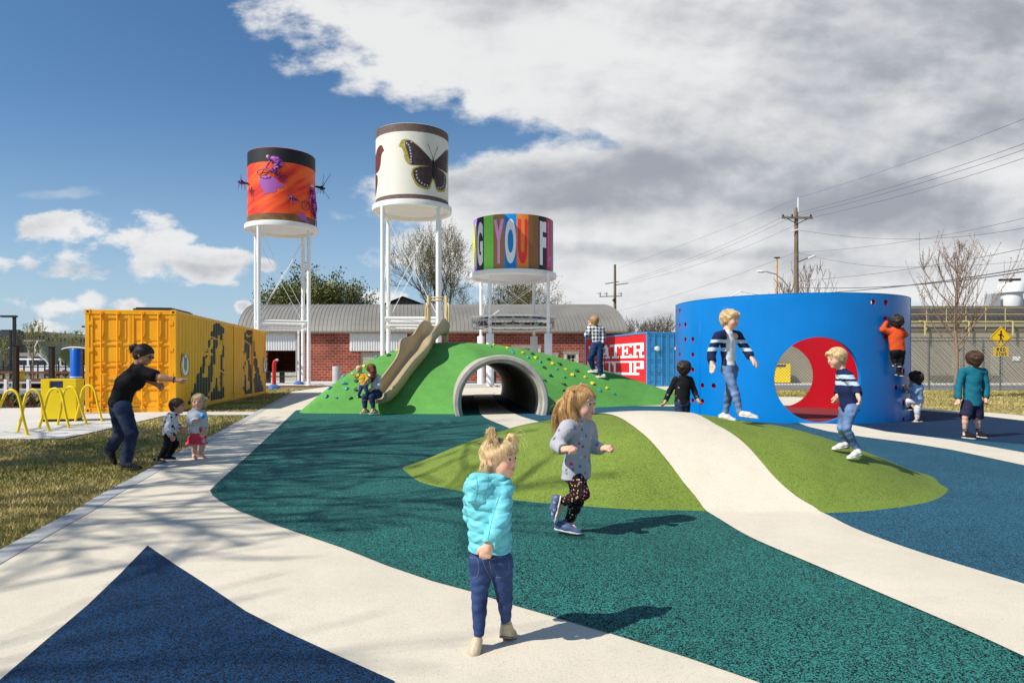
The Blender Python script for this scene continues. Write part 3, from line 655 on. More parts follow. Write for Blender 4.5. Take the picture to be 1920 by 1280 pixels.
    insect(sp(545, 760, .35), (-1, -.3, .1), .9, PD); insect((-R-.35, -.9, 12.0), (-1, 0, .1), .95, PD)
    o = insect((R+.42, .1, 12.4), (1, -.2, -.2), .95, mat('black_metal', lin(14, 13, 14), .5))
    m2 = MB(); m2.cyl((R-.05, .1, 12.4), (R+.42, .1, 12.4), .012, 5); m2.tube([(R+.45, 0, 12.45), (R+.95, -.1, 13.3)], .014, 4); m2.tube([(R+.45, .1, 12.45), (R+.55, .1, 13.3)], .01, 4); m2.tube([(R+.45, .1, 12.35), (R+.9, .1, 11.75)], .012, 4); m2.build('wire_feeler', MATS['black_metal'], o)
tower_orange()
def tower_butterfly():
    cx, cz, R, z0, z1 = -5.55, 38.0, 2.0, 10.0, 14.0
    t = tower('water_tower', 'tallest white water tower, cream tank painted with a dark butterfly', cx, cz, R, z0, z1, sq(1.47, cx, cz), .115, 3.75, 2.18)
    tank_body(t, R, z0, z1, mat('cream_tank_paint', lin(228, 224, 208), .55, .02, 2))
    WB = mat('wood_grain_band', lin(104, 84, 76), .7, .3, 6)
    for a, b in ((z1-.42, z1), (z0, z0+.26)): MB().lathe([(R+.006, a), (R+.006, b)], 96).build('wood_band', WB, t, smooth=True)
    an = lambda zx: math.asin(max(-.995, min(.995, (zx-341)/247))); zz = lambda zy: 1.25+(684-(210+zy/3.658))/1280*36.4
    bd = an(491)
    fore = [(268, 250), (280, 228), (292, 208), (330, 205), (370, 222), (410, 255), (450, 295), (490, 340), (488, 378), (440, 378), (380, 380), (345, 378), (325, 366), (312, 345), (305, 320), (302, 296), (296, 275), (285, 258)]
    hind = [(488, 375), (430, 380), (385, 388), (358, 405), (352, 440), (358, 465), (366, 482), (385, 515), (420, 530), (465, 532), (480, 490), (490, 455)]
    f_in = [(318, 215), (345, 213), (370, 230), (410, 262), (450, 300), (486, 342), (486, 374), (440, 374), (385, 376), (352, 374), (340, 340), (330, 300), (318, 262), (312, 235)]
    h_in = [(484, 380), (430, 384), (392, 394), (368, 410), (365, 440), (374, 472), (395, 500), (425, 516), (458, 518), (474, 488), (484, 450)]
    YE = mat('yellow_wing_paint', lin(206, 190, 70), .6, .1, 9, col2=lin(120, 108, 40)); DK = mat('dark_wing_paint', lin(44, 28, 30), .6, .25, 5, col2=lin(78, 54, 50)); LB = mat('pale_blue_spot', lin(170, 176, 206), .6); RB = mat('red_brown_wing', lin(142, 66, 46), .6, .3, 6, col2=lin(84, 36, 30)); BLK = mat('black_body_paint', lin(20, 15, 15), .6)
    def pts(lst, flip, base=None, dz=0):
        o = []
        for a, b in lst:
            q = an(a)-bd; q = -q if flip else q; o.append(((bd if base is None else base)+q, zz(b)+dz))
        return o
    def wings(base, cols, flips, dz=0):
        for fl in flips:
            for outl, inn in ((fore, f_in), (hind, h_in)):
                mb = MB(); wrap(mb, smooth_closed(pts(outl, fl, base, dz), 3), R+.006, 0, step=.1); mb.build('wing_margin', cols[0], t, smooth=True)
                mb = MB(); wrap(mb, smooth_closed(pts(inn, fl, base, dz), 3), R+.012, 0, step=.1); mb.cur = 1
                for (a, b) in [] if not cols[2] else [(322, 232), (334, 243), (341, 262), (345, 281), (348, 302), (350, 322), (349, 342), (350, 358), (384, 420), (385, 444), (390, 464), (402, 482), (418, 496), (436, 505), (454, 508), (352, 222)]:
                    if (b > 400) != (inn is h_in): continue
                    c = pts([(a, b)], fl, base, dz)[0]; wrap(mb, [(c[0]+.022*math.cos(q), c[1]+.055*math.sin(q)) for q in [2*math.pi*k/10 for k in range(10)]], R+.018, 0, step=1)
                mb.build('wing', [cols[1], cols[2] or cols[1]], t, smooth=True)
        b0 = bd if base is None else base
        mb = MB(); z_t, z_b = zz(322)+dz, zz(462)+dz; wrap(mb, smooth_closed([(b0, z_t+.02), (b0+.035, z_t-.12), (b0+.05, (z_t+z_b)/2), (b0+.03, z_b+.15), (b0, z_b), (b0-.03, z_b+.15), (b0-.05, (z_t+z_b)/2), (b0-.035, z_t-.12)], 4), R+.020, 0, step=.08); mb.build('insect_body', BLK if cols[2] else RB, t, smooth=True)
        for s in (-1, 1): MB().tube([((R+.02)*math.sin(b0+s*q*.16), -(R+.02)*math.cos(b0+s*q*.16), z_t+q*.75) for q in (0, .3, .6, 1)], [.012, .009, .008, .014], 5).build('antenna', BLK, t)
    wings(None, (YE, DK, LB), (False, True)); wings(-1.72, (RB, RB, None), (False, True), -.1); wings(3.0, (YE, RB, LB), (False, True))
tower_butterfly()
def tower_words():
    cx, cz, R, z0, z1 = .065, 43.2, 2.53, 7.0, 10.24
    legs = [(-1.32-cx, 41.1-cz), (2.18-cx, 41.1-cz), (1.45-cx, 45.2-cz), (-2.05-cx, 45.2-cz)]
    t = tower('water_tower', 'lowest and widest water tower, striped in colours with tall painted letters', cx, cz, R, z0, z1, legs, .10, 3.9, 2.72)
    for x, y in legs: MB().lathe([(.001, 3.15), (.2, 3.15), (.24, 3.1), (.24, 0.0)], 20, (x, y, 0)).build('leg_sleeve', WHITE, t, smooth=True, auto=40)
    tank_body(t, R, z0, z1, mat('tank_grey', lin(90, 90, 88), .6))
    cols = {'pu': (150, 106, 190), 'bk': (20, 20, 24), 'gr': (112, 190, 72), 'br': (140, 104, 68), 'bl': (0, 112, 178), 'or': (238, 116, 44), 'b2': (126, 84, 46), 'cr': (170, 22, 48), 'te': (0, 110, 110), 'wh': (238, 238, 234), 'ye': (236, 216, 24), 'pk': (236, 142, 186), 'rd': (204, 42, 36), 'mg': (190, 60, 130)}
    CM = {k: mat('stripe_'+k, tuple(min(.9, q*1.5) for q in lin(*v)), .5, .03, 3) for k, v in cols.items()}
    seq = ['gr', 'br', 'bl', 'or', 'b2', 'bk', 'cr', 'te', 'ye', 'pu', 'rd', 'gr', 'bk', 'or', 'bl', 'pk', 'br', 'te', 'cr', 'gr', 'pu', 'bk']; a0 = R_(-44.3); st = 2*math.pi/22
    names = {'gr': 'green', 'br': 'brown', 'bl': 'blue', 'or': 'orange', 'b2': 'dark brown', 'bk': 'black', 'cr': 'crimson', 'te': 'teal', 'ye': 'yellow', 'pu': 'purple', 'rd': 'red', 'pk': 'pink'}
    for i, c in enumerate(seq):
        mb = MB(); vs = []
        for k in range(7):
            a = a0+i*st+st*k/6; vs += [((R+.01)*math.sin(a), -(R+.01)*math.cos(a), z0+.01), ((R+.01)*math.sin(a), -(R+.01)*math.cos(a), z1+.01)]
        mb.add(vs, [(2*k, 2*k+2, 2*k+3, 2*k+1) for k in range(6)]); o = mb.build('stripe', CM[c], t, smooth=True); o['label'] = names[c]+' stripe of the tank'
    for idx, ch, c in [(-2, 'N', 'ye'), (-1, 'G', 'wh'), (1, 'Y', 'pk'), (2, 'O', 'wh'), (3, 'U', 'rd'), (5, 'F', 'wh'), (6, 'L', 'mg')]:
        v, F = letter_bm(ch, st*R*(.80 if ch not in 'YO' else .92), (z1-z0)*.82); a = a0+(idx+.5)*st; mb = MB()
        mb.add([((R+.025)*math.sin(a+x/R), -(R+.025)*math.cos(a+x/R), z0+(z1-z0)*.09+y) for x, y in v], F); o = mb.build('letter', CM[c], t)
        o['label'] = 'painted letter '+ch
    # lighting ring with lattice under a thin white deck
    n = 8; ro, zc = 2.75, 4.15; pts = [Vector((ro*math.sin(R_(22.5)+2*math.pi*k/n), -ro*math.cos(R_(22.5)+2*math.pi*k/n), zc)) for k in range(n)]
    mb = MB(); mb.prism([(p.x*1.02, p.y*1.02) for p in pts], zc+.02, zc+.12); mb.build('deck', WHITE, t)
    mb = MB()
    for k in range(n):
        a, b = pts[k], pts[(k+1) % n]; dn = Vector((0, 0, -.55)); mb.bar(a+dn, b+dn, .06, .06); m_ = 4
        for q in range(m_):
            p = a.lerp(b, q/m_); r = a.lerp(b, (q+1)/m_); mb.bar(p, p+dn, .04, .04); mb.bar(p+(dn if q % 2 else Vector((0, 0, 0))), r+(Vector((0, 0, 0)) if q % 2 else dn), .035, .035)
        mb.bar(a+dn*.3, b+dn*.3, .03, .12)
    mb.build('lattice', mat('grey_lattice', lin(170, 172, 170), .5), t)
    MB().lathe([(2.2, zc-.45), (2.2, zc-.05), (0.001, zc-.02)], 8).build('light_housing', mat('dark_grey_metal', lin(52, 52, 54), .5), t)
tower_words()
# ------------------------------------------------------------ shipping containers
YEL = mat('yellow_container_paint', lin(254, 170, 0), .42, .05, 1.5, col2=lin(255, 182, 4)); DKP = mat('charcoal_mural_paint', lin(44, 48, 46), .5, .1, 3)
CBL = mat('blue_container_paint', lin(58, 146, 200), .45, .06, 2); CRD = mat('red_container_paint', lin(204, 30, 38), .5, .06, 2); WHP = mat('white_letter_paint', lin(240, 238, 232), .5)
BLKM = mat('dark_metal', lin(30, 30, 32), .5)
def container(t, W_, Lg, H, MF, mdoor, side_fn, side_mats, side='R'):
    """local: doors at y=0 facing -y, x from 0 to W, length along +y; side 'R' is x=W, 'L' is x=0"""
    f = MB(); pw = .11
    for x in (0, W_-pw): 
        for y in (0, Lg-pw): f.box(x, x+pw, y, y+pw, 0, H)
    for y in (0.003, Lg-pw+.003): f.box(pw, W_-pw, y, y+pw-.006, H-.12, H-.003); f.box(pw, W_-pw, y, y+pw-.006, 0.003, .14)
    for x in (0.003, W_-pw+.003): f.box(x, x+pw-.006, pw, Lg-pw, H-.09, H-.003); f.box(x, x+pw-.006, pw, Lg-pw, .003, .13)
    for x in (-.012, W_-.15+.012):
        for y in (-.012, Lg-.15+.012):
            for z in (-.0, H-.118): f.box(x, x+.15, y, y+.15, z, z+.125)
    f.build('frame', MF, t, bevel=.008)
    h = MB()
    for x in (.07, W_-.07):
        for z in (.06, H-.055): h.cyl((x-0, -.016, z), (x, -.0125, z), .03, 12)
    h.build('corner_slots', BLKM, t)
    r = MB(); r.add([(pw, pw, H-.03), (W_-pw, pw, H-.03), (W_-pw, Lg-pw, H-.03), (pw, Lg-pw, H-.03)], [(0, 1, 2, 3)]); r.build('roof', MF, t)
    # corrugated side panels
    per = .278; k = int((Lg-2*pw)/per*4); ys = []; offs = []
    y = pw; i = 0
    seg = [(.072, 0), (.068, 1), (.072, 1), (.068, 0)]; d = 0
    while y < Lg-pw:
        w_, nx = seg[i % 4]; y2 = min(y+w_, Lg-pw); d2 = [0, 1, 1, 0][i % 4]; ys.append((y, d, y2, nx if i % 4 in (1, 3) else d)); d = nx if i % 4 in (1, 3) else d; y = y2; i += 1
    z0, z1 = .12, H-.08
    for sd in ('R', 'L'):
        zs = np.linspace(z0, z1, 64) if sd == side else [z0, z1]; vs = []; fs = []; mi = []
        for (a, da, b, db) in ys:
            for z in zs:
                for q, dd in ((a, da), (b, db)): x = (W_-.02-.036*dd) if sd == 'R' else (.02+.036*dd); vs.append((x, q, z))
        nz = len(zs)
        for c_ in range(len(ys)):
            o = c_*nz*2
            for j in range(nz-1):
                q = (o+2*j, o+2*j+1, o+2*j+3, o+2*j+2); fs.append(q if sd == 'R' else q[::-1])
                mi.append(side_fn((ys[c_][0]+ys[c_][2])/2, (zs[j]+zs[j+1])/2) if sd == side else 0)
        npmesh('side_panel', vs, fs, side_mats, t, midx=mi)
    MB().add([(pw, Lg-.05, .1), (W_-pw, Lg-.05, .1), (W_-pw, Lg-.05, H-.1), (pw, Lg-.05, H-.1)], [(3, 2, 1, 0)]).build('end_wall', MF, t)
    # doors
    for s in (0, 1):
        x0 = pw+.005+s*(W_/2-pw); x1 = x0+W_/2-pw-.01; d = MB(); d.box(x0, x1, .045, .075, .15, H-.125); 
        bm_ = [(.15, .24)]+[(.15+(H-.275)*q-.03, .15+(H-.275)*q+.03) for q in (.2, .45, .68)]+[(H-.22, H-.125)]
        for za, zb in bm_: d.box(x0, x1, .018, .045, za, zb)
        for xa in (x0, x1-.07): d.box(xa, xa+.07, .012, .045, .153, H-.128)
        for q0, q1 in zip(bm_[:-1], bm_[1:]): d.box(x0+.12, x1-.12, .03, .046, q0[1]+.07, q1[0]-.07)
        o = d.build('door', mdoor, t, bevel=.006)
        for q in (.28, .68):
            x = x0+(x1-x0)*q; b = MB(); b.cyl((x, -.012, .06), (x, -.012, H-.06), .022, 10)
            for z in (.1, .45, 1.1, H-.7, H-.12): b.box(x-.05, x+.05, -.026, .02, z, z+.07)
            b.build('lock_rod', mdoor, o)
            MB().bar((x, -.04, 1.02), (x+(.42 if q < .5 else -.30), -.05, 1.0), .025, .035).build('handle', mdoor, o)
        for z in (.3, .95, 1.6, H-.4): MB().box(x0-.02 if s == 0 else x1-.06, x0+.08 if s == 0 else x1+.04, -.01, .016, z, z+.09).build('hinge', mdoor, o)
def side_coord(org, dr, W_):
    rt = Vector((dr.y, -dr.x, 0))
    def f(px, py, offs):
        k = (px-960)/1280; o = org+rt*offs     # solve o + s dr : x = k*y
        s = (k*o.y-o.x)/(dr.x-k*dr.y); Z = o.y+s*dr.y; return s, CAMH+(684-py)/1280*Z
    return f
def yellow_container():
    W_, Lg, H = 2.24, 11.55, 2.70; cr = Vector((-8.93, 18.15, 0)); far = Vector((-10.66, 29.6, 0)); dr = (far-cr).normalized(); rt = Vector((dr.y, -dr.x, 0)); org = cr-rt*W_
    t = thing('shipping_container', 'long bright yellow shipping container with dark mural on its side', 'shipping container', org, math.atan2(-dr.x, dr.y))
    f = side_coord(org, dr, W_); zo = lambda l: [f(160+a*.2657, 560+b*.2657, W_-.03) for a, b in l]
    s1 = zo([(708, 790), (725, 730), (745, 690), (770, 600), (790, 540), (815, 480), (830, 430), (855, 370), (870, 310), (890, 240), (905, 195), (920, 165), (942, 170), (960, 195), (976, 200), (976, 735), (708, 790)][:-1])
    s2 = zo([(1119, 695), (1120, 245), (1150, 218), (1172, 225), (1188, 300), (1210, 430), (1235, 545), (1262, 660)])
    gaps = [zo(g) for g in [[(828, 552), (850, 440), (880, 330), (898, 262), (908, 270), (892, 380), (862, 556)], [(862, 760), (880, 640), (912, 460), (926, 360), (936, 250), (948, 260), (944, 400), (926, 560), (908, 630), (886, 680), (877, 755)],
        [(928, 620), (930, 440), (952, 300), (966, 300), (958, 420), (946, 650), (938, 650)], [(850, 380), (900, 390), (900, 400), (845, 395)], [(905, 460), (978, 520), (978, 532), (905, 475)], [(880, 262), (976, 300), (976, 308), (880, 272)],
        [(1138, 640), (1130, 520), (1128, 400), (1138, 370), (1148, 500), (1158, 620), (1150, 650)], [(1182, 672), (1174, 560), (1164, 460), (1158, 330), (1170, 330), (1182, 430), (1200, 520), (1188, 560), (1190, 670)], [(1120, 290), (1185, 330), (1185, 340), (1120, 300)], [(1120, 520), (1140, 520), (1140, 530), (1120, 530)], [(1150, 420), (1212, 400), (1212, 410), (1150, 434)], [(1132, 240), (1150, 262), (1172, 246), (1172, 256), (1150, 276), (1132, 256)]]]
    rr = random.Random(3)
    def fn(s, z):
        s += .05*math.sin(z*9+s*3)+.03*math.sin(z*23)
        a = inpoly(s, z, s1) or inpoly(s, z, s2)
        if a and any(inpoly(s, z, g) for g in gaps): a = False
        return 1 if a else 0
    container(t, W_, Lg, H, YEL, YEL, fn, [YEL, DKP])
    for px in (347, 497):
        s, z = f(px, 684, W_); m = MB(); m.cyl((W_+.0, s, 1.24), (W_+.012, s, 1.24), .33, 32); o = m.build('round_emblem', WHP, t)
        m = MB(); m.lathe([(.315, 0), (.315, .004), (.29, .004), (.29, 0)], 32, loop=True); 
        for k, (a, b, w_) in enumerate([(-.08, -.14, .05), (.0, -.18, .05), (.08, -.12, .05)]): m.box(a-.02, a+.02, b, b+.3+.03*k, 0, .004); m.ell((a, b+.34, .002), (.04, .04, .002), 8)
        m.v = [(W_+.013+v[2], s-v[0], 1.24+v[1]) for v in m.v]; m.build('emblem_figure', DKP, o)
    m = MB(); m.box(.95, 1.95, .6, 2.4, H-.02, H+.09); m.box(1.0, 1.9, .65, 2.35, H+.09, H+.12); m.build('roof_hatch', BLKM, t)
    for s in (Lg*.53, Lg*.78): MB().box(W_-.03, W_+.012, s-.05, s+.05, .1, H+.01).build('joint_post', YEL, t)
yellow_container()
def red_container():
    H = 3.17; cr = P(1213, 718, 39.5); cr.z = 0; fl = P(1097, 698, 49.3); fl.z = 0; dr = (fl-cr).normalized(); rt = Vector((dr.y, -dr.x, 0)); W_ = 2.66; Lg = (fl-cr).length
    t = thing('shipping_container', 'shipping container with red lettered side and light blue doors', 'shipping container', cr, math.atan2(-dr.x, dr.y))
    f = side_coord(cr, dr, W_)
    B = {'R': ['########.', '.##...##.', '.##...##.', '.#######.', '.##..##..', '.##..##..', '####.####'], 'E': ['#########', '.##....##', '.##..#...', '.#####...', '.##..#...', '.##....##', '#########'], 'T': ['#########', '#...##..#', '....##...', '....##...', '....##...', '....##...', '..######.'],
         'A': ['...###...', '...####..', '..##.##..', '..##.##..', '.#######.', '.##...##.', '####.####'], 'W': ['####.####', '.##...##.', '.##.#.##.', '.##.#.##.', '.##.#.##.', '.###.###.', '.##...##.'],
         'S': ['#########', '##......#', '##.......', '#########', '.......##', '#......##', '#########'], 'O': ['###############', '##...........##', '##...........##', '##...........##', '##...........##', '##...........##', '###############'], 'P': ['########.', '.##...##.', '.##...##.', '.#######.', '.##......', '.##......', '#####....']}
    zp = lambda a: f(1080+a*.1875, 700, 0)[0]
    rows = [((.175, .475), [('R', 557, 682), ('E', 440, 553), ('T', 330, 434), ('A', 238, 336), ('W', 118, 232)]), ((.535, .82), [('P', 557, 682), ('O', 372, 550), ('T', 282, 368), ('S', 108, 275)])]
    def fn(s, z):
        tt = 1-(z-.12)/(H-.2)
        for (ta, tb), ls in rows:
            if ta < tt < tb:
                for ch, a, b in ls:
                    sa, sb = zp(a), zp(b)
                    if sb < s < sa:
                        bmx = B[ch]; r_ = int((tt-ta)/(tb-ta)*len(bmx)); c_ = int((sa-s)/(sa-sb)*len(bmx[0])); return 1 if bmx[r_][c_] == '#' else 0
        return 0
    container(t, W_, Lg, H, CBL, CBL, fn, [CRD, WHP], 'L')
    for x in (.62, 1.9): MB().ell((x, -.06, 2.2), (.17, .04, .14), 14).build('white_lamp', WHP, t, smooth=True)
red_container()
# ------------------------------------------------------------ brick hall with vaulted metal roof
def brick_mat(name, c1, c2, mort, sx=1.0):
    m = bpy.data.materials.new(name); m.use_nodes = True; nt = m.node_tree; N = nt.nodes; L = nt.links; b = N['Principled BSDF']
    tc = N.new('ShaderNodeTexCoord'); sp = N.new('ShaderNodeSeparateXYZ'); L.new(tc.outputs['Object'], sp.inputs[0]); cb = N.new('ShaderNodeCombineXYZ'); L.new(sp.outputs[0], cb.inputs[0]); L.new(sp.outputs[2], cb.inputs[1])
    br = N.new('ShaderNodeTexBrick'); L.new(cb.outputs[0], br.inputs[0]); br.inputs['Scale'].default_value = 1; br.inputs['Brick Width'].default_value = .42*sx; br.inputs['Row Height'].default_value = .2*sx
    br.inputs['Mortar Size'].default_value = .018; br.inputs['Color1'].default_value = (*c1, 1); br.inputs['Color2'].default_value = (*c2, 1); br.inputs['Mortar'].default_value = (*mort, 1); br.inputs['Bias'].default_value = -.2
    no = N.new('ShaderNodeTexNoise'); no.inputs['Scale'].default_value = .7; no.inputs['Detail'].default_value = 6; L.new(tc.outputs['Object'], no.inputs[0])
    mr = N.new('ShaderNodeMapRange'); L.new(no.outputs[0], mr.inputs[0]); mr.inputs[1].default_value = .3; mr.inputs[2].default_value = .7; mr.inputs[3].default_value = .7; mr.inputs[4].default_value = 1.3
    mx = N.new('ShaderNodeVectorMath'); mx.operation = 'SCALE'; L.new(br.outputs[0], mx.inputs[0]); L.new(mr.outputs[0], mx.inputs[3]); L.new(mx.outputs[0], b.inputs[0]); b.inputs['Roughness'].default_value = .9
    return m
BRICK = brick_mat('red_brick', lin(132, 52, 38), lin(164, 80, 58), lin(160, 128, 108))
ROOFM = mat('ribbed_roof_metal', lin(126, 122, 113), .6, .16, .4); CORR = mat('white_corrugated', lin(222, 222, 220), .5, .04, 2); GLASS = mat('dark_window_glass', lin(34, 40, 46), .12, .2, 2)
FRM = mat('weathered_frame', lin(196, 192, 182), .7, .1, 5); ROLL = mat('beige_roller', lin(176, 168, 148), .6, .08, 3)
def brick_hall():
    YF = 52.0; x0, x1 = -20.6, 8.4; zt = 3.68; t = thing('brick_hall', 'long red brick hall under a grey barrel vaulted metal roof', 'building', (0, YF, 0))
    X = lambda px: (px-960)/1280*YF; Zp = lambda py: CAMH+(684-py)/1280*YF
    openings = [(X(500), X(558), .72, Zp(657)), (X(674), X(742), .02, Zp(660)), (X(966), X(1008), Zp(693), Zp(653)), (X(1022), X(1040), Zp(700), Zp(667)), (X(1063), X(1079), Zp(700), Zp(664))]
    V2, F = cdt([(x0, 0), (x1, 0), (x1, zt), (x0, zt)], [[(a, c), (b, c), (b, d), (a, d)] for a, b, c, d in openings], 3)
    mb = MB(); mb.add([(v[0], 0, v[1]) for v in V2], F)
    for a, b, c, d in openings:
        for (p, q) in (((a, c), (b, c)), ((b, c), (b, d)), ((b, d), (a, d)), ((a, d), (a, c))): mb.add([(p[0], 0, p[1]), (q[0], 0, q[1]), (q[0], .3, q[1]), (p[0], .3, p[1])], [(0, 1, 2, 3)])
    mb.add([(x0, 0, 0), (x0, 20, 0), (x0, 20, zt), (x0, 0, zt)], [(0, 1, 2, 3)]); mb.add([(x1, 0, 0), (x1, 20, 0), (x1, 20, zt), (x1, 0, zt)], [(3, 2, 1, 0)])
    mb.build('wall', BRICK, t)
    # room behind the wide opening
    a, b, c, d = openings[0]; mb = MB(); mb.add([(a-3, .3, 0), (b+.0, .3, 0), (b, 5, 0), (a-3, 5, 0), (a-3, .3, d+.4), (b, .3, d+.4), (b, 5, d+.4), (a-3, 5, d+.4)], [(0, 1, 2, 3), (4, 7, 6, 5), (1, 5, 6, 2), (2, 6, 7, 3), (3, 7, 4, 0)]); mb.build('inner_room', BRICK, t)
    MB().box(a, b, -.02, .26, 0, c).build('low_wall', mat('grey_block', lin(178, 176, 160), .9, .08, 3), t)
    mb = MB(); a, b, c, d = openings[1]
    for k in range(16): mb.box(a, b, .14+.02*(k % 2), .2, c+(d-c)*k/16, c+(d-c)*(k+1)/16)
    mb.build('roller_door', ROLL, t); MB().box(X(699), X(716), .08, .13, Zp(700), Zp(671)).build('door_panel', FRM, t)
    for (a, b, c, d) in openings[2:]:
        g = MB().box(a, b, .2, .22, c, d).build('window', GLASS, t); mb = MB(); w = .07
        mb.box(a, a+w, .12, .19, c, d); mb.box(b-w, b, .12, .19, c, d); mb.box(a, b, .121, .189, c, c+w); mb.box(a, b, .121, .189, d-w, d)
        n = 3 if b-a > 1 else 2
        for k in range(1, n): x = a+(b-a)*k/n; mb.box(x-.03, x+.03, .13, .18, c+w, d-w)
        for k in range(1, 4): z = c+(d-c)*k/4; mb.box(a+w, b-w, .14, .17, z-.02, z+.02)
        mb.build('frame', FRM, g)
        MB().box(a-.3, b+.3, -.04, .2, d, d+.24).build('lintel', mat('stone_lintel', lin(150, 142, 126), .9, .15, 5), g); MB().box(a-.12, b+.12, -.06, .2, c-.1, c).build('sill', MATS['stone_lintel'], g)
        for xx in (a-.24, b+.02): MB().box(xx, xx+.22, -.03, .1, c, d).build('jamb', FRM, g)
    def corr(a, b, c, d, nm):
        m = MB(); n = int((b-a)/.19); vs = []
        for k in range(n+1):
            for q, o in ((0, -.05), (.45, -.05), (.5, -.10), (.95, -.10)):
                if k < n: x = a+(b-a)*(k+q)/n; vs += [(x, o, c), (x, o, d)]
        m.add(vs, [(2*k, 2*k+2, 2*k+3, 2*k+1) for k in range(len(vs)//2-1)]); m.add([(a, .0, d+.003), (b, 0, d+.003), (b, -.1, d+.003), (a, -.1, d+.003)], [(0, 1, 2, 3)]); m.build(nm, CORR, t)
    corr(X(440), X(558), Zp(657), Zp(624), 'corrugated_panel'); corr(X(656), X(764), Zp(658), Zp(625), 'corrugated_panel')
    # vault: ribs follow a skewed arch
    n = 20; dx = -.16; ribs = int((x1-x0)/.30); mb = MB(); vs = []; span = 17.0; rise = 2.75
    for i in range(ribs*2+1):
        x = x0-.3+(x1-x0+.6)*(i//2+(.12 if i % 2 else 0))/(ribs)
        for j in range(n+1):
            a = math.pi*(.06+.88*j/n); yy = span/2*(1-math.cos(a)/math.cos(math.pi*.06))-.35; zz = zt+.05+rise*(math.sin(a)-math.sin(.06*math.pi))/(1-math.sin(.06*math.pi)); o = .0 if i % 2 else .035
            vs.append((x+dx*yy, yy, zz+o))
    m_ = n+1; mb.add(vs, [(i*m_+j, (i+1)*m_+j, (i+1)*m_+j+1, i*m_+j+1) for i in range(ribs*2) for j in range(n)]); mb.build('vault_roof', ROOFM, t)
    mb = MB(); mb.box(x0-.3, x1+.3, -.42, -.30, zt-.02, zt+.12); mb.build('eave', mat('weathered_eave', lin(120, 112, 98), .8, .2, 5), t)
    for xe, s in ((x0, 1), (x1, -1)):
        vs = [(xe+dx*(vs_[1]), vs_[1], vs_[2]-.02) for vs_ in [(0, span/2*(1-math.cos(math.pi*(.06+.88*j/n))/math.cos(math.pi*.06))-.35, zt+.05+rise*(math.sin(math.pi*(.06+.88*j/n))-math.sin(.06*math.pi))/(1-math.sin(.06*math.pi))) for j in range(n+1)]]
        MB().add(vs, [tuple(range(len(vs)))]).build('gable', BRICK, t)
    MB().cyl((X(557), -.12, 0), (X(557), -.12, zt), .06, 8).build('downpipe', MATS['grey_lattice'], t)
brick_hall()
def table_stand(px, lab):
    p = P(px, 711, 47); p.z = 0; t = thing('picnic_table', lab, 'table', p); m = BLKM
    MB().box(-.75, .75, -.35, .35, .74, .8).build('tabletop', m, t, bevel=.01); MB().box(-.15, .15, -.1, .1, 0, .74).build('pedestal', m, t)
    for s in (-1, 1): MB().box(-.85, .85, s*.62-.14, s*.62+.14, .43, .48).build('bench_seat', m, t, bevel=.01)
table_stand(529, 'dark pedestal table in front of the low grey wall of the brick hall'); table_stand(926, 'dark pedestal table seen through the tunnel'); table_stand(503, 'dark table just behind the end of the yellow container')
def spray_post(px, col, base, lab, Z=36):
    p = G(px, 684+1600/Z); t = thing('water_spray_post', lab, 'spray post', p)
    MB().tube([(0, 0, .2), (0, 0, 1.28), (.03, 0, 1.42), (.14, 0, 1.5)], [.1, .1, .1, .08], 14).build('pipe', mat(col+'_spray', {'red': lin(204, 26, 26), 'blue': lin(40, 120, 200)}[col], .4), t, smooth=True, auto=50)
    MB().lathe([(.34, 0), (.30, .14), (.12, .24), (.001, .24)], 8).build('base_cover', mat('spray_base_blue', lin(70, 110, 165), .5), t); 
    MB().cyl((.14, 0, 1.5), (.2, 0, 1.54), .06, 10).build('nozzle', WHITE, t)
spray_post(514, 'red', 1, 'red curved spray post on a blue base beside the yellow container')
t = thing('spray_base', 'low blue spray base at the foot of the orange water tower', 'spray base', G(560, 721)); MB().lathe([(.34, 0), (.30, .14), (.12, .24), (.001, .24)], 8).build('base_cover', MATS['spray_base_blue'], t); MB().cyl((0, 0, .2), (0, 0, 3.4), .07, 10).build('pipe', WHITE, t)
t = thing('bollard', 'short pale bollard in front of the brick wall', 'bollard', G(631, 716)); MB().lathe([(.3, 0), (.3, 1.1), (.27, 1.15), (.001, 1.15)], 16).build('post', CONC2, t, smooth=True, auto=40)
# gabled barn behind the hall
def barn():
    Z = 74; t = thing('gabled_building', 'dark shingled gable rising behind the vaulted roof', 'building', (P(760, 0, Z).x, Z, 0)); X = lambda px: (px-760)/1280*Z; H = lambda py: CAMH+(684-py)/1280*Z
    MB().prism([(X(700), 0), (X(812), 0), (X(812), 14), (X(700), 14)], 0, H(583)).build('wall', mat('dark_shingle', lin(92, 84, 76), .9, .25, 3), t)
    mb = MB(); mb.add([(X(694), -.6, H(581)), (X(757), -.6, H(556)), (X(818), -.6, H(579)), (X(694), 15, H(581)), (X(757), 15, H(556)), (X(818), 15, H(579))], [(0, 1, 4, 3), (1, 2, 5, 4)]); mb.build('roof', mat('dark_roof', lin(66, 60, 56), .9, .2, 3), t)
    MB().add([(X(700), -.1, H(583)), (X(812), -.1, H(583)), (X(757), -.1, H(558))], [(0, 1, 2)]).build('gable', MATS['dark_shingle'], t)
barn()
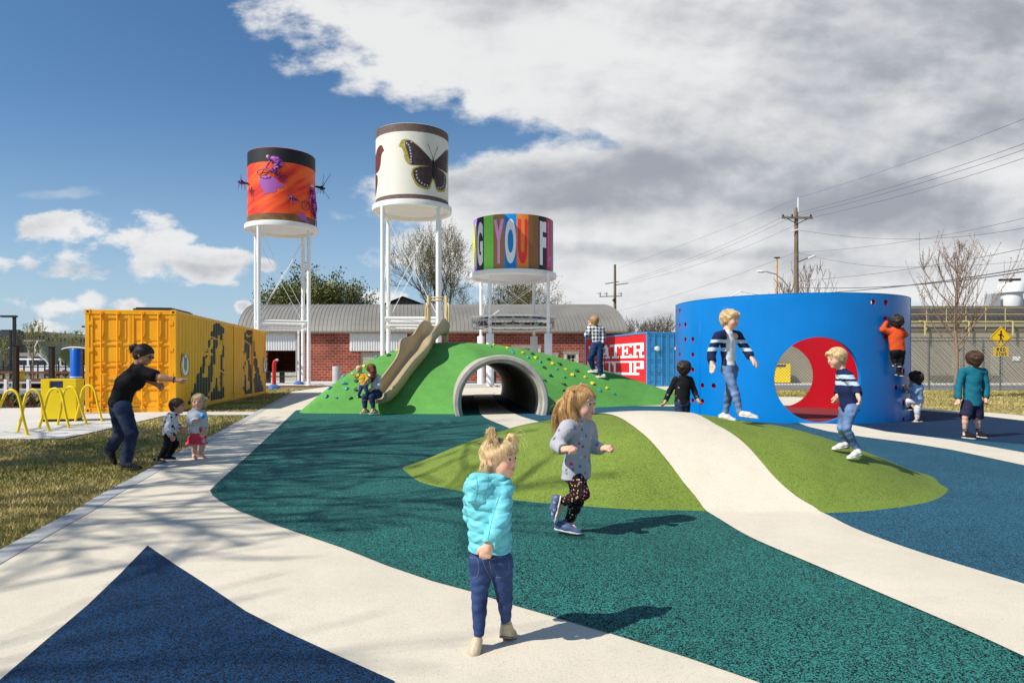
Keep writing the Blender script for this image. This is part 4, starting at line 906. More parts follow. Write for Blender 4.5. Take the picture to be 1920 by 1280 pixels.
# ------------------------------------------------------------ yellow bins, blue post, hoops
YB = mat('yellow_bin_paint', lin(250, 214, 0), .4, .03, 3)
def bin_(p, rz, s, lab, w=.95, d=.42, h=1.0):
    t = thing('recycling_bin', lab, 'bin', p, rz, 'yellow bins'); t.scale = (s, s, s); m = MB(); m.box(-w/2, w/2, -d/2, d/2, .06, h-.2)
    m.box(-w/2, -w/2+.17, -d/2, d/2, h-.2, h); m.box(w/2-.26, w/2, -d/2, d/2, h-.2, h); m.box(-w/2+.17, w/2-.26, -d/2+.0, d/2, h-.045, h); m.build('body', YB, t, bevel=.006)
    MB().box(-w/2+.171, w/2-.261, -d/2+.05, d/2-.05, h-.199, h-.046).build('opening', mat('bin_liner_blue', lin(50, 70, 120), .5), t); MB().cyl((0, -d/2-.004, h-.26), (0, -d/2, h-.26), .035, 16).build('lock', BLKM, t); MB().box(-w/2+.03, w/2-.03, -d/2+.03, d/2-.03, 0, .06).build('plinth', BLKM, t)
p = G(118, 789); bin_(p, R_(14), .98, 'large yellow recycling bin behind the yellow bicycle hoops', .70, .5, .96)
bin_(G(1239, 719), .1, 1.0, 'yellow bin standing in front of the light blue container doors', .78, .45, 1.12); bin_(G(1270, 720), .1, 1.0, 'yellow bin half hidden by the left edge of the blue drum', .78, .45, 1.12)
bin_(G(1461, 718.5), -.1, 1.1, 'yellow bin seen through the round opening of the blue drum', 1.2, .5, 1.2)
t = thing('blue_post', 'thick blue painted post with a pale ring behind the yellow bin', 'post', G(143, 776)); MB().lathe([(.135, 0), (.135, 1.64), (.12, 1.66), (.001, 1.66)], 28).build('shaft', mat('blue_post_paint', lin(0, 92, 190), .35), t, smooth=True, auto=40)
MB().lathe([(.139, .93), (.139, .955)], 28).build('ring', WHITE, t)
HOOP = mat('yellow_hoop_paint', lin(240, 206, 14), .4)
for i, (l, tp, r, lab) in enumerate([((-28, 817), (21, 731), (52, 816), 'leftmost yellow bicycle hoop, cut by the picture edge'), ((33, 810), (62, 730), (93, 808), 'second yellow bicycle hoop from the left'), ((73, 803), (103, 728), (130, 803), 'third yellow bicycle hoop, its left leg in front of the yellow bin'), ((108, 797), (132, 725), (163, 796), 'fourth yellow bicycle hoop, standing before the yellow bin'), ((141, 790), (166, 722), (192, 790), 'rightmost yellow bicycle hoop nearest the container')]):
    a, b = G(*l), G(*r); Z = (a.y+b.y)/2; top = P(*tp, Z); r_ = .13; pts = [a, a.lerp(Vector((top.x-r_, Z, top.z-.16)), .5), Vector((top.x-r_-.02, Z, top.z-.17)), Vector((top.x-r_*.72, Z, top.z-.05)), top, Vector((top.x+r_*.72, Z, top.z-.05)), Vector((top.x+r_+.02, Z, top.z-.17)), b.lerp(Vector((top.x+r_, Z, top.z-.16)), .5), b]
    t = thing('bicycle_hoop', lab, 'bicycle hoop', a, 0, 'yellow bicycle hoops'); pts = smooth_open([tuple(q-a) for q in pts], 5)
    MB().tube(pts, .024, 10).build('tube', HOOP, t, smooth=True)
    for q in (pts[0], pts[-1]): MB().cyl((q[0], q[1], 0), (q[0], q[1], .012), .06, 14).build('foot_plate', HOOP, t)
# ------------------------------------------------------------ right: fence, plant building, signs
WIRE = mat('galvanised_wire', lin(120, 120, 116), .5, metal=.3); PIPEM = mat('galvanised_pipe', lin(110, 110, 108), .5, metal=.3)
def chain_fence(x0, x1, Y, h, sp, lab, dense=.15, gates=()):
    t = thing('chain_link_fence', lab, 'fence', (x0, Y, 0)); L_ = x1-x0; m = MB(); n = int((L_+h)/dense)
    for k in range(n):
        for s in (1, -1):
            a = -h+k*dense if s == 1 else k*dense
            p0 = (a, 0, .05); p1 = (a+s*h, 0, .05+h)
            # clip to 0..L
            (xa, za), (xb, zb) = (p0[0], p0[2]), (p1[0], p1[2])
            def cl(xa, za, xb, zb):
                if xa > xb: xa, za, xb, zb = xb, zb, xa, za
                if xb <= 0 or xa >= L_: return None
                if xa < 0: za += (zb-za)*(-xa)/(xb-xa); xa = 0
                if xb > L_: zb -= (zb-za)*(xb-L_)/(xb-xa); xb = L_
                return xa, za, xb, zb
            c = cl(xa, za, xb, zb)
            if c: m.tube([(c[0], .002*s, c[1]), (c[2], .002*s, c[3])], .009, 3, cap=False)
    m.build('mesh_panel', WIRE, t)
    k = 0
    while k*sp <= L_+.01: MB().cyl((k*sp, 0, 0), (k*sp, 0, h+.12), .045, 8).build('post', PIPEM, t); k += 1
    MB().cyl((0, 0, h+.05), (L_, 0, h+.05), .025, 6).build('top_rail', PIPEM, t); MB().cyl((0, 0, .06), (L_, 0, .06), .012, 5).build('bottom_wire', PIPEM, t)
    return t
chain_fence(9.5, 30, 32.6, 2.35, 2.6, 'chain link fence beyond the grass strip on the right')
chain_fence(18, 40, 37.5, 2.7, 3.4, 'taller chain link fence with a plain top rail nearer the beige plant wall', .3)
BEI = mat('beige_render', lin(156, 146, 124), .85, .1, .6, .2, 8); YR = mat('cream_yellow_rail', lin(186, 172, 112), .6)
def plant():
    Y = 47.0; t = thing('industrial_building', 'beige industrial building with dark ribbed roof and yellow roof railing', 'building', (0, Y, 0)); X = lambda px, Z=Y: (px-960)/1280*Z; H = lambda py, Z=Y: CAMH+(684-py)/1280*Z
    x0 = X(1400); MB().box(x0, 60, 0, 22, 0, H(617)).build('wall', BEI, t); MB().box(x0-.05, 60, -.06, -.001, H(621), H(613)).build('wall_band', mat('brown_band', lin(120, 108, 90), .8), t)
    MB().box(x0, 60, -.12, 22.2, H(613)+.003, H(607)).build('parapet', BEI, t)
    # curved dark roof
    mb = MB(); vs = []; n = 14; K = 200
    for i in range(K+1):
        x = X(1660)+(60-X(1660))*i/K
        for j in range(n+1): a = math.pi*j/n; vs.append((x, 8-7.2*math.cos(a), H(607)+1.75*math.sin(a)**.8+(.04 if i % 2 else 0)))
    mb.add(vs, [(i*(n+1)+j, (i+1)*(n+1)+j, (i+1)*(n+1)+j+1, i*(n+1)+j+1) for i in range(K) for j in range(n)]); mb.build('dark_roof', mat('dark_ribbed_roof', lin(72, 66, 60), .7, .15, 1), t)
    mb = MB(); zb, zt = H(605), H(577); x = X(1405)
    while x < 58: mb.cyl((x, -.1, zb-.5), (x, -.1, zt), .03, 6); x += 1.35
    for z in (zt, zt-.45, zb+.05): mb.cyl((X(1405), -.1, z), (58, -.1, z), .028 if z > zb+.1 else .07, 6)
    mb.build('roof_railing', YR, t)
    x = X(1722)
    while x < 45: 
        MB().tube([(x, -.1, zb+.1), (x+.25, -.35, zb+.1), (x+.25, -.35, zb-.9)], .06, 6).build('drain_pipe', YR, t); x += 3.0
    for (a, b, c, d) in [(1858, 1878, 652, 726), (1786, 1800, 668, 720)]: MB().box(X(a), X(b), -.05, -.003, H(d), H(c)).build('door', mat('beige_door', lin(166, 158, 136), .7), t)
    MB().box(X(1740), X(1870), -.25, -.06, H(708), H(704)).build('ledge', mat('brown_ledge', lin(110, 92, 72), .9), t)
    MB().box(X(1899), X(1912), -.06, -.004, H(676), H(668)).build('small_sign', WHITE, t)
plant()
def vent():
    Z = 60; t = thing('rooftop_vent', 'white round rooftop vent topped by a dark rotating radar bar', 'vent', P(1897, 607, Z)); z = lambda py: (607-py)/1280*Z
    MB().lathe([(.75, 0), (.75, z(575)), (.82, z(572)), (.82, z(551)), (1.05, z(549)), (1.05, z(533)), (.98, z(531)), (.001, z(530))], 28).build('drum', WHITE, t, smooth=True, auto=40); MB().cyl((-.1, 0, z(531)), (-.1, 0, z(522)), .12, 8).build('mast', BLKM, t); MB().bar((-1.1, 0, z(525)), (.75, 0, z(524)), .2, .18).build('radar_bar', BLKM, t)
    MB().box(1.0, 2.6, -.5, 1.2, 0, z(560)).build('fan_box', WHITE, t); MB().box(-2.0, -1.2, -.3, .6, 0, z(551)).build('grey_box', MATS['grey_lattice'], t)
vent()
def ped_sign():
    Z = 34; c = P(1877, 632, Z); t = thing('pedestrian_sign', 'yellow diamond pedestrian crossing sign above a small PED XING plate', 'road sign', (c.x, Z, 0)); SY = mat('sign_yellow', lin(250, 200, 0), .4); SK = mat('sign_black', lin(16, 16, 16), .5)
    MB().box(-.04, .04, .03, .07, 0, c.z+.3).build('post', PIPEM, t); s = .545; zc = c.z
    MB().prism([(0, -s), (s, 0), (0, s), (-s, 0)], -.004, .012); d = MB(); d.add([(0, 0, zc-s), (s, 0, zc), (0, 0, zc+s), (-s, 0, zc), (0, .02, zc-s), (s, .02, zc), (0, .02, zc+s), (-s, .02, zc)], [(0, 1, 2, 3), (7, 6, 5, 4), (0, 4, 5, 1), (1, 5, 6, 2), (2, 6, 7, 3), (3, 7, 4, 0)]); dd = d.build('diamond', SY, t)
    b = MB(); q = s-.05; 
    for k, (a, e) in enumerate([((0, -q), (q, 0)), ((q, 0), (0, q)), ((0, q), (-q, 0)), ((-q, 0), (0, -q))]): b.bar((a[0], -.004, zc+a[1]), (e[0], -.004, zc+e[1]), .004, .018, Vector((0, 1, 0)))
    b.build('border', SK, dd)
    w = MB(); w.ell((.0, -.006, zc+.27), (.052, .004, .06), 12)
    for pts in [[(0, .2), (-.02, .0), (.0, -.05)], [(-.01, -.04), (.07, -.15), (.1, -.3)], [(-.01, -.04), (-.06, -.16), (-.13, -.29)], [(.0, .18), (.08, .08), (.13, -.0)], [(0, .18), (-.09, .1), (-.14, .14)]]:
        r = .045 if pts[0][1] == .2 else .026; w.tube([(a, -.006, zc+z) for a, z in pts], r, 6)
    w.v = [(v[0], -.002+(v[1]+.006)*.1-.002, v[2]) for v in w.v]; w.build('walking_figure', SK, dd)
    z0 = P(0, 668, Z).z; z1 = P(0, 650, Z).z; pl = MB().box(-.37, .37, -.002, .015, z0, z1).build('plate', SY, t)
    for ln, zz in (('PED', z0+.255), ('XING', z0+.04)):
        wd = .46 if ln == 'PED' else .56; n = len(ln)
        for k, ch in enumerate(ln):
            v, F = letter_bm(ch, wd/n*(.74 if ch != 'I' else .25), .17); m = MB(); m.add([(-wd/2+wd/n*(k+.5)+x, -.006, zz+y) for x, y in v], F); m.build('letter', SK, pl)['label'] = 'black letter '+ch
ped_sign()
# ------------------------------------------------------------ utility poles and wires
WOOD = mat('weathered_pole_wood', lin(122, 106, 88), .9, .2, 3); INS = mat('insulator', lin(60, 56, 54), .4); WIREB = mat('black_cable', lin(78, 78, 84), .6)
def pole1():
    Z = 58; b = P(1493, 684, Z); t = thing('utility_pole', 'tall wooden utility pole with one crossarm behind the blue drum', 'utility pole', (b.x, Z, 0)); h = lambda py: CAMH+(684-py)/1280*Z
    MB().tube([(0, 0, 0), (0, 0, h(390))], [.26, .15], 12).build('shaft', WOOD, t, smooth=True, auto=50); MB().cyl((.12, -.1, h(398)), (.12, -.1, h(371)), .06, 8).build('pin', WHITE, t)
    MB().bar((-1.3, -.2, h(409)), (1.3, -.2, h(409.5)), .14, .16).build('crossarm', WOOD, t)
    for s in (-1, 1): MB().bar((s*.85, -.22, h(411)), (0, -.22, h(421)), .03, .06).build('brace', BLKM, t)
    for x in (-1.2, -.42, 1.15): MB().lathe([(.05, 0), (.1, .06), (.06, .1), (.1, .14), (.04, .2), (.001, .2)], 10, (x, -.2, h(407.5))).build('insulator', INS, t)
    MB().cyl((-.5, -.2, h(435)), (.15, -.2, h(431)), .06, 8).build('bracket', WHITE, t)
    MB().tube([(.1, 0, h(492)), (.6, 0, h(487)), (1.1, 0, h(483))], .04, 6).build('lamp_arm', BLKM, t); MB().ell((1.3, 0, h(482)), (.4, .12, .1), 10, Matrix.Rotation(-.4, 3, 'Y')).build('lamp_head', WHITE, t)
def pole2():
    Z = 98; b = P(1153, 684, Z); t = thing('utility_pole', 'distant utility pole with cut-out switches beside the vaulted roof', 'utility pole', (b.x, Z, 0)); h = lambda py: CAMH+(684-py)/1280*Z; X = lambda px: (px-1153)/1280*Z
    MB().tube([(0, 0, 0), (0, 0, h(496))], [.28, .17], 10).build('shaft', WOOD, t, smooth=True, auto=50); MB().bar((X(1135), 0, h(532)), (X(1160), 0, h(528)), .12, .12).build('crossarm', WOOD, t); MB().bar((X(1154), 0, h(534)), (X(1178), 0, h(531)), .12, .12).build('crossarm', WOOD, t); MB().bar((X(1124), 0, h(556)), (X(1166), 0, h(555)), .1, .12).build('crossarm', WOOD, t)
    for px in (1125, 1137, 1164): m = MB(); m.cyl((X(px), -.1, h(555)), (X(px), -.1, h(548)), .1, 8); m.cyl((X(px)-.4, -.1, h(550)), (X(px)+.2, -.1, h(551)), .06, 6); m.build('switch', MATS['grey_lattice'], t)
    MB().tube([(0, -.25, h(560)), (-.4, -.25, h(564))], .12, 8).build('transformer_bracket', BLKM, t)
pole1(); pole2()
wn = 0
def wire(lab, pts, r=.022, name='power_line'):
    q = [P(*p) for p in pts]; a = q[0]; m = MB(); full = smooth_open([tuple(v) for v in q], 10); m.tube(full, r, 5); o = m.build(name, WIREB); tag(o, lab, 'cable', 'overhead cables')
def sag(a, b, s, n=5):
    out = []
    for k in range(n+1): t = k/n; out.append((a[0]+(b[0]-a[0])*t, a[1]+(b[1]-a[1])*t+s*4*t*(1-t), 1/((1-t)/a[2]+t/b[2])))
    return out
for lab, a, b, s in [('highest thin wire running from the far pole up over the near pole tip', (1160, 502, 98), (1497, 371, 58), 4), ('upper wire between the two poles', (1160, 530, 98), (1468, 406, 58), 9), ('middle wire between the two poles', (1168, 531, 98), (1482, 408, 58), 9), ('lower wire between the two poles', (1176, 532, 98), (1518, 409, 58), 12),
        ('thin wire from the near pole tip towards the upper right', (1497, 371, 58), (2000, 190, 26), 8), ('outer wire from the crossarm to the upper right', (1468, 406, 58), (2000, 240, 27), 9), ('centre wire from the crossarm to the upper right', (1482, 408, 58), (2000, 252, 27), 9), ('inner wire from the crossarm to the upper right', (1518, 409, 58), (2000, 268, 27), 9),
        ('cable from beside the vaulted roof to mid height of the near pole', (1130, 590, 98), (1491, 473, 58), 8), ('slack cable leaving mid height of the near pole to the right', (1494, 473, 58), (1740, 500, 45), 10), ('pair of cables drooping right of the upper pole bracket', (1498, 432, 58), (2000, 410, 30), 26), ('pale cable rising right from mid height of the pole', (1494, 474, 58), (2000, 388, 28), 14),
        ('cable above the bare tree rising to the right', (1500, 527, 58), (2000, 448, 24), 10), ('heavy cable crossing in front of the bare tree', (1370, 556, 66), (2000, 488, 24), 15), ('second heavy cable just below the first', (1500, 540, 58), (2000, 494, 24), 14), ('faint cable behind the bare tree', (1740, 500, 45), (2000, 478, 30), 5),
        ('low dark cable behind the blue container', (1160, 604, 98), (1290, 588, 80), 3), ('lowest cable above the blue container roof', (1165, 610, 98), (1290, 597, 80), 3)]:
    wire(lab, sag(a, b, s), .009 if 'thin' in lab or 'faint' in lab or 'pale' in lab else (.022 if 'heavy' in lab else .011))
def street_light():
    Z = 62; t = thing('street_light', 'cobra head street light left of the near utility pole', 'street light', P(1478, 684, Z)*Vector((1, 1, 0)) if False else Vector((P(1478, 684, Z).x, Z, 0))); X = lambda px: (px-1478)/1280*Z; h = lambda py: CAMH+(684-py)/1280*Z
    MB().cyl((0, 0, 0), (0, 0, h(536)), .1, 10).build('post', MATS['grey_lattice'], t); MB().tube([(0, 0, h(538)), (X(1468), 0, h(525)), (X(1455), 0, h(514)), (X(1436), 0, h(509))], .06, 8).build('arm', MATS['grey_lattice'], t); MB().ell((X(1427), 0, h(509)), (.42, .16, .13), 12).build('lamp_head', WHITE, t)
street_light()
t = thing('marker_pole', 'thin yellow pole left of the near utility pole', 'pole', (P(1457, 684, 64).x, 64, 0)); MB().cyl((0, 0, 0), (0, 0, P(0, 484, 64).z), .08, 8).build('shaft', mat('yellow_pole_paint', lin(214, 160, 50), .6), t); MB().box(-.25, .25, -.1, .1, P(0, 484, 64).z, P(0, 482, 64).z).build('cap', BLKM, t)
def roof_rails():
    Z = 56; t = thing('roof_walkway', 'white pipe walkway railing showing above the blue drum', 'railing', (0, Z, 0)); f = lambda px, py: Vector(((px-960)/1280*Z, 0, CAMH+(684-py)/1280*Z)); m = MB()
    for a, b in [((1368, 557), (1388, 546)), ((1388, 546), (1440, 555)), ((1388, 546), (1388, 575)), ((1410, 549), (1410, 575)), ((1368, 557), (1368, 575)), ((1440, 555), (1440, 575)), ((1368, 562), (1440, 560))]: m.cyl(f(*a), f(*b), .05, 6)
    m.build('rails', WHITE, t); MB().box(f(1360, 0).x, f(1445, 0).x, -.5, 3, 0, f(0, 575).z).build('platform', MATS['beige_render'], t)
roof_rails()
# ------------------------------------------------------------ left: street scene
DW = mat('dark_timber', lin(46, 34, 28), .8, .2, 4); BKP = mat('black_pole_paint', lin(22, 22, 24), .5)
def lamp(px, py, pb, arm, Z, lab, two=False):
    x = P(px, 684, Z).x; t = thing('street_lamp', lab, 'street lamp', (x, Z, 0), 0, 'black street lamps'); h = P(px, py, Z).z
    MB().box(-.055, .055, -.055, .055, 0, h).build('post', BKP, t); MB().box(arm/1280*Z, .09 if not two else -arm/1280*Z, -.1, .1, h-.02, h+.07).build('lamp_arm', BKP, t)
lamp(27, 594, 0, -24, 32, 'black right-angled street lamp nearest the left edge of the picture'); lamp(175, 613, 0, -20, 40, 'black right-angled street lamp beside the yellow container'); lamp(20, 620, 0, -17, 48, 'farther black street lamp with arms to both sides', True)
for px, py, Z, lab in [(30, 648, 24, 'dark timber post right of the left street lamp'), (97, 651, 25, 'dark timber post behind the yellow bin'), (152, 655, 26, 'dark timber post behind the blue post')]:
    t = thing('timber_post', lab, 'post', (P(px, 0, Z).x, Z, 0), 0, 'dark timber posts'); h = P(0, py, Z).z; MB().box(-.075, .075, -.075, .075, 0, h).build('shaft', DW, t, bevel=.01); MB().box(-.09, .09, -.09, .09, h, h+.03).build('cap', BKP, t)
def white_fence():
    Z = 27; t = thing('white_rail_fence', 'low white rail fence behind the planting bed on the left', 'fence', (0, Z, 0)); X = lambda px: (px-960)/1280*Z
    for px in (-30, 12, 54, 92): MB().box(X(px)-.06, X(px)+.06, -.06, .06, 0, .68).build('post', WHITE, t, bevel=.01)
    for z in (.52, .25): MB().box(X(-60), X(95), -.03, .03, z, z+.07).build('rail', mat('grey_rail', lin(190, 190, 190), .6), t)
white_fence()
t = thing('timber_bench', 'low brown timber bench rows beyond the white fence', 'bench', (P(60, 0, 34).x, 34, 0)); 
for k, z in enumerate((.42, .8)): MB().box(-3, 4.5, k*1.2, k*1.2+.5, z, z+.12).build('plank', mat('brown_timber', lin(120, 76, 48), .8, .2, 3), t)
for x in (-2.8, -.5, 2, 4.2): MB().box(x, x+.15, 0, 1.6, 0, .42).build('leg', BKP, t)
t = thing('timber_bench', 'brown timber bench to the right behind the blue post', 'bench', (P(150, 0, 36).x, 36, 0)); MB().box(-1.8, 1.6, 0, .5, .45, .57).build('plank', MATS['brown_timber'], t); MB().box(-1.5, 1.4, .1, .4, 0, .45).build('support', BKP, t)
def thin_fence():
    Z = 40; t = thing('black_rail_fence', 'thin black railing along the far street', 'fence', (0, Z, 0)); X = lambda px: (px-960)/1280*Z
    for k, px in enumerate(range(-20, 175, 13)): MB().box(X(px)-.03, X(px)+.03, -.03, .03, 0, 1.5).build('post', BKP, t)
    for z in (.4, 1.1): MB().box(X(-30), X(175), -.02, .02, z, z+.05).build('rail', BKP, t)
thin_fence()
def planting(poly, n, seed, lab):
    rg = random.Random(seed); mb = MB(); 
    for _ in range(n):
        while True:
            x = rg.uniform(min(p[0] for p in poly), max(p[0] for p in poly)); y = rg.uniform(min(p[1] for p in poly), max(p[1] for p in poly))
            if inpoly(x, y, poly): break
        for q in range(rg.randint(7, 12)):
            a = rg.uniform(0, 6.28); l = rg.uniform(.1, .32); e = Vector((math.cos(a)*l*.7, math.sin(a)*l*.7, l)); b = Vector((x+rg.uniform(-.1, .1), y+rg.uniform(-.1, .1), .02)); s = Vector((-math.sin(a), math.cos(a), 0))*l*.22
            mb.cur = rg.choice((0, 0, 1, 2)); mb.add([b, b+e*.6+s, b+e, b+e*.6-s], [(0, 1, 2, 3)])
    o = mb.build('ground_cover', [mat('bed_leaf_green', lin(74, 88, 46), .7), mat('bed_leaf_pale', lin(120, 124, 70), .7), mat('bed_leaf_red', lin(104, 60, 50), .7)]); tag(o, lab, 'planting', kind='stuff')
sheet('planting_soil', [(-30, 17.1), (-14.4, 19.9), (-12.5, 21.3), (-13.2, 24.6), (-30, 22)], .02, mat('dark_soil', lin(84, 66, 52), .95, .3, 4))
planting([(-30, 17.1), (-14.4, 19.9), (-12.5, 21.3), (-13.2, 24), (-30, 21.5)], 900, 5, 'low shrubby ground cover in the bed behind the bicycle hoops')
def left_building():
    Z = 120; X = lambda px: (px-80)/1280*Z; H = lambda py: CAMH+(684-py)/1280*Z; cx = P(80, 0, Z).x; SAND = mat('pale_limestone', lin(186, 176, 156), .8, .08, .3); DG = mat('dark_grey_glass', lin(50, 54, 58), .3)  # DG: even dark grey for the windows and the rooftop box
    t = thing('stone_building', 'pale stone building with rows of arched windows far behind the lamps', 'building', (cx, Z, 0))
    m = MB(); m.box(X(28), X(86), 0, 20, 0, H(622)); m.build('wall', SAND, t); m = MB(); m.add([(X(86), 0, 0), (X(164), 3, 0), (X(164), 3, H(632)), (X(86), 0, H(624))], [(0, 1, 2, 3)]); m.add([(X(86), 0, H(624)), (X(164), 3, H(632)), (X(120), 60, H(632)), (X(50), 40, H(630))], [(0, 1, 2, 3)]); m.build('side_wall', mat('shaded_limestone', lin(172, 162, 142), .8, .08, .3), t)  # side wall is the same stone, its shade put into a darker colour
    MB().box(X(27), X(87), -.8, 0, H(624), H(621)).build('cornice', SAND, t); MB().box(X(27), X(87), -.5, 0, H(640), H(638)).build('cornice', SAND, t)
    for k in range(8): px = 31+k*7; MB().box(X(px), X(px+3.6), -.06, .05, H(636), H(629)).build('window', DG, t)
    for k in range(5): px = 34+k*11; MB().box(X(px), X(px+6), -.06, .05, H(662), H(646)).build('window', DG, t)
    d = Vector((X(164)-X(86), 3, 0)).normalized(); nrm = Vector((d.y, -d.x, 0))
    for k in range(12):
        p = Vector((X(86), 0, 0))+d*(.3+k*.6); z = H(640); w = MB(); q = nrm*.08
        w.add([p+q+Vector((0, 0, z)), p+d*.35+q+Vector((0, 0, z)), p+d*.35+q+Vector((0, 0, z+.55)), p+d*.17+q+Vector((0, 0, z+.68)), p+q+Vector((0, 0, z+.55))], [(0, 1, 2, 3, 4)]); w.build('arched_window', DG, t)
        if k % 2 == 0: p = p+Vector((0, 0, -.0)); w = MB(); w.add([p+q+Vector((0, 0, z-2.0)), p+d*.7+q+Vector((0, 0, z-2.0)), p+d*.7+q+Vector((0, 0, z-1.1)), p+d*.35+q+Vector((0, 0, z-.8)), p+q+Vector((0, 0, z-1.1))], [(0, 1, 2, 3, 4)]); w.build('arched_window', DG, t)
    MB().box(X(120), X(140), 18, 30, 0, H(624)).build('rooftop_box', DG, t)
    t = thing('dark_building', 'dark glazed building at the far left edge', 'building', (P(-6, 0, Z-12).x, Z-12, 0)); X2 = lambda px: (px-80)/1280*(Z-12)+0; MB().box(-6, 3.2, 0, 1.5, 0, 6.7).build('wall', mat('dark_cladding', lin(62, 62, 66), .5, .1, .5), t)
    for k in range(3): MB().box(-5.6+k*2.9, -3.4+k*2.9, -.06, 0, 1.5, 5.2).build('window', DG, t)
    t = thing('low_building', 'low wide building front behind the street at left', 'building', (P(100, 0, 92).x, 92, 0)); MB().box(-8, 5, 0, 10, 0, 2.9).build('wall', mat('grey_brown_wall', lin(160, 152, 140), .8, .1, .5), t)
    for k in range(5): MB().box(-7.4+k*2.4, -6+k*2.4, -.05, 0, .3, 2.4).build('window', DG, t)
left_building()
def canopy(Z, pts, mastpx, lab, col):
    t = thing('shade_canopy', lab, 'shade canopy', (0, Z, 0), 0, 'curved shade canopies'); f = lambda px, py, d=0: Vector(((px-960)/1280*(Z+d), d, CAMH+(684-py)/1280*(Z+d)))
    n = 10; a, b, c, d = [f(*p) for p in pts]; m = MB(); vs = []
    for i in range(n+1):
        for j in range(n+1):
            u, v = i/n, j/n; q = a*(1-u)*(1-v)+b*u*(1-v)+c*u*v+d*(1-u)*v; q = q-Vector((0, 0, 1))*.9*math.sin(math.pi*u)*math.sin(math.pi*v)-Vector((0, 0, .35))*(math.sin(math.pi*u)+math.sin(math.pi*v)); vs.append(q)
    m.add(vs, [(i*(n+1)+j, (i+1)*(n+1)+j, (i+1)*(n+1)+j+1, i*(n+1)+j+1) for i in range(n) for j in range(n)]); m.build('fabric', col, t, smooth=True)
    for l in mastpx: MB().tube(smooth_open([tuple(f(*p)) for p in l], 5), .055, 8).build('curved_mast', WHITE, t, smooth=True)
SG = mat('sage_fabric', lin(140, 160, 146), .7); LG = mat('lime_fabric', lin(150, 170, 90), .7)
canopy(52, [(68, 640, 0), (118, 640, 0), (108, 668, 6), (92, 660, 8)], [[(71, 640), (66, 652), (72, 664), (86, 676), (94, 690), (96, 715)], [(94, 690), (82, 694), (78, 712)]], 'sage green sail canopy on bent white masts beside the dark timber post', SG)
canopy(56, [(100, 652, 0), (170, 650, 0), (170, 665, 8), (110, 658, 10)], [[(100, 700), (103, 668), (115, 655), (140, 651), (165, 655), (176, 668)], [(162, 712), (164, 690), (172, 676)]], 'lime green canopy on a white arch left of the container', LG)
canopy(50, [(-30, 640, 0), (24, 648, 0), (30, 660, 6), (-20, 662, 6)], [[(-20, 690), (-5, 664), (10, 655), (22, 650)]], 'sage canopy cut by the left picture edge', SG)
def vehicle(px, Z, col, lab, name='parked_van'):
    t = thing(name, lab, 'van', (P(px, 0, Z).x, Z, 0)); m = MB(); m.add([(x, y, z) for y in (-.9, .9) for x, z in [(-2.3, .35), (2.3, .35), (2.4, .8), (2.2, 1.15), (1.4, 1.25), (.8, 1.95), (-2.2, 2.0), (-2.35, 1.2)]], [tuple(range(7, -1, -1)), tuple(range(8, 16))]+[(i, (i+1) % 8, 8+(i+1) % 8, 8+i) for i in range(8)]); m.build('body', mat(name+'_paint_'+str(px), col, .3), t, bevel=.08)
    for x in (-1.9, -.6, .35): MB().box(x, x+1.0, -.93, -.905, 1.25, 1.8).build('window', GLASS, t)
    for x in (-1.5, 1.5):
        for y in (-.86, .86): MB().cyl((x, y-.12, .36), (x, y+.12, .36), .36, 16).build('wheel', BKP, t)
vehicle(75, 78, lin(230, 230, 230), 'white van parked on the far street between the canopies'); vehicle(157, 76, lin(200, 202, 200), 'pale van behind the blue post on the far street'); vehicle(12, 84, lin(40, 42, 46), 'dark van parked at the far left of the street')
t = thing('street_bin', 'small yellow street bin by the left lamp', 'bin', (P(36, 0, 38).x, 38, 0)); MB().lathe([(.25, 0), (.27, .9), (.2, .98), (.001, 1.0)], 14).build('body', YB, t, smooth=True, auto=40); t.location.z = .0
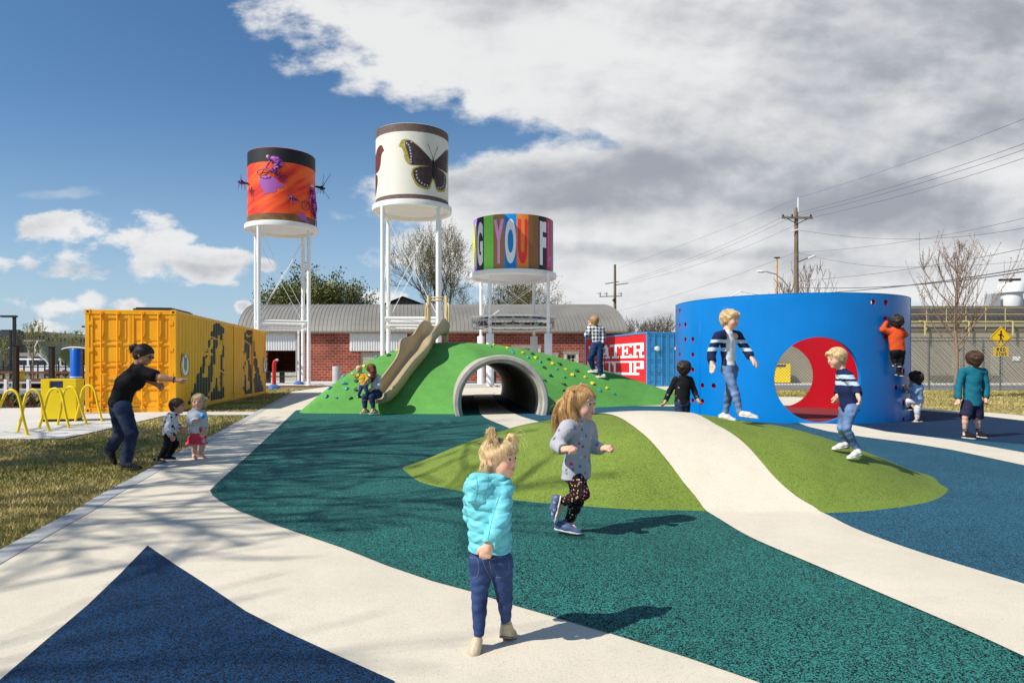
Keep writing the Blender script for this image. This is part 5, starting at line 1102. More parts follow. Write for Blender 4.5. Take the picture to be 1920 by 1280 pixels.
# ------------------------------------------------------------ trees
BARK = mat('grey_bark', lin(104, 92, 78), .9, .2, 4); BARKD = mat('dark_bark', lin(92, 78, 62), .9, .2, 4)
def tree(lab, loc, h, crown_r, seed, leaf_mats, nleaf=6, leaf=.16, trunk_r=.22, levels=5, spread=.55, upright=.35, split=(2, 4), trunk_h=.28, name='tree', group=None, bark=None, twigr=.012, base_h=None):
    rg = random.Random(seed); t = thing(name, lab, 'tree', loc, 0, group); tk = MB(); cr = MB(); L_ = []
    def grow(p, d, ln, r, lv):
        n = 3; pts = [p]; dd = d.copy()
        for i in range(n):
            dd = (dd+Vector((rg.gauss(0, .13), rg.gauss(0, .13), rg.gauss(0, .07)+.05*upright))).normalized(); pts.append(pts[-1]+dd*ln/n)
        r2 = max(r*.62, twigr); tgt = tk if lv >= levels-1 else cr; tgt.tube(pts, [r, r*.85, r*.74, r2] if n == 3 else r, 7 if lv >= levels-1 else (5 if lv > 2 else 3), cap=False)
        if lv <= 2:
            for q in pts[1:]: L_.append((q, dd))
        if lv == 0: return
        k = rg.randint(*split)+(1 if lv <= 2 else 0)
        for j in range(k):
            a = 2*math.pi*(j+rg.uniform(-.3, .3))/k; f, s, u = frame_of(dd); sp = spread*rg.uniform(.55, 1.35)
            nd = (dd*math.cos(sp)+(s*math.cos(a)+u*math.sin(a))*math.sin(sp)+Vector((0, 0, upright*.35))).normalized(); at = pts[-1] if j < 2 else pts[rg.randint(1, 3)]
            grow(at, nd, ln*rg.uniform(.66, .86), r2*(.92 if j == 0 else .75), lv-1)
    q = .74; tot = sum(q**k for k in range(levels)); l0 = h*(1-trunk_h)/tot*1.02
    tk.tube([(0, 0, -.05), (rg.uniform(-.03, .03)*h*.3, 0, h*trunk_h*.5), (0, 0, h*trunk_h)], [trunk_r*1.35, trunk_r*1.05, trunk_r], 10)
    for j in range(4):
        a = j*1.57+rg.uniform(-.4, .4); sp = spread*.8*rg.uniform(.5, 1.2) if j else .08
        grow(Vector((0, 0, h*trunk_h*(1-.06*j))), Vector((math.sin(sp)*math.cos(a), math.sin(sp)*math.sin(a), math.cos(sp))), l0*rg.uniform(.85, 1.05), trunk_r*(.7 if j else .8), levels-1)
    # fit crown to the wanted radius and height
    rr_ = sorted(math.hypot(v[0], v[1]) for v in cr.v); mx = rr_[int(len(rr_)*.95)]; mz = sorted(v[2] for v in cr.v)[int(len(cr.v)*.998)]; sx = crown_r/mx; b0 = h*trunk_h*.8
    def fit(v): f = min(1, max(0, (v[2]-b0*.5)/(b0+.01))); s = 1+(sx-1)*f; return (v[0]*s, v[1]*s, v[2] if v[2] < b0 else b0+(v[2]-b0)*(h-b0)/(mz-b0))
    tk.v = [fit(v) for v in tk.v]; cr.v = [fit(v) for v in cr.v]
    tk.build('trunk', bark or BARK, t, smooth=True); c = cr.build('crown', bark or BARK, t, smooth=True)
    if nleaf:
        lf = MB()
        for p, d in L_:
            p = Vector(fit(p))
            for _ in range(nleaf):
                o = p+Vector((rg.gauss(0, 1), rg.gauss(0, 1), rg.gauss(0, 1)))*leaf*1.6; a = Vector((rg.gauss(0, 1), rg.gauss(0, 1), rg.gauss(0, 1))).normalized(); b = a.orthogonal().normalized(); s = leaf*rg.uniform(.5, 1.1)
                lf.cur = rg.randrange(len(leaf_mats)); lf.add([o-a*s, o+b*s*.45, o+a*s, o-b*s*.45], [(0, 1, 2, 3)])
        lf.build('leaves', leaf_mats, t)
    return t
LF1 = [mat('leaf_olive', lin(104, 108, 44), .7), mat('leaf_yellowgreen', lin(140, 140, 60), .7), mat('leaf_dark', lin(64, 72, 34), .7)]
LF2 = [mat('bud_yellow', lin(150, 142, 70), .7), mat('bud_olive', lin(110, 108, 56), .7)]
LF3 = [mat('bud_brown', lin(112, 84, 66), .8), mat('bud_pink', lin(150, 124, 108), .8)]
LF4 = [mat('young_leaf_green', lin(122, 140, 50), .7), mat('young_leaf_yellow', lin(160, 164, 70), .7)]
def at(px, Z): return (P(px, 0, Z).x, Z, 0)
def ht(py, Z): return CAMH+(684-py)/1280*Z
tree('leafy olive green tree behind the left part of the vaulted roof', at(585, 78), ht(500, 78), 5.9, 11, LF1, 6, .20, .3, 5, .6, .25, trunk_h=.14, bark=BARKD)
tree('smaller leafy tree joining the olive tree on its right', at(668, 80), ht(530, 80), 3.6, 5, LF1, 5, .2, .22, 4, .6, .25, trunk_h=.14, bark=BARKD)
tree('tall bare budding tree behind the butterfly tower', at(828, 74), ht(418, 74), 5.0, 23, LF2, 2, .085, .34, 6, .5, .45, trunk_h=.12, bark=BARKD, twigr=.02)
tree('bare dark branched tree behind the lettered tower', at(985, 78), ht(520, 78), 5.0, 31, LF2, 1, .11, .3, 6, .62, .2, trunk_h=.16, bark=BARKD, twigr=.02)
def upright_tree(lab, loc, h, cr_, seed, mats, nbud, bud, tr, bark, group=None, first=.28, nb=22, twr=.006):
    rg = random.Random(seed); t = thing('tree', lab, 'tree', loc, 0, group); tk = MB(); c = MB(); lf = MB()
    lead = [Vector((math.sin(k*1.3+seed)*.02*h*(k/10), math.cos(k*1.7)*.015*h*(k/10), h*k/10)) for k in range(11)]
    tk.tube([Vector((0, 0, -.05))]+lead[1:], [max(tr*(1-k/10.5), twr) for k in range(11)], 9)
    def buds(pts):
        for q in pts:
            for _ in range(nbud):
                o = q+Vector((rg.gauss(0, 1), rg.gauss(0, 1), rg.gauss(0, 1)))*bud*.8; a = Vector((rg.gauss(0, 1), rg.gauss(0, 1), rg.gauss(0, 1))).normalized(); b = a.orthogonal().normalized(); s = bud*rg.uniform(.5, 1.1)
                lf.cur = rg.randrange(len(mats)); lf.add([o-a*s, o+b*s*.5, o+a*s, o-b*s*.5], [(0, 1, 2, 3)])
    def branch(p, out, ln, r, lv):
        d = out; pts = [p]; n = 7
        for i in range(n):
            d = (d+Vector((rg.gauss(0, .07), rg.gauss(0, .07), .13+rg.gauss(0, .05)))).normalized(); pts.append(pts[-1]+d*ln/n)
        c.tube(pts, [max(r*(1-i/(n+.5)), twr) for i in range(n+1)], 5 if lv else 3, cap=False); buds(pts[2:] if lv else pts[1:])
        if lv:
            for i in range(rg.randint(5, 8)):
                q = pts[rg.randint(1, n-1)]; a = rg.uniform(0, 6.28); o = Vector((math.cos(a)*.6, math.sin(a)*.6, .75)).normalized(); branch(q, o, ln*rg.uniform(.22, .5), r*.4, lv-1)
    for k in range(nb):
        f = first+(.86-first)*k/(nb-1); a = k*2.4+rg.uniform(-.3, .3); z = f*h; i = min(int(f*10), 9); p = lead[i].lerp(lead[i+1], f*10-i)
        ln = min((1-f)*h*.95, cr_*1.9)*rg.uniform(.7, 1.05); e = rg.uniform(.55, .8); branch(p, Vector((math.cos(a)*e, math.sin(a)*e, .62)).normalized(), ln, tr*.36*(1.2-f), 1)
    tk.build('trunk', bark, t, smooth=True); c.build('crown', bark, t, smooth=True)
    if nbud: lf.build('buds' if bud < .06 else 'leaves', mats, t)
TB = mat('tan_bark', lin(140, 116, 96), .9, .2, 6)
upright_tree('young bare upright tree behind the boy in the teal top', at(1793, 25.5), ht(446, 25.5), 1.95, 42, LF3, 3, .032, .08, TB, nb=30)
upright_tree('bare upright tree around the near utility pole', at(1512, 60), ht(492, 60), 2.6, 17, LF3, 2, .05, .13, TB, twr=.014)
upright_tree('bare tree left of the near utility pole foot', at(1476, 62), ht(522, 62), 2, 19, LF3, 2, .05, .1, TB, twr=.014)
for i, (px, py, Z, r) in enumerate([(1180, 596, 110, 4), (1245, 590, 115, 5), (1225, 600, 120, 4), (1160, 606, 105, 3)]):
    tree(['thin bare tree right of the vaulted roof end', 'bare tree behind the light blue container roof', 'lower bare tree behind the blue container', 'small bare bush at the vaulted roof corner'][i], at(px, Z), ht(py, Z), r, 50+i, LF3, 0, .1, .16, 5, .6, .4, trunk_h=.2, twigr=.03)
for i, (px, py, Z, r) in enumerate([(62, 600, 44, 1.6), (8, 630, 50, 1.8), (140, 618, 60, 2.6), (105, 620, 64, 2.4)]):
    upright_tree(['slim young yellow-green tree between the left lamps', 'young yellow-green tree at the left picture edge', 'young tree behind the blue post', 'young tree behind the sail canopy'][i], at(px, Z), ht(py, Z), r, 70+i, LF4, 2, .05, .07, TB, twr=.01, nb=12)
# trees outside the picture whose branches shade the path and lawn
tree('big bare tree standing on the lawn outside the left of the picture', (-12.6, 4.6, 0), 12.5, 6.0, 91, LF3, 0, .07, .34, 6, .6, .3, trunk_h=.30, twigr=.024)
tree('big bare tree behind the photographer on the left', (-12.4, -3.7, 0), 11, 5.2, 95, LF3, 0, .07, .26, 6, .62, .3, trunk_h=.30, twigr=.010)
# ------------------------------------------------------------ people: bodies grown as one smooth implicit surface
def A_(v): return np.array([v[0], v[1], v[2]], np.float32)
class Sdf:
    def __init__(s): s.p = []
    def cap(s, a, b, ra, rb=None, k=.01, flat=None, ribs=None, op='u'): s.p.append(('c', A_(a), A_(b), ra, ra if rb is None else rb, k, flat, ribs, op)); return s
    def ell(s, c, r, M=None, k=.01, op='u'): s.p.append(('e', A_(c), np.array(M, np.float32) if M is not None else np.eye(3, dtype=np.float32), np.array(r, np.float32), 0, k, None, None, op)); return s
    def plane(s, c, n, k=.002, reg=None): n = Vector(n).normalized(); s.p.append(('p', A_(c), A_(n), reg, 0, k, None, None, 'x')); return s   # removes the side n points to
    def chain(s, pts, rs, k=.01, flat=None, ribs=None):
        for i in range(len(pts)-1): s.cap(pts[i], pts[i+1], rs[i], rs[i+1], k, flat, ribs)
        return s
    def mesh(s, h, fold=0, ff=40, seed=0, smooth=1, quilt=None):
        lo = np.full(3, 1e9); hi = -lo; 
        for q in s.p:
            if q[-1] in ('s', 'x'): continue
            if q[0] == 'c': r = max(q[3], q[4]); lo = np.minimum(lo, np.minimum(q[1], q[2])-r); hi = np.maximum(hi, np.maximum(q[1], q[2])+r)
            else: r = q[3].max(); lo = np.minimum(lo, q[1]-r); hi = np.maximum(hi, q[1]+r)
        lo -= 4*h+fold*3+.01; hi += 4*h+fold*3+.01; n = np.ceil((hi-lo)/h).astype(int)+1
        ax = [(lo[i]+h*np.arange(n[i])).astype(np.float32) for i in range(3)]; D = np.full(n, 10., np.float32)
        for q in s.p:
            kd, k, op = q[0], q[5], q[-1]; pad = k+3*h
            if kd == 'c': r = max(q[3], q[4]); a, b = np.minimum(q[1], q[2])-r-pad, np.maximum(q[1], q[2])+r+pad
            elif kd == 'e': r = q[3].max(); a, b = q[1]-r-pad, q[1]+r+pad
            else: a, b = (lo, hi) if q[3] is None else (np.array(q[3][0])-q[3][1], np.array(q[3][0])+q[3][1])
            i0 = np.clip(np.floor((a-lo)/h).astype(int), 0, n-1); i1 = np.clip(np.ceil((b-lo)/h).astype(int)+1, 1, n)
            if (i1 <= i0).any(): continue
            sl = tuple(slice(i0[i], i1[i]) for i in range(3)); X = ax[0][sl[0]][:, None, None]; Y = ax[1][sl[1]][None, :, None]; Z = ax[2][sl[2]][None, None, :]
            if kd == 'c':
                A, B = q[1], q[2]; v = B-A; L2 = float(v@v)+1e-12
                px, py, pz = X-A[0], Y-A[1], Z-A[2]; t = np.clip((px*v[0]+py*v[1]+pz*v[2])/L2, 0, 1); r = q[3]+(q[4]-q[3])*t
                if q[7]: r = r+q[7][0]*(np.sqrt(np.abs(np.sin(np.pi*(t*math.sqrt(L2)+q[7][2])/q[7][1])))-.6)
                qx, qy, qz = px-t*v[0], py-t*v[1], pz-t*v[2]
                if q[6] is not None:
                    fn, f = q[6]; c = (qx*fn[0]+qy*fn[1]+qz*fn[2])*(1/f-1); qx = qx+c*fn[0]; qy = qy+c*fn[1]; qz = qz+c*fn[2]
                    l = np.sqrt(qx*qx+qy*qy+qz*qz); d = (l-r)*(.5+.5*f)
                else: d = np.sqrt(qx*qx+qy*qy+qz*qz)-r
            elif kd == 'e':
                px, py, pz = X-q[1][0], Y-q[1][1], Z-q[1][2]; M = q[2]; rr = q[3]; u = [(px*M[0, i]+py*M[1, i]+pz*M[2, i]) for i in range(3)]
                k0 = np.sqrt(sum((u[i]/rr[i])**2 for i in range(3)))+1e-9; k1 = np.sqrt(sum((u[i]/rr[i]**2)**2 for i in range(3)))+1e-9; d = k0*(k0-1)/k1
            else: d = (X-q[1][0])*q[2][0]+(Y-q[1][1])*q[2][1]+(Z-q[1][2])*q[2][2]
            E = D[sl]
            if op == 'u': hh = np.clip(.5+.5*(d-E)/k, 0, 1); D[sl] = d*(1-hh)+E*hh-k*hh*(1-hh)
            else:
                d = -d if op == 's' else d; hh = np.clip(.5-.5*(d-E)/k, 0, 1); D[sl] = d*(1-hh)+E*hh+k*hh*(1-hh)
        if fold:
            X, Y, Z = ax[0][:, None, None], ax[1][None, :, None], ax[2][None, None, :]; ph = seed*1.7
            w = np.sin(ff*(Z*1.6+.35*X)+2.2*np.sin(ff*.45*X+ph)+1.5*np.sin(ff*.5*Y+ph*2))*.6+np.sin(ff*.8*(X-.6*Z)+1.7*np.sin(ff*.6*Z+ph)+1.3*np.sin(ff*.4*Y))*.5
            D += (fold*w).astype(np.float32)
        if quilt:
            X, Y, Z = ax[0][:, None, None], ax[1][None, :, None], ax[2][None, None, :]; q = Z/quilt[1]+.10*np.sin(X*30+1)+.10*np.sin(Y*35)
            D -= (quilt[0]*(np.abs(np.sin(np.pi*q))**.45-.7)).astype(np.float32)
        return nets(D, lo, h, smooth)
def nets(D, lo, h, smooth):
    S = D < 0; n = D.shape; cnt = np.zeros((n[0]-1, n[1]-1, n[2]-1), np.float32); acc = np.zeros(cnt.shape+(3,), np.float32)
    c = [(i, j, k) for i in (0, 1) for j in (0, 1) for k in (0, 1)]; sl = lambda o: tuple(slice(o[i], n[i]-1+o[i]) for i in range(3))
    for a in c:
        for x in range(3):
            if a[x]: continue
            b = tuple(a[i]+(1 if i == x else 0) for i in range(3)); da, db = D[sl(a)], D[sl(b)]; m = S[sl(a)] != S[sl(b)]; t = np.where(m, da/(da-db+1e-20), 0)
            cnt += m
            for i in range(3): acc[..., i] += np.where(m, a[i]+(t if i == x else 0), 0)
    act = cnt > 0; idx = -np.ones(cnt.shape, np.int64); idx[act] = np.arange(act.sum()); cell = np.argwhere(act); V = (cell+acc[act]/cnt[act][:, None])*h+lo
    F = []
    for x in range(3):
        y, z = (x+1) % 3, (x+2) % 3; s0 = [slice(1, n[i]-1) for i in range(3)]; s0[x] = slice(0, n[x]-1); s1 = list(s0); s1[x] = slice(1, n[x]); a, b = S[tuple(s0)], S[tuple(s1)]; e = np.argwhere(a != b)
        if not len(e): continue
        sg = a[tuple(e.T)]; e = e+np.array([0 if i == x else 1 for i in range(3)])
        def g(dy, dz): q = e.copy(); q[:, y] -= dy; q[:, z] -= dz; return idx[tuple(q.T)]
        f = np.stack([g(1, 1), g(0, 1), g(0, 0), g(1, 0)], 1); f[~sg] = f[~sg][:, ::-1]; F.append(f)
    F = np.concatenate(F); F = F[(F >= 0).all(1)]
    for _ in range(smooth):
        ac = np.zeros_like(V); w = np.zeros(len(V))
        for i in range(4):
            a, b = F[:, i], F[:, (i+1) % 4]; np.add.at(ac, a, V[b]); np.add.at(w, a, 1)
        V = V*.45+.55*ac/np.maximum(w, 1)[:, None]
    return V, F
def skin(name, c, r2=None): return mat(name, c, .48, .05, 14, sub=.12, spec=.35)
SK_FAIR = mat('fair_skin', lin(232, 180, 152), .5, .05, 20, .05, 200, sub=.15, spec=.35, bdist=.001)
SK_MED = mat('medium_skin', lin(206, 150, 120), .5, .05, 20, .05, 200, sub=.15, spec=.35, bdist=.001)
LIPS = mat('lips', lin(204, 122, 110), .45); BROWL = mat('light_brow', lin(190, 150, 108), .8); BROWD = mat('dark_brow', lin(60, 42, 32), .8); CHEEK = mat('rosy_cheek', lin(232, 166, 142), .5, .05, 20, sub=.15)
EYEW = mat('eye_white', lin(226, 224, 218), .2); IRIS = mat('dark_iris', lin(40, 44, 52), .1)
def cloth(name, col, var=.08, bs=240, rough=.85, bump=.25, col2=None, vs=18):
    if name in MATS: return MATS[name]
    m = mat(name, col, rough, var, vs, bump, bs, col2=col2, spec=.25, bdist=.002); wrinkle(m); return m
def wrinkle(m):
    nt = m.node_tree; N = nt.nodes; L = nt.links; b = N['Principled BSDF']; tc = N.new('ShaderNodeTexCoord'); mp = N.new('ShaderNodeMapping'); mp.inputs['Scale'].default_value = (1, 1, 1.7); L.new(tc.outputs['Object'], mp.inputs[0])
    no = N.new('ShaderNodeTexNoise'); no.noise_type = 'RIDGED_MULTIFRACTAL'; no.inputs['Scale'].default_value = 13; no.inputs['Detail'].default_value = 2.5; no.inputs['Distortion'].default_value = .9; L.new(mp.outputs[0], no.inputs[0])
    bu = N.new('ShaderNodeBump'); bu.inputs['Strength'].default_value = .55; bu.inputs['Distance'].default_value = .008; L.new(no.outputs[0], bu.inputs['Height'])
    if b.inputs['Normal'].links: L.new(b.inputs['Normal'].links[0].from_socket, bu.inputs['Normal'])
    L.new(bu.outputs[0], b.inputs['Normal'])
def fuzzy(name, nodes_fn, rough=.85):
    if name in MATS: return MATS[name]
    m = bpy.data.materials.new(name); m.use_nodes = True; nt = m.node_tree; b = nt.nodes['Principled BSDF']; b.inputs['Roughness'].default_value = rough; b.inputs['Specular IOR Level'].default_value = .25
    tc = nt.nodes.new('ShaderNodeTexCoord'); nodes_fn(nt, nt.nodes, nt.links, b, tc); wrinkle(m); MATS[name] = m; return m
def pattern(name, base, spots, scale=30, thr=.22, rough=.85):
    """voronoi spots of several colours on a base cloth"""
    def f(nt, N, L, b, tc):
        vo = N.new('ShaderNodeTexVoronoi'); vo.inputs['Scale'].default_value = scale; L.new(tc.outputs['Object'], vo.inputs[0])
        no = N.new('ShaderNodeTexNoise'); no.inputs['Scale'].default_value = scale*2.2; L.new(tc.outputs['Object'], no.inputs[0])
        ad = N.new('ShaderNodeMath'); ad.operation = 'MULTIPLY_ADD'; L.new(no.outputs[0], ad.inputs[0]); ad.inputs[1].default_value = .35; L.new(vo.outputs['Distance'], ad.inputs[2])
        lt = N.new('ShaderNodeMath'); lt.operation = 'LESS_THAN'; L.new(ad.outputs[0], lt.inputs[0]); lt.inputs[1].default_value = thr+.175
        sp = N.new('ShaderNodeSeparateColor'); L.new(vo.outputs['Color'], sp.inputs[0]); r = N.new('ShaderNodeValToRGB'); r.color_ramp.interpolation = 'CONSTANT'; L.new(sp.outputs[0], r.inputs[0]); e = r.color_ramp.elements
        e[0].color = (*spots[0], 1); e[0].position = 0; e[1].color = (*spots[-1], 1); e[1].position = 1-1/len(spots) if len(spots) > 1 else 1
        for i, c in enumerate(spots[1:-1]): q = e.new((i+1)/len(spots)); q.color = (*c, 1)
        mx = N.new('ShaderNodeMix'); mx.data_type = 'RGBA'; L.new(lt.outputs[0], mx.inputs[0]); mx.inputs[6].default_value = (*base, 1); L.new(r.outputs[0], mx.inputs[7]); L.new(mx.outputs[2], b.inputs[0])
    return fuzzy(name, f, rough)
def plaid(name, c1, c2, sc=.05):
    def f(nt, N, L, b, tc):
        s = N.new('ShaderNodeSeparateXYZ'); L.new(tc.outputs['Object'], s.inputs[0]); o = []
        for i in (0, 2):
            m1 = N.new('ShaderNodeMath'); m1.operation = 'PINGPONG'; L.new(s.outputs[i], m1.inputs[0]); m1.inputs[1].default_value = sc; g = N.new('ShaderNodeMath'); g.operation = 'GREATER_THAN'; L.new(m1.outputs[0], g.inputs[0]); g.inputs[1].default_value = sc/2; o.append(g)
        a = N.new('ShaderNodeMath'); a.operation = 'ADD'; L.new(o[0].outputs[0], a.inputs[0]); L.new(o[1].outputs[0], a.inputs[1]); r = N.new('ShaderNodeValToRGB'); r.color_ramp.interpolation = 'CONSTANT'
        h = N.new('ShaderNodeMath'); h.operation = 'MULTIPLY'; L.new(a.outputs[0], h.inputs[0]); h.inputs[1].default_value = .5; L.new(h.outputs[0], r.inputs[0]); e = r.color_ramp.elements; e[0].color = (*c1, 1); e[1].color = (*c2, 1); e[1].position = .8; q = e.new(.4); q.color = (*[(x+y)/2 for x, y in zip(c1, c2)], 1); L.new(r.outputs[0], b.inputs[0])
    return fuzzy(name, f)
def bands(name, base, band, zs, rough=.85):
    """horizontal bands between the heights in zs"""
    def f(nt, N, L, b, tc):
        s = N.new('ShaderNodeSeparateXYZ'); L.new(tc.outputs['Object'], s.inputs[0]); no = N.new('ShaderNodeTexNoise'); no.inputs['Scale'].default_value = 22; L.new(tc.outputs['Object'], no.inputs[0]); ad = N.new('ShaderNodeMath'); ad.operation = 'MULTIPLY_ADD'; L.new(no.outputs[0], ad.inputs[0]); ad.inputs[1].default_value = .016; L.new(s.outputs[2], ad.inputs[2])
        tot = None
        for z0, z1 in zs:
            c = N.new('ShaderNodeMath'); c.operation = 'COMPARE'; L.new(ad.outputs[0], c.inputs[0]); c.inputs[1].default_value = (z0+z1)/2+.008; c.inputs[2].default_value = (z1-z0)/2
            if tot is None: tot = c
            else: a = N.new('ShaderNodeMath'); a.operation = 'ADD'; L.new(tot.outputs[0], a.inputs[0]); L.new(c.outputs[0], a.inputs[1]); tot = a
        mx = N.new('ShaderNodeMix'); mx.data_type = 'RGBA'; L.new(tot.outputs[0], mx.inputs[0]); mx.inputs[6].default_value = (*base, 1); mx.inputs[7].default_value = (*band, 1); L.new(mx.outputs[2], b.inputs[0])
    return fuzzy(name, f, rough)
def denim(name, c, worn=.35):
    if name in MATS: return MATS[name]
    m = mat(name, c, .8, .42, 7, .4, 420, col2=tuple(min(1, k*(1.25+worn)+worn*.06) for k in c), thr=(.3, .72), vdet=12, spec=.2, bdist=.002); wrinkle(m); return m
def axes(yaw, pitch=0, roll=0):
    y = R_(yaw); F = Vector((math.sin(y), -math.cos(y), 0)); Rt = Vector((0, 0, 1)).cross(F)*-1      # Rt: person's own right
    M = Matrix((Rt, F, Vector((0, 0, 1)))).transposed()
    return M @ Matrix.Rotation(R_(-pitch), 3, 'X') @ Matrix.Rotation(R_(roll), 3, 'Y')               # columns: right, forward, up
def person(label, Z, head, hh, yaw, joints, top, bottom, shoes, hair, skinm=SK_FAIR, pitch=0, roll=0, byaw=None, root=None, adult=False, res=34, wid=1.0, brow=None, extra=None, hand_k=None, eyes=True, smile=0, z_off=0):
    """joints: photo positions (px, py, depth offset); the image-left arm and leg end in a, the right ones in b"""
    s = hh/1280*Z; g = {k: P(v[0], v[1], Z+v[2]) for k, v in joints.items()}; HC = P(head[0], head[1], Z+head[2]); byaw = yaw if byaw is None else byaw
    if root is None: root = Vector((g['pv'].x, g['pv'].y, 0)); root.z = float(terr(np.array(root.x), np.array(root.y)))
    t = thing('person', label, 'person', root)
    for k in g: g[k] = g[k]-root
    HC = HC-root; M = axes(yaw, pitch, roll); bF = axes(byaw).col[1]; bR = axes(byaw).col[0]; H = lambda x, y, z: HC+M @ Vector((x*s, y*s, z*s)); fn = (bF.x, bF.y, bF.z)
    B = Sdf(); k = .05*s; Mn = np.array([[M[i][j] for j in range(3)] for i in range(3)])
    aw = 1.0 if adult else 1.0
    # ---- head
    B.ell(H(0, -.06, .10), (.385*s, .46*s, .40*s), Mn, k); B.ell(H(0, .10, -.12), (.31*s, .30*s, .36*s), Mn, .1*s)
    B.ell(H(0, .13, -.36), (.20*s, .20*s, .13*s), Mn, .12*s); B.ell(H(0, .29, -.405), (.085*s, .075*s, .07*s), Mn, .08*s)
    for q in (-1, 1):
        B.ell(H(.17*q, .24, -.19), (.12*s, .12*s, .12*s), Mn, .1*s); B.ell(H(.12*q, .35, .115), (.13*s, .05*s, .035*s), Mn, .06*s)
        B.ell(H(.15*q, .45, .015), (.085*s, .085*s, .05*s), Mn, .04*s, 's'); B.ell(H(.15*q, .345, .012), (.075*s, .05*s, .042*s), Mn, .02*s)
        E = axes(yaw, pitch, roll) @ Matrix.Rotation(R_(22)*q, 3, 'Z'); En = np.array([[E[i][j] for j in range(3)] for i in range(3)])
        B.ell(H(.385*q, -.05, -.05), (.035*s, .085*s, .125*s), En, .03*s); B.ell(H(.425*q, -.03, -.04), (.02*s, .04*s, .07*s), En, .02*s, 's')
    B.cap(H(0, .37, .05), H(0, .445, -.10), .035*s, .052*s, .05*s); 
    for q in (-1, 1): B.ell(H(.045*q, .40, -.125), (.035*s, .04*s, .03*s), Mn, .03*s); B.ell(H(.025*q, .435, -.16), (.016*s, .02*s, .02*s), Mn, .01*s, 's')
    B.cap(H(-.075, .365, -.235+smile), H(0, .405, -.232), .024*s, .028*s, .02*s); B.cap(H(.075, .365, -.235+smile), H(0, .405, -.232), .024*s, .028*s, .02*s)
    B.cap(H(-.06, .355, -.275+smile*.6), H(0, .385, -.29), .026*s, .032*s, .02*s); B.cap(H(.06, .355, -.275+smile*.6), H(0, .385, -.29), .026*s, .032*s, .02*s)
    B.cap(H(-.08, .39, -.255+smile), H(.08, .39, -.255+smile), .008*s, .008*s, .01*s, op='s')
    # ---- neck, trunk, limbs
    nk = g['nk']; B.cap(H(0, -.12, -.30), nk, .205*s, .23*s, .06*s)
    pv = g['pv']; sa, sb = g['sa'], g['sb']; ch = (sa+sb)/2; W_ = wid
    cc = ch.lerp(pv, .22); wa = ch.lerp(pv, .62)
    if 'mid' in g: wa = g['mid']
    tw = [.50*W_, .47*W_, .46*W_]
    trunk = [(ch, cc, .34*W_, tw[0]), (cc, wa, tw[0], tw[1]), (wa, pv, tw[1], tw[2])]
    for a, b, r1, r2 in trunk: B.cap(a, b, r1*s*.86, r2*s*.86, .08*s, (fn, .70))
    ar = [.19, .155, .135, .105] if not adult else [.25, .2, .17, .125]; lr = [.315*W_, .20, .178, .12] if not adult else [.42, .30, .27, .18]
    for q in 'ab':
        S_, E_, W2 = g['s'+q], g['e'+q], g['w'+q]; B.cap(ch, S_, .22*s, ar[0]*s, .08*s); B.cap(S_, E_, ar[0]*s*.9, ar[1]*s*.9, k); B.cap(E_, W2, ar[1]*s*.95, ar[3]*s, k)
        Hp, Kn, An = g['h'+q], g['k'+q], g['n'+q]; B.cap(pv, Hp, lr[0]*s*.8, lr[0]*s*.85, k); B.cap(Hp, Kn, lr[0]*s*.85, lr[1]*s*.9, k); m_ = Kn.lerp(An, .35); B.cap(Kn, m_, lr[1]*s*.88, lr[2]*s*.95, k); B.cap(m_, An, lr[2]*s*.95, lr[3]*s*.9, k)
        # hand
        hd = (joints.get('d'+q)); d = (P(hd[0], hd[1], Z+hd[2])-root-W2).normalized() if hd else (W2-E_).normalized()
        hk = (hand_k or {}).get(q, {}); L_ = s*(.58 if not adult else .72); curl = hk.get('curl', .5); n = Vector(hk.get('palm', bR*(1 if q == 'a' else -1)*(-1 if abs((byaw % 360)-180) < 90 else 1))); n = (n-d*n.dot(d)); n = n.normalized() if n.length > .01 else d.orthogonal().normalized()
        th = Vector(hk.get('thumb', bF)); X_ = (th-d*th.dot(d)-n*th.dot(n)); X_ = X_.normalized() if X_.length > .05 else d.cross(n)
        wd = L_*.40; hkk = .018*s
        B.cap(W2, W2+d*L_*.2, ar[3]*s*.92, .11*s, .03*s)
        for i in range(4):
            x = (i-1.5)/3*wd*.82; kb = W2+d*L_*(.50-.02*abs(i-1))-X_*x; fr = (.052 if adult else .050)*s*(1-.06*(i == 3)); B.cap(W2+d*L_*.16-X_*x*.7, kb, .075*s, .062*s, .03*s)
            fl = L_*[.40, .45, .42, .33][i]; p0 = kb; an = 0
            fc = hk.get('fingers', [curl]*4)[i]
            for j, fr_ in enumerate((.45, .32, .23)):
                an += fc*(.9+.25*j)*(1.0+.08*i); p1 = p0+(d*math.cos(an)+n*math.sin(an))*fl*fr_; B.cap(p0, p1, fr*(1-.1*j), fr*(.92-.1*j), hkk if j == 0 else .012*s); p0 = p1
        t0 = W2+d*L_*.16+X_*wd*.38; td = (d*.75+X_*.6+n*.25).normalized(); t1 = t0+td*L_*.26; t2 = t1+(d*.85+X_*.1+n*(.25+.5*curl)).normalized()*L_*.22; B.cap(t0, t1, .068*s, .055*s, .03*s); B.cap(t1, t2, .055*s, .045*s, .014*s)
        # foot inside the shoe or bare
        T_ = g['t'+q]; B.cap(An, T_.lerp(An, .25), .11*s, .085*s, .04*s)
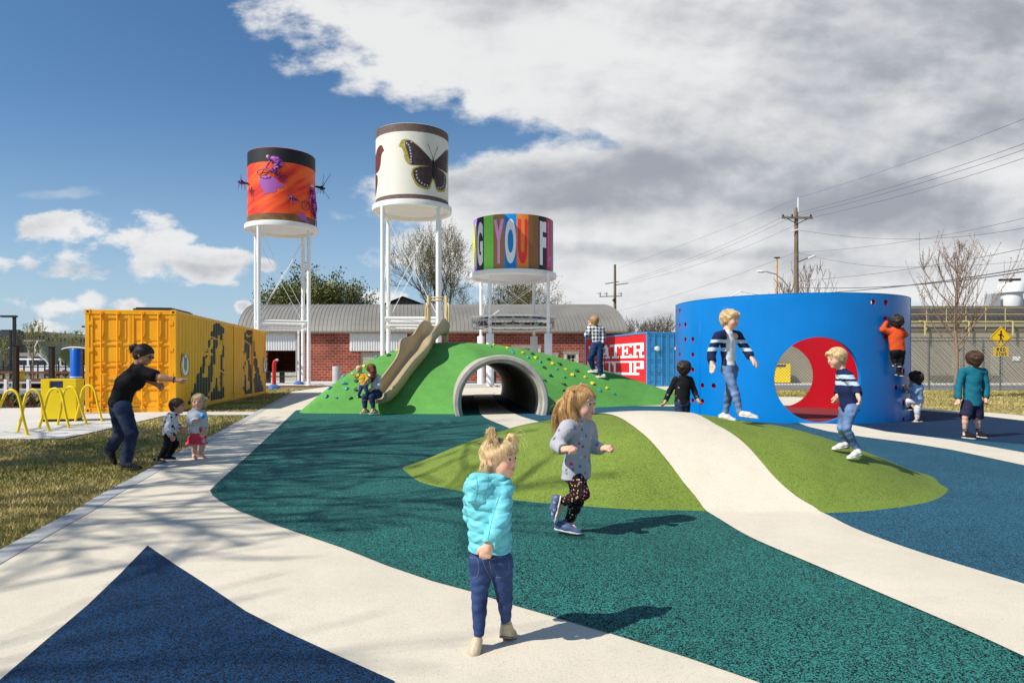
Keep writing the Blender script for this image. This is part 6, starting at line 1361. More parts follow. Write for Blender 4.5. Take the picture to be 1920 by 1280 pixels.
        if shoes is None:
            fd = (T_-An).normalized(); hl = An-Vector((0, 0, .10*s)); B.cap(An, hl, .12*s, .10*s, .04*s); B.cap(hl, T_, .10*s, .075*s, .05*s, ((0, 0, 1), .8)); sd = fd.cross(Vector((0, 0, 1))).normalized()
            for i in range(5): B.cap(T_+sd*(i-2)*.045*s, T_+sd*(i-2)*.05*s+fd*(.10-.012*abs(i-1))*s, .035*s, .032*s, .012*s)
    V_, F_ = B.mesh(s/res)
    # colour the lips and brows on the body mesh
    ce = V_[F_].mean(1)-np.array(HC); lc = ce @ Mn / s; mi = np.zeros(len(F_), int)
    ax_ = np.abs(lc[:, 0]); zl = lc[:, 2]-smile*np.clip(ax_/.075, 0, 1)
    mi[(ax_ < .095) & (lc[:, 1] > .34) & (zl < -.212-ax_*.15) & (zl > -.312+ax_*.5)] = 1
    mi[(ax_ > .07) & (ax_ < .235) & (lc[:, 1] > .22) & (np.abs(lc[:, 2]-(.135-.25*np.abs(ax_-.14))) < .022)] = 2
    mi[(np.hypot(np.abs(ax_-.21)/.10, (lc[:, 2]+.17)/.085) < 1) & (lc[:, 1] > .15)] = 3
    npmesh('body', V_, F_, [skinm, LIPS, brow or BROWL, CHEEK if skinm is SK_FAIR else skinm], t, True, mi)
    if eyes:
        for q in (-1, 1):
            e = MB(); vs = []; c = H(.15*q, .352, .012); n_ = 12
            for i in range(n_+1):
                for j in range(n_): a = math.pi*i/n_; b = 2*math.pi*j/n_; vs.append((math.sin(a)*math.cos(b), math.cos(a), math.sin(a)*math.sin(b)))
            fs = [(i*n_+j, (i+1)*n_+j, (i+1)*n_+(j+1) % n_, i*n_+(j+1) % n_) for i in range(n_) for j in range(n_)]; e.add([c+M @ Vector((v[0]*.062*s, v[1]*.055*s, v[2]*.036*s)) for v in vs], fs); e.m = [1 if f[0] < 4*n_ else 0 for f in fs]
            e.build('eye', [EYEW, IRIS], t, smooth=True)
    # ---- clothes
    def sleeve(D_, q, frac, ex, kk=.05, ribs=None, flare=0):
        S_, E_, W2 = g['s'+q], g['e'+q], g['w'+q]; D_.cap(ch.lerp(S_, .35), S_, .27*s+ex, ar[0]*s+ex, .10*s)
        if frac <= 1: e2 = S_.lerp(E_, frac); D_.cap(S_, e2, ar[0]*s+ex, (ar[1]+flare)*s+ex, kk*s, None, ribs)
        else:
            D_.cap(S_, E_, ar[0]*s+ex, ar[1]*s+ex, kk*s, None, ribs); e2 = E_.lerp(W2, frac-1); D_.cap(E_, e2, ar[1]*s+ex, ar[2]*s*.96+ex*.9+flare*s, kk*s, None, ribs)
        ax = (e2-(S_ if frac <= 1 else E_)).normalized(); D_.plane(e2+ax*.0*s, ax, .004, (tuple(e2+ax*.14*s), .16*s)); return D_
    def trunk_sdf(ex, hem, ribs=None, flare=0, f=.72):
        D_ = Sdf()
        for i, (a, b, r1, r2) in enumerate(trunk): D_.cap(a, b, r1*s+ex, r2*s+ex+(flare*s*.5 if i == 2 else 0), .08*s, (fn, f), ribs)
        dn = (pv-wa).normalized(); e = pv+dn*.5*s*abs(hem)+dn*.1*s; D_.cap(pv, e, tw[2]*s+ex+flare*s*.5, tw[2]*s+ex+flare*s, .08*s, (fn, f), ribs); return D_, dn
    for it in (top if isinstance(top, list) else [top]):
        ex = it.get('ex', .035)*s; D_, dn = trunk_sdf(ex, it.get('hem', .2), it.get('ribs'), it.get('flare', 0), it.get('f', .72))
        D_.cap(nk, nk-(nk-pv).normalized()*.12*s, it.get('collar', .25)*s, .3*s, .08*s)
        hm = pv+dn*it.get('hem', .2)*s; D_.plane(hm, Vector(it['hemn']) if 'hemn' in it else dn+Vector((0, 0, -.3)), .004)
        if 'sleeve' in it:
            for q in 'ab':
                if q in it.get('arms', 'ab'): sleeve(D_, q, it['sleeve'], ex, ribs=it.get('ribs'), flare=it.get('cuff', 0))
        if it.get('open'):       # jacket open at the front: cut a wedge
            a = ch+bF*.45*s-Vector((0, 0, .0)); D_.cap(nk+bF*.45*s, pv+bF*.55*s+(pv-ch)*.3, it['open']*s, it['open']*s*1.3, .02*s, op='s')
        nv = nk+(H(0, 0, 0)-nk).normalized()*.10*s; D_.cap(nv, H(0, -.1, -.1), .22*s, .3*s, .02*s, op='s')
        if it.get('add'): it['add'](D_, g, s, H, ch, bF, bR)
        v, f = D_.mesh(s/it.get('res', 26), it.get('fold', .012)*s, it.get('ff', 9)/s*.9, len(label), 1, it.get('quilt')); npmesh(it['name'], v, f, it['mat'], t, True)
    if bottom:
        ex = bottom.get('ex', .03)*s; D_ = Sdf()
        if bottom.get('skirt'):
            dn = Vector((0, 0, -1)); D_.cap(pv+Vector((0, 0, .15*s)), pv+dn*bottom['skirt']*s*.5, .38*s, .50*s, .1*s, (fn, .8)); D_.cap(pv+dn*bottom['skirt']*s*.5, pv+dn*(bottom['skirt']+.2)*s, .50*s, .74*s, .1*s, (fn, .85)); D_.plane(pv+dn*bottom['skirt']*s, dn, .004)
        else:
            D_.cap(wa.lerp(pv, .5), pv, .42*W_*s+ex, .43*W_*s+ex, .08*s, (fn, .76)); top_ = wa.lerp(pv, .6); D_.plane(top_, top_-pv, .004)
            for q in 'ab':
                Hp, Kn, An = g['h'+q], g['k'+q], g['n'+q]; L_ = bottom.get('len', 2); D_.cap(pv, Hp, lr[0]*s+ex, lr[0]*s+ex, .08*s)
                if L_ <= 1: e2 = Hp.lerp(Kn, L_); D_.cap(Hp, e2, lr[0]*s+ex, (lr[0]*.92)*s+ex, .06*s); a_ = (Kn-Hp).normalized()
                else:
                    D_.cap(Hp, Kn, lr[0]*s+ex, lr[1]*s+ex, .06*s); m_ = Kn.lerp(An, .35); D_.cap(Kn, m_, lr[1]*s+ex, lr[2]*s+ex, .04*s); e2 = Kn.lerp(An, L_-1); D_.cap(m_, e2, lr[2]*s+ex, lr[3]*s*1.05+ex+bottom.get('flare', 0)*s, .04*s); a_ = (An-Kn).normalized()
                D_.plane(e2, a_, .003, (tuple(e2+a_*.2*s), .24*s))
        v, f = D_.mesh(s/26, bottom.get('fold', .014)*s, bottom.get('ff', 12)/s*.9, len(label)+3); tr = npmesh(bottom['name'], v, f, bottom['mat'], t, True)
    if shoes:
        for q in 'ab':
            An, T_ = g['n'+q], g['t'+q]; up = (An-T_); fd = Vector(shoes['dir'+q]).normalized() if 'dir'+q in shoes else (T_-An); u0 = Vector(shoes.get('up'+q, (0, 0, 1))); fd = (fd-u0*fd.dot(u0)).normalized() if 'dir'+q not in shoes else fd
            u = (u0-fd*u0.dot(fd)).normalized(); sd = fd.cross(u); un = (u.x, u.y, u.z); FL = shoes.get('len', .80)*s; hl = T_-fd*FL*.80+u*.0; w = shoes.get('w', .165)*s
            D_ = Sdf(); a = hl+u*w*.75; D_.cap(a, hl+fd*FL*.35+u*w*.75, w*.92, w*.98, .05*s); D_.cap(hl+fd*FL*.35+u*w*.7, T_-fd*w*.2+u*w*.35, w*.98, w*.85, .08*s, (un, .75)); D_.cap(a, a+(An-a)*.75, w*.92, w*.85, .06*s); D_.plane(hl, -u, .003)
            hi = a+(An-a)*.8; D_.plane(hi, (An-a), .004, (tuple(hi+(An-a).normalized()*.2*s), .24*s))
            if shoes.get('lace'): 
                for j in range(3): c_ = hl+fd*FL*(.38+.12*j)+u*w*(1.5-.18*j); D_.cap(c_-sd*w*.45, c_+sd*w*.45, .022*s, .022*s, .01*s)
            v, f = D_.mesh(s/30); sh = npmesh('shoe', v, f, shoes['mat'], t, True)
            D_ = Sdf(); D_.cap(hl+u*.01*s, hl+fd*FL*.5+u*.01*s, w*1.02, w*1.08, .04*s, (un, .5)); D_.cap(hl+fd*FL*.5+u*.01*s, T_-fd*w*.15+u*.02*s, w*1.08, w*.95, .04*s, (un, .5)); D_.plane(hl-u*.01*s, -u, .003); D_.plane(hl+u*w*.42, u, .003)
            v, f = D_.mesh(s/30); npmesh('sole', v, f, shoes['sole'], sh, True)
            if shoes.get('sock'):
                D_ = Sdf(); D_.cap(An+(g['k'+q]-An).normalized()*shoes['socklen']*s, An, lr[3]*s*1.12, lr[3]*s, .02); D_.cap(An, a, lr[3]*s, .12*s, .03); v, f = D_.mesh(s/24); npmesh('sock', v, f, shoes['sock'], t, True)
    # ---- hair
    if hair:
        D_ = Sdf(); tk_ = hair.get('thick', .05); D_.ell(H(0, -.07, .11), ((.385+tk_)*s, (.46+tk_*.9)*s, (.40+tk_)*s), Mn, .03*s)
        if hair.get('nape', .1): D_.ell(H(0, -.26, -.10), (.33*s, .25*s, .32*s+hair.get('nape', .1)*s*.5), Mn, .08*s)
        fr = hair.get('fringe', .24); low = hair.get('low', -.34); a0 = Vector((0, .40, fr)); a1 = Vector((0, -.12, low)); pd = (a0-a1).normalized(); nn = Vector((0, pd.z, -pd.y)); D_.plane(H(*a0), M @ nn, .03*s)
        for x, y, z, r in hair.get('side', []):
            for q in (-1, 1): D_.ell(H(x*q, y, z), (r[0]*s, r[1]*s, r[2]*s), Mn, .05*s)
        for pts, rs in hair.get('locks', []): D_.chain([H(*p) for p in pts], [r*s for r in rs], .05*s)
        for c_, r in hair.get('bangs', []): D_.ell(H(*c_), tuple(x*s for x in r), Mn, .04*s)
        v, f = D_.mesh(s/30, hair.get('lump', .012)*s, 14/s, 5); mi = np.zeros(len(f), int); rg = np.random.default_rng(len(label))
        sv, sf = [], []
        def strand(pts, r):
            o = len(v)+len(sv); pts = [Vector(p) for p in pts]; n = len(pts)
            for i, p in enumerate(pts):
                d = (pts[min(i+1, n-1)]-pts[max(i-1, 0)]); d = d.normalized() if d.length > 1e-9 else Vector((0, 0, 1)); a = d.orthogonal().normalized(); b = d.cross(a); rr = r*(1-.75*i/(n-1))
                for j in range(3): an = 2.09*j; sv.append(p+(a*math.cos(an)+b*math.sin(an))*rr)
            for i in range(n-1):
                for j in range(3): sf.append((o+i*3+j, o+i*3+(j+1) % 3, o+i*3+3+(j+1) % 3, o+i*3+3+j))
        cnt = hair.get('strands', 500); lc = (v-np.array(HC)) @ Mn/s; lc = lc[((lc-np.array(a0)) @ np.array(nn) < -.03)]; cr = Vector(hair.get('whorl', (0, -.2, .5))); sel = rg.integers(0, len(lc), cnt*2); k_ = 0
        for i in sel:
            p = Vector(lc[i]); rr = Vector((p.x/.43, (p.y+.07)/.5, (p.z-.11)/.45)).length
            if k_ >= cnt: break
            pts = []; d = (p-cr); ln = hair.get('len', .28)*rg.uniform(.6, 1.2); wv = rg.uniform(0, 6)
            for q in range(6):
                pts.append(H(*p)); nrm = Vector((p.x/.18, (p.y+.07)/.25, (p.z-.11)/.2)).normalized(); d = (p-cr).normalized()*.6+Vector(hair.get('flow', (0, 0, -.6))); d = d-nrm*d.dot(nrm)*.97+nrm*(.0+.045*rg.random())
                d += Vector(rg.normal(0, .05, 3))+Vector((0, math.cos(wv+p.z*9), math.sin(wv+p.z*9)))*.06
                if d.length < .05 or (q > 1 and (p-a0).dot(nn) > hair.get('over', .03)): break
                p = p+d.normalized()*ln/6
            if len(pts) > 3: strand(pts, hair.get('sr', .0062)*s*rg.uniform(.6, 1.2)); k_ += 1
        for pts, rs in hair.get('locks', []):
            for _ in range(hair.get('lock_strands', 60)):
                a = rg.uniform(0, 6.28); rr = rg.uniform(.7, 1.25); off = Vector((math.cos(a), math.sin(a), math.sin(a*2)*.4)); e = rg.normal(0, .03, 3); q = []; n = len(pts)
                for i, p in enumerate(pts): q.append(tuple(H(*(Vector(p)+off*rs[i]*rr+Vector(e)*(i/(n-1))**2*2))))
                strand(smooth_open(q, 3), .0065*s)
        for pts in hair.get('fly', []): strand(smooth_open([tuple(H(*p)) for p in pts], 4), .006*s)
        if sv: V2 = np.concatenate([v, np.array([tuple(q) for q in sv])]); F2 = np.concatenate([f, np.array(sf)]); mi = np.concatenate([mi, rg.integers(0, 2, len(sf)//15+1).repeat(15)[:len(sf)]])
        else: V2, F2 = v, f
        npmesh('hair', V2, F2, [hair['mat'], hair['mat2']], t, True, mi)
    if extra: extra(t, g, s, H, M)
    return t, g, s
def lay(t, part, root, pts, r, m, name, off=0.0):
    """stitching or a seam: a thin cord laid on the surface of a garment"""
    me = part.data; from mathutils.bvhtree import BVHTree
    bv = BVHTree.FromPolygons([v.co for v in me.vertices], [tuple(p.vertices) for p in me.polygons]); out = []; eye = Vector((0, 0, CAMH))-root
    for q in resample(smooth_open(pts, 4), 24):
        d = (P(q[0], q[1], 3)-root-eye).normalized(); h = bv.ray_cast(eye, d)
        if h[0] is not None: out.append(h[0]+h[1]*off)
    if len(out) > 3: MB().tube(out, r, 5).build(name, m, part, smooth=True)
def hairmat(n, a, b): return mat(n, lin(*a), .5, .2, 60, .3, 160, col2=lin(*[(x+y)/2 for x, y in zip(a, b)]), spec=.4), mat(n+'_light', lin(*b), .45, .1, 20, spec=.4)
BLOND = hairmat('blond_hair', (212, 174, 120), (244, 222, 176)); GOLD = hairmat('golden_hair', (172, 126, 74), (222, 182, 122)); BRN = hairmat('brown_hair', (66, 44, 32), (104, 74, 52)); DKB = hairmat('dark_hair', (38, 28, 25), (84, 66, 56)); AUB = hairmat('auburn_hair', (100, 46, 24), (150, 78, 42))
JEAN = denim('dark_blue_denim', lin(38, 60, 104)); JEANL = denim('washed_denim', lin(72, 96, 130), 1.1); JEAND = denim('indigo_denim', lin(30, 44, 74)); BLACKC = cloth('black_cloth', lin(20, 20, 23), .1)
SHOEW = cloth('white_canvas', lin(214, 210, 204), .06, 120, .7); SOLEW = mat('white_rubber_sole', lin(226, 222, 212), .6, .05, 20); SHOEG = mat('pale_gold_leather', lin(194, 178, 148), .38, .22, 26, .3, 70); SOLEG = mat('grey_rubber_sole', lin(126, 116, 98), .7); SHOEB = cloth('black_trainer', lin(26, 26, 30), .1)
def D2(a, b): return (a[0], a[1], b)
# toddler in the turquoise quilted jacket, front of the picture
STITCH = mat('denim_stitching', lin(120, 118, 120), .8); SEAM = mat('turquoise_seam', lin(58, 150, 164), .7)
def toddler_bits(t, g, s, H, M):
    root = t.location; q = lambda px, py, d: P(px, py, 3.0+d)-root; D_ = Sdf()
    D_.ell(q(899, 914, -.055), (.40*s, .24*s, .34*s), None, .05*s); D_.cap(q(888, 897, -.05), q(940, 896, -.035), .13*s, .11*s, .08*s); D_.cap(q(940, 896, -.035), q(961, 915, .03), .11*s, .09*s, .06*s); D_.cap(q(885, 935, -.075), q(905, 940, -.07), .13*s, .1*s, .08*s)
    D_.cap(H(0, -.1, -.5), H(0, -.1, .2), .25*s, .36*s, .02*s, op='s')
    v, f = D_.mesh(s/44, .012*s, 22/s*.9, 4, 1, (.006, .05)); hd = npmesh('hood', v, f, TURQ, t, True)
    pt = {c.name.split('.')[0]: c for c in t.children}
    for l in ([(876, 1044), (895, 1048), (897, 1076), (886, 1083), (878, 1078), (876, 1046)], [(918, 1049), (951, 1044), (953, 1073), (942, 1082), (924, 1078), (918, 1051)], [(903, 1027), (905, 1050), (914, 1072), (921, 1084)], [(880, 1030), (900, 1034), (930, 1035), (956, 1030)]): lay(t, pt['jeans'], root, l, .0011, STITCH, 'stitching')
    for l in ([(950, 915), (958, 950), (955, 1015)], [(938, 925), (925, 965), (915, 1010)], [(876, 950), (898, 957), (922, 953)]): lay(t, pt['jacket'], root, l, .0014, SEAM, 'seam')
    for l in ([(893, 893), (896, 915), (890, 940)], [(915, 893), (914, 915), (905, 938)], [(874, 905), (900, 920), (935, 905)]): lay(t, hd, root, l, .0013, SEAM, 'seam')
TURQ = cloth('turquoise_quilt', lin(112, 200, 210), .05, 60, .5, .35, None, 10)
t1, g1, s1 = person('toddler in turquoise quilted jacket and blue jeans walking away in the foreground', 3.0, (937, 859, .0), 72, 62,
    dict(nk=(921, 898, 0), sa=(889, 912, .0), ea=(884, 965, .09), wa=(905, 1005, .12), sb=(944, 914, -.02), eb=(940, 968, -.075), wb=(916, 1021, -.12), db=(906, 1054, -.12), pv=(919, 1043, 0), ha=(902, 1052, 0), hb=(938, 1052, .0),
         ka=(899, 1122, .0), kb=(946, 1118, .03), na=(898, 1186, -.02), nb=(949, 1160, .07), ta=(896, 1216, .055), tb=(966, 1200, .16)),
    dict(name='jacket', mat=TURQ, ex=.07, hem=-.17, sleeve=1.93, quilt=(.0095, .052), fold=.016, ff=22, cuff=.02, flare=.05, f=.8, collar=.3, res=44),
    dict(name='jeans', mat=JEAN, ex=.012, len=2.08, fold=.014, ff=18), dict(mat=SHOEG, sole=SOLEG, len=.80, w=.172, lace=1, dira=(.12, 1, -.02), dirb=(.42, .8, -.42), upb=(.1, .4, 1)),
    dict(mat=BLOND[0], mat2=BLOND[1], fringe=.20, low=-.40, thick=.035, strands=3200, len=.26, nape=.22, locks=[([(.16, -.08, .46), (.20, -.10, .62), (.17, -.14, .74), (.10, -.20, .70)], [.07, .085, .07, .03]), ([(.16, -.08, .50), (.24, .00, .56), (.27, .06, .42), (.25, .08, .30)], [.04, .035, .025, .01]), ([(-.20, .12, .46), (-.26, .18, .58), (-.24, .28, .58), (-.22, .34, .42)], [.06, .06, .045, .015]),
        ([(.30, -.30, -.10), (.28, -.36, -.30), (.24, -.36, -.46)], [.08, .07, .03]), ([(.36, -.14, .0), (.36, -.18, -.22), (.31, -.22, -.42)], [.06, .05, .02])],
        bangs=[((-.05, .30, .34), (.24, .12, .09)), ((.2, .2, .28), (.12, .14, .12))], fly=[[(-.22, .3, .56), (-.24, .48, .62), (-.22, .62, .5), (-.2, .72, .3)], [(-.22, .3, .58), (-.24, .46, .74), (-.22, .60, .66), (-.2, .68, .5)], [(-.2, .3, .5), (-.2, .5, .5), (-.2, .6, .36), (-.2, .64, .2)], [(.3, -.3, .4), (.34, -.46, .44), (.3, -.54, .3)], [(-.22, .3, .54), (-.2, .44, .44), (-.2, .46, .26)]]),
    byaw=172, smile=.02, res=46, brow=BROWL, extra=toddler_bits, hand_k={'b': dict(curl=.9, palm=(0, 1, 0), thumb=(-1, 0, 0))})
# running girl in the pale grey tunic
GREYP = pattern('grey_printed_jersey', lin(172, 172, 178), [lin(226, 70, 110), lin(120, 124, 140), lin(196, 196, 202), lin(110, 112, 124), lin(196, 196, 202)], 19, .24)
FLOR = pattern('floral_leggings', lin(22, 20, 26), [lin(206, 110, 116), lin(214, 200, 190), lin(150, 34, 44), lin(214, 176, 80), lin(60, 50, 54)], 52, .34)
SHB = pattern('blue_silver_shoe', lin(84, 100, 134), [lin(196, 190, 200), lin(150, 150, 170)], 26, .3, .5)
person('running girl in long pale grey printed tunic and black floral leggings', 5.02, (1090, 757, 0), 61, 55,
    dict(nk=(1086, 795, 0), sa=(1066, 801, -.12), ea=(1044, 831, -.16), wa=(1057, 843, -.24), da=(1071, 840, -.30), sb=(1103, 800, .10), eb=(1113, 838, .06), wb=(1129, 842, .0), db=(1145, 837, -.03), mid=(1084, 845, 0), pv=(1081, 883, 0), ha=(1076, 890, -.05), hb=(1083, 892, .04),
         ka=(1093, 925, -.12), na=(1056, 940, -.02), ta=(1042, 974, -.02), kb=(1082, 940, .0), nb=(1066, 978, .05), tb=(1084, 1000, -.04)),
    dict(name='tunic', mat=GREYP, ex=.055, hem=.22, hemn=(0, 0, -1), flare=.10, sleeve=1.9, fold=.022, ff=7, cuff=.02, res=34),
    dict(name='leggings', mat=FLOR, ex=.012, len=2.05, fold=.008), dict(mat=SHB, sole=SOLEW, len=.78, w=.155, dira=(-.22, .1, -1), upa=(-1, 0, .2), dirb=(.85, -.35, -.10)),
    dict(mat=GOLD[0], mat2=GOLD[1], fringe=.26, low=-.42, thick=.06, strands=2600, len=.42, nape=.3, sr=.005, locks=[([(.0, .0, .54), (-.34, -.2, .3), (-.44, -.22, -.1), (-.40, -.1, -.5), (-.30, .12, -.72)], [.10, .12, .12, .10, .03]), ([(.1, -.2, .5), (.40, -.06, .30), (.47, -.10, -.1), (.46, .02, -.5), (.36, .1, -.85), (.42, .05, -1.1)], [.08, .09, .10, .11, .08, .02]),
        ([(.1, -.45, .2), (.2, -.66, .0), (.24, -.78, -.4), (.2, -.80, -.9)], [.12, .10, .08, .02]), ([(.2, -.4, .1), (.36, -.40, -.2), (.40, -.30, -.6), (.36, -.2, -1.0)], [.14, .16, .14, .04])],
        lock_strands=160, fly=[[(.1, -.5, .1), (.2, -.8, .1), (.2, -1.0, -.2)], [(.2, -.5, 0), (.3, -.9, -.1), (.3, -1.05, -.5)]]),
    byaw=56, res=42, brow=BROWL, wid=.92, z_off=0, hand_k={'a': dict(curl=.75, palm=(.2, .3, -1), thumb=(.3, 0, 1)), 'b': dict(curl=1.15, palm=(0, 0, -1), thumb=(0, -1, .3))})
# blond boy in the open navy jacket, on the low mound
NAVYJ = bands('navy_striped_jacket', lin(26, 36, 74), lin(196, 214, 234), [(.755, .795), (.845, .88)])
def zrel(py, Z, base): return CAMH+(684-py)/1280*Z-base
Zb = 7.45; hb1 = float(terr(np.array((1368-960)/1280*Zb), np.array(Zb)))
NAVYJ = bands('navy_striped_jacket', lin(26, 36, 74), lin(196, 214, 234), [(zrel(640, Zb, hb1)-.012, zrel(632, Zb, hb1)-.008), (zrel(654, Zb, hb1)-.012, zrel(647, Zb, hb1)-.008)])
WTEE = cloth('white_tee', lin(222, 222, 222), .04)
person('blond boy in open striped navy jacket over a white tee striding on the low mound', Zb, (1369, 599, 0), 35.5, 42,
    dict(nk=(1364, 622, 0), sa=(1346, 631, -.09), ea=(1334, 662, -.05), wa=(1335, 682, -.10), da=(1336, 700, -.13), sb=(1383, 630, .08), eb=(1399, 655, .08), wb=(1411, 674, .0), db=(1423, 686, -.05), mid=(1366, 658, 0), pv=(1368, 685, 0), ha=(1362, 692, -.03), hb=(1374, 692, .04),
         ka=(1379, 738, -.14), na=(1388, 777, -.14), ta=(1418, 784, -.22), kb=(1367, 738, .06), nb=(1360, 775, .12), tb=(1377, 789, .04)),
    [dict(name='tee_shirt', mat=WTEE, ex=.022, hem=.02, fold=.014), dict(name='jacket', mat=NAVYJ, ex=.075, hem=.34, sleeve=1.72, open=.52, fold=.016, ff=8, cuff=.03, res=30)],
    dict(name='jeans', mat=JEANL, ex=.022, len=2.06, fold=.016, ff=14), dict(mat=SHOEW, sole=SOLEW, len=.86, w=.165, lace=1, dira=(.9, -.3, -.12), dirb=(.75, -.35, -.10)),
    dict(mat=BLOND[0], mat2=BLOND[1], fringe=.17, low=-.24, thick=.052, strands=1600, len=.30, nape=.02, bangs=[((-.02, .33, .30), (.30, .14, .14)), ((.16, .28, .26), (.2, .14, .14))], fly=[[(.1, -.1, .5), (.14, -.2, .62), (.16, -.3, .66)], [(.05, -.1, .52), (.06, -.16, .66)]], over=.06),
    res=40, wid=.86, hand_k={'a': dict(curl=.22), 'b': dict(curl=.3, palm=(0, 0, -1), thumb=(0, -1, 0))})
# blond boy seen from behind on the right end of the low mound
hz = hit(1603, 859); Z2 = hz.y
hb2 = float(terr(np.array((1588-960)/1280*Z2), np.array(Z2)))
NAVYS = bands('navy_striped_shirt', lin(24, 38, 78), lin(200, 216, 234), [(zrel(706, Z2, hb2)-.014, zrel(700, Z2, hb2)-.006), (zrel(718, Z2, hb2)-.014, zrel(712, Z2, hb2)-.006)])
person('blond boy in navy top with white stripes at the right end of the low mound', Z2, (1568, 671, 0), 35.5, -84,
    dict(nk=(1578, 693, 0), sa=(1577, 705, .12), ea=(1574, 728, .2), wa=(1570, 742, .18), sb=(1590, 705, -.10), eb=(1606, 730, -.14), wb=(1609, 742, -.2), db=(1614, 758, -.22), mid=(1587, 730, 0), pv=(1592, 760, 0), ha=(1585, 766, .05), hb=(1598, 764, -.05),
         ka=(1578, 802, .0), na=(1588, 836, .12), ta=(1564, 842, .02), kb=(1586, 802, -.12), nb=(1607, 842, -.06), tb=(1592, 859, -.16)),
    dict(name='polo_shirt', mat=NAVYS, ex=.075, hem=.30, sleeve=1.72, fold=.014, ff=8, cuff=.03, res=30, flare=.04),
    dict(name='jeans', mat=JEANL, ex=.03, len=2.06, fold=.018, ff=14), dict(mat=SHOEW, sole=SOLEW, len=.84, w=.16, dira=(-.9, -.15, -.15), dirb=(-.85, -.3, -.18)),
    dict(mat=BLOND[0], mat2=BLOND[1], fringe=.24, low=-.30, thick=.052, strands=1600, len=.26, nape=.05, bangs=[((0, .34, .32), (.26, .12, .13))]),
    byaw=-70, pitch=12, res=40, wid=.9, hand_k={'b': dict(curl=.45, palm=(-1, .2, 0), thumb=(0, -1, 0))})
# boy in the black printed sweater, behind the mound
BPR = pattern('black_printed_sweater', lin(22, 22, 24), [lin(120, 120, 124), lin(22, 22, 24), lin(90, 90, 94), lin(22, 22, 24)], 13, .22)
person('dark haired boy in a black printed sweater walking away beside the blue drum', 10.6, (1283, 691, 0), 27, 150,
    dict(nk=(1281, 706, 0), sa=(1267, 712, 0), ea=(1256, 733, .05), wa=(1248, 751, -.02), sb=(1294, 712, 0), eb=(1302, 733, .03), wb=(1308, 748, -.05), pv=(1279, 754, 0), ha=(1274, 757, 0), hb=(1285, 757, 0), ka=(1273, 792, -.05), kb=(1286, 790, .06), na=(1272, 823, .05), nb=(1287, 820, .15), ta=(1273, 833, .14), tb=(1289, 831, .2)),
    dict(name='sweater', mat=BPR, ex=.05, hem=.12, sleeve=1.95, fold=.012), dict(name='jeans', mat=JEAND, ex=.03, len=2.05), dict(mat=SHOEB, sole=SOLEW, dira=(0, 1, 0), dirb=(0, 1, 0)),
    dict(mat=DKB[0], mat2=DKB[1], fringe=.22, low=-.36, thick=.09, strands=1300, sr=.012, lump=.03, len=.22, nape=.12), skinm=SK_MED, brow=BROWD, byaw=178, res=30)
# boy in teal on the right
TEALC = cloth('teal_jersey', lin(22, 104, 122), .06); SHORT = cloth('navy_shorts', lin(36, 36, 64), .08); SOCK = cloth('grey_sock', lin(84, 84, 90), .1)
person('brown haired boy in teal long sleeved top and navy shorts standing on the right', 11.65, (1826, 674, 0), 29, 172,
    dict(nk=(1825, 690, 0), sa=(1804, 697, 0), ea=(1797, 725, .0), wa=(1797, 748, -.03), sb=(1844, 697, 0), eb=(1849, 725, .0), wb=(1848, 746, -.03), pv=(1823, 752, 0), ha=(1816, 756, 0), hb=(1831, 756, 0), ka=(1810, 781, -.05), kb=(1833, 781, .02), na=(1809, 808, .0), nb=(1834, 808, .04), ta=(1807, 820.5, -.06), tb=(1834, 818.5, .0)),
    dict(name='long_sleeved_top', mat=TEALC, ex=.055, hem=.30, sleeve=1.98, flare=.05, fold=.016, f=.8, cuff=.03), dict(name='shorts', mat=SHORT, ex=.07, len=.95), dict(mat=SHOEB, sole=SOLEW, dira=(-.1, .3, 0), dirb=(0, .3, 0), sock=SOCK, socklen=.45, len=.8),
    dict(mat=BRN[0], mat2=BRN[1], fringe=.22, low=-.36, thick=.09, strands=1500, sr=.011, lump=.025, len=.24, nape=.14), skinm=SK_FAIR, brow=BROWD, byaw=180, res=30, hand_k={'a': dict(curl=.7), 'b': dict(curl=.7)})
# boy in orange climbing the drum
def zcyl(px, off): a, z = cyl_hit(px, 700); r = CR+off; return CC.y-r*math.cos(a)
Zo = zcyl(1676, .26); ORA = cloth('orange_fleece', lin(222, 84, 36), .06)
person('dark haired boy in an orange fleece clinging to the round holes of the blue drum', Zo, (1681, 604, 0), 25, 170,
    dict(nk=(1680, 617, 0), sa=(1667, 622, 0), ea=(1655, 618, .0), wa=(1662, 604, .12), da=(1661, 598, .2), sb=(1691, 622, 0), eb=(1697, 628, .1), wb=(1691, 616, .22), db=(1688, 612, .3), pv=(1683, 656, 0), ha=(1678, 660, 0), hb=(1688, 660, 0), ka=(1676, 671, .05), kb=(1689, 678, .03), na=(1679, 681, .02), nb=(1684, 699, .04), ta=(1676, 686, .16), tb=(1681, 703, .18)),
    dict(name='fleece', mat=ORA, ex=.06, hem=.1, sleeve=1.95, fold=.012), dict(name='trousers', mat=BLACKC, ex=.04, len=2.05), dict(mat=SHOEB, sole=SOLEW, dira=(-.2, 1, .1), dirb=(-.1, 1, .1), len=.75),
    dict(mat=DKB[0], mat2=DKB[1], fringe=.22, low=-.36, thick=.09, strands=1300, sr=.012, lump=.03, len=.22, nape=.12), skinm=SK_MED, brow=BROWD, byaw=175, res=28, root=Vector((P(1676, 0, Zo).x, Zo, 0)), hand_k={'a': dict(curl=1.0, palm=(0, 1, 0)), 'b': dict(curl=1.0, palm=(0, 1, 0))})
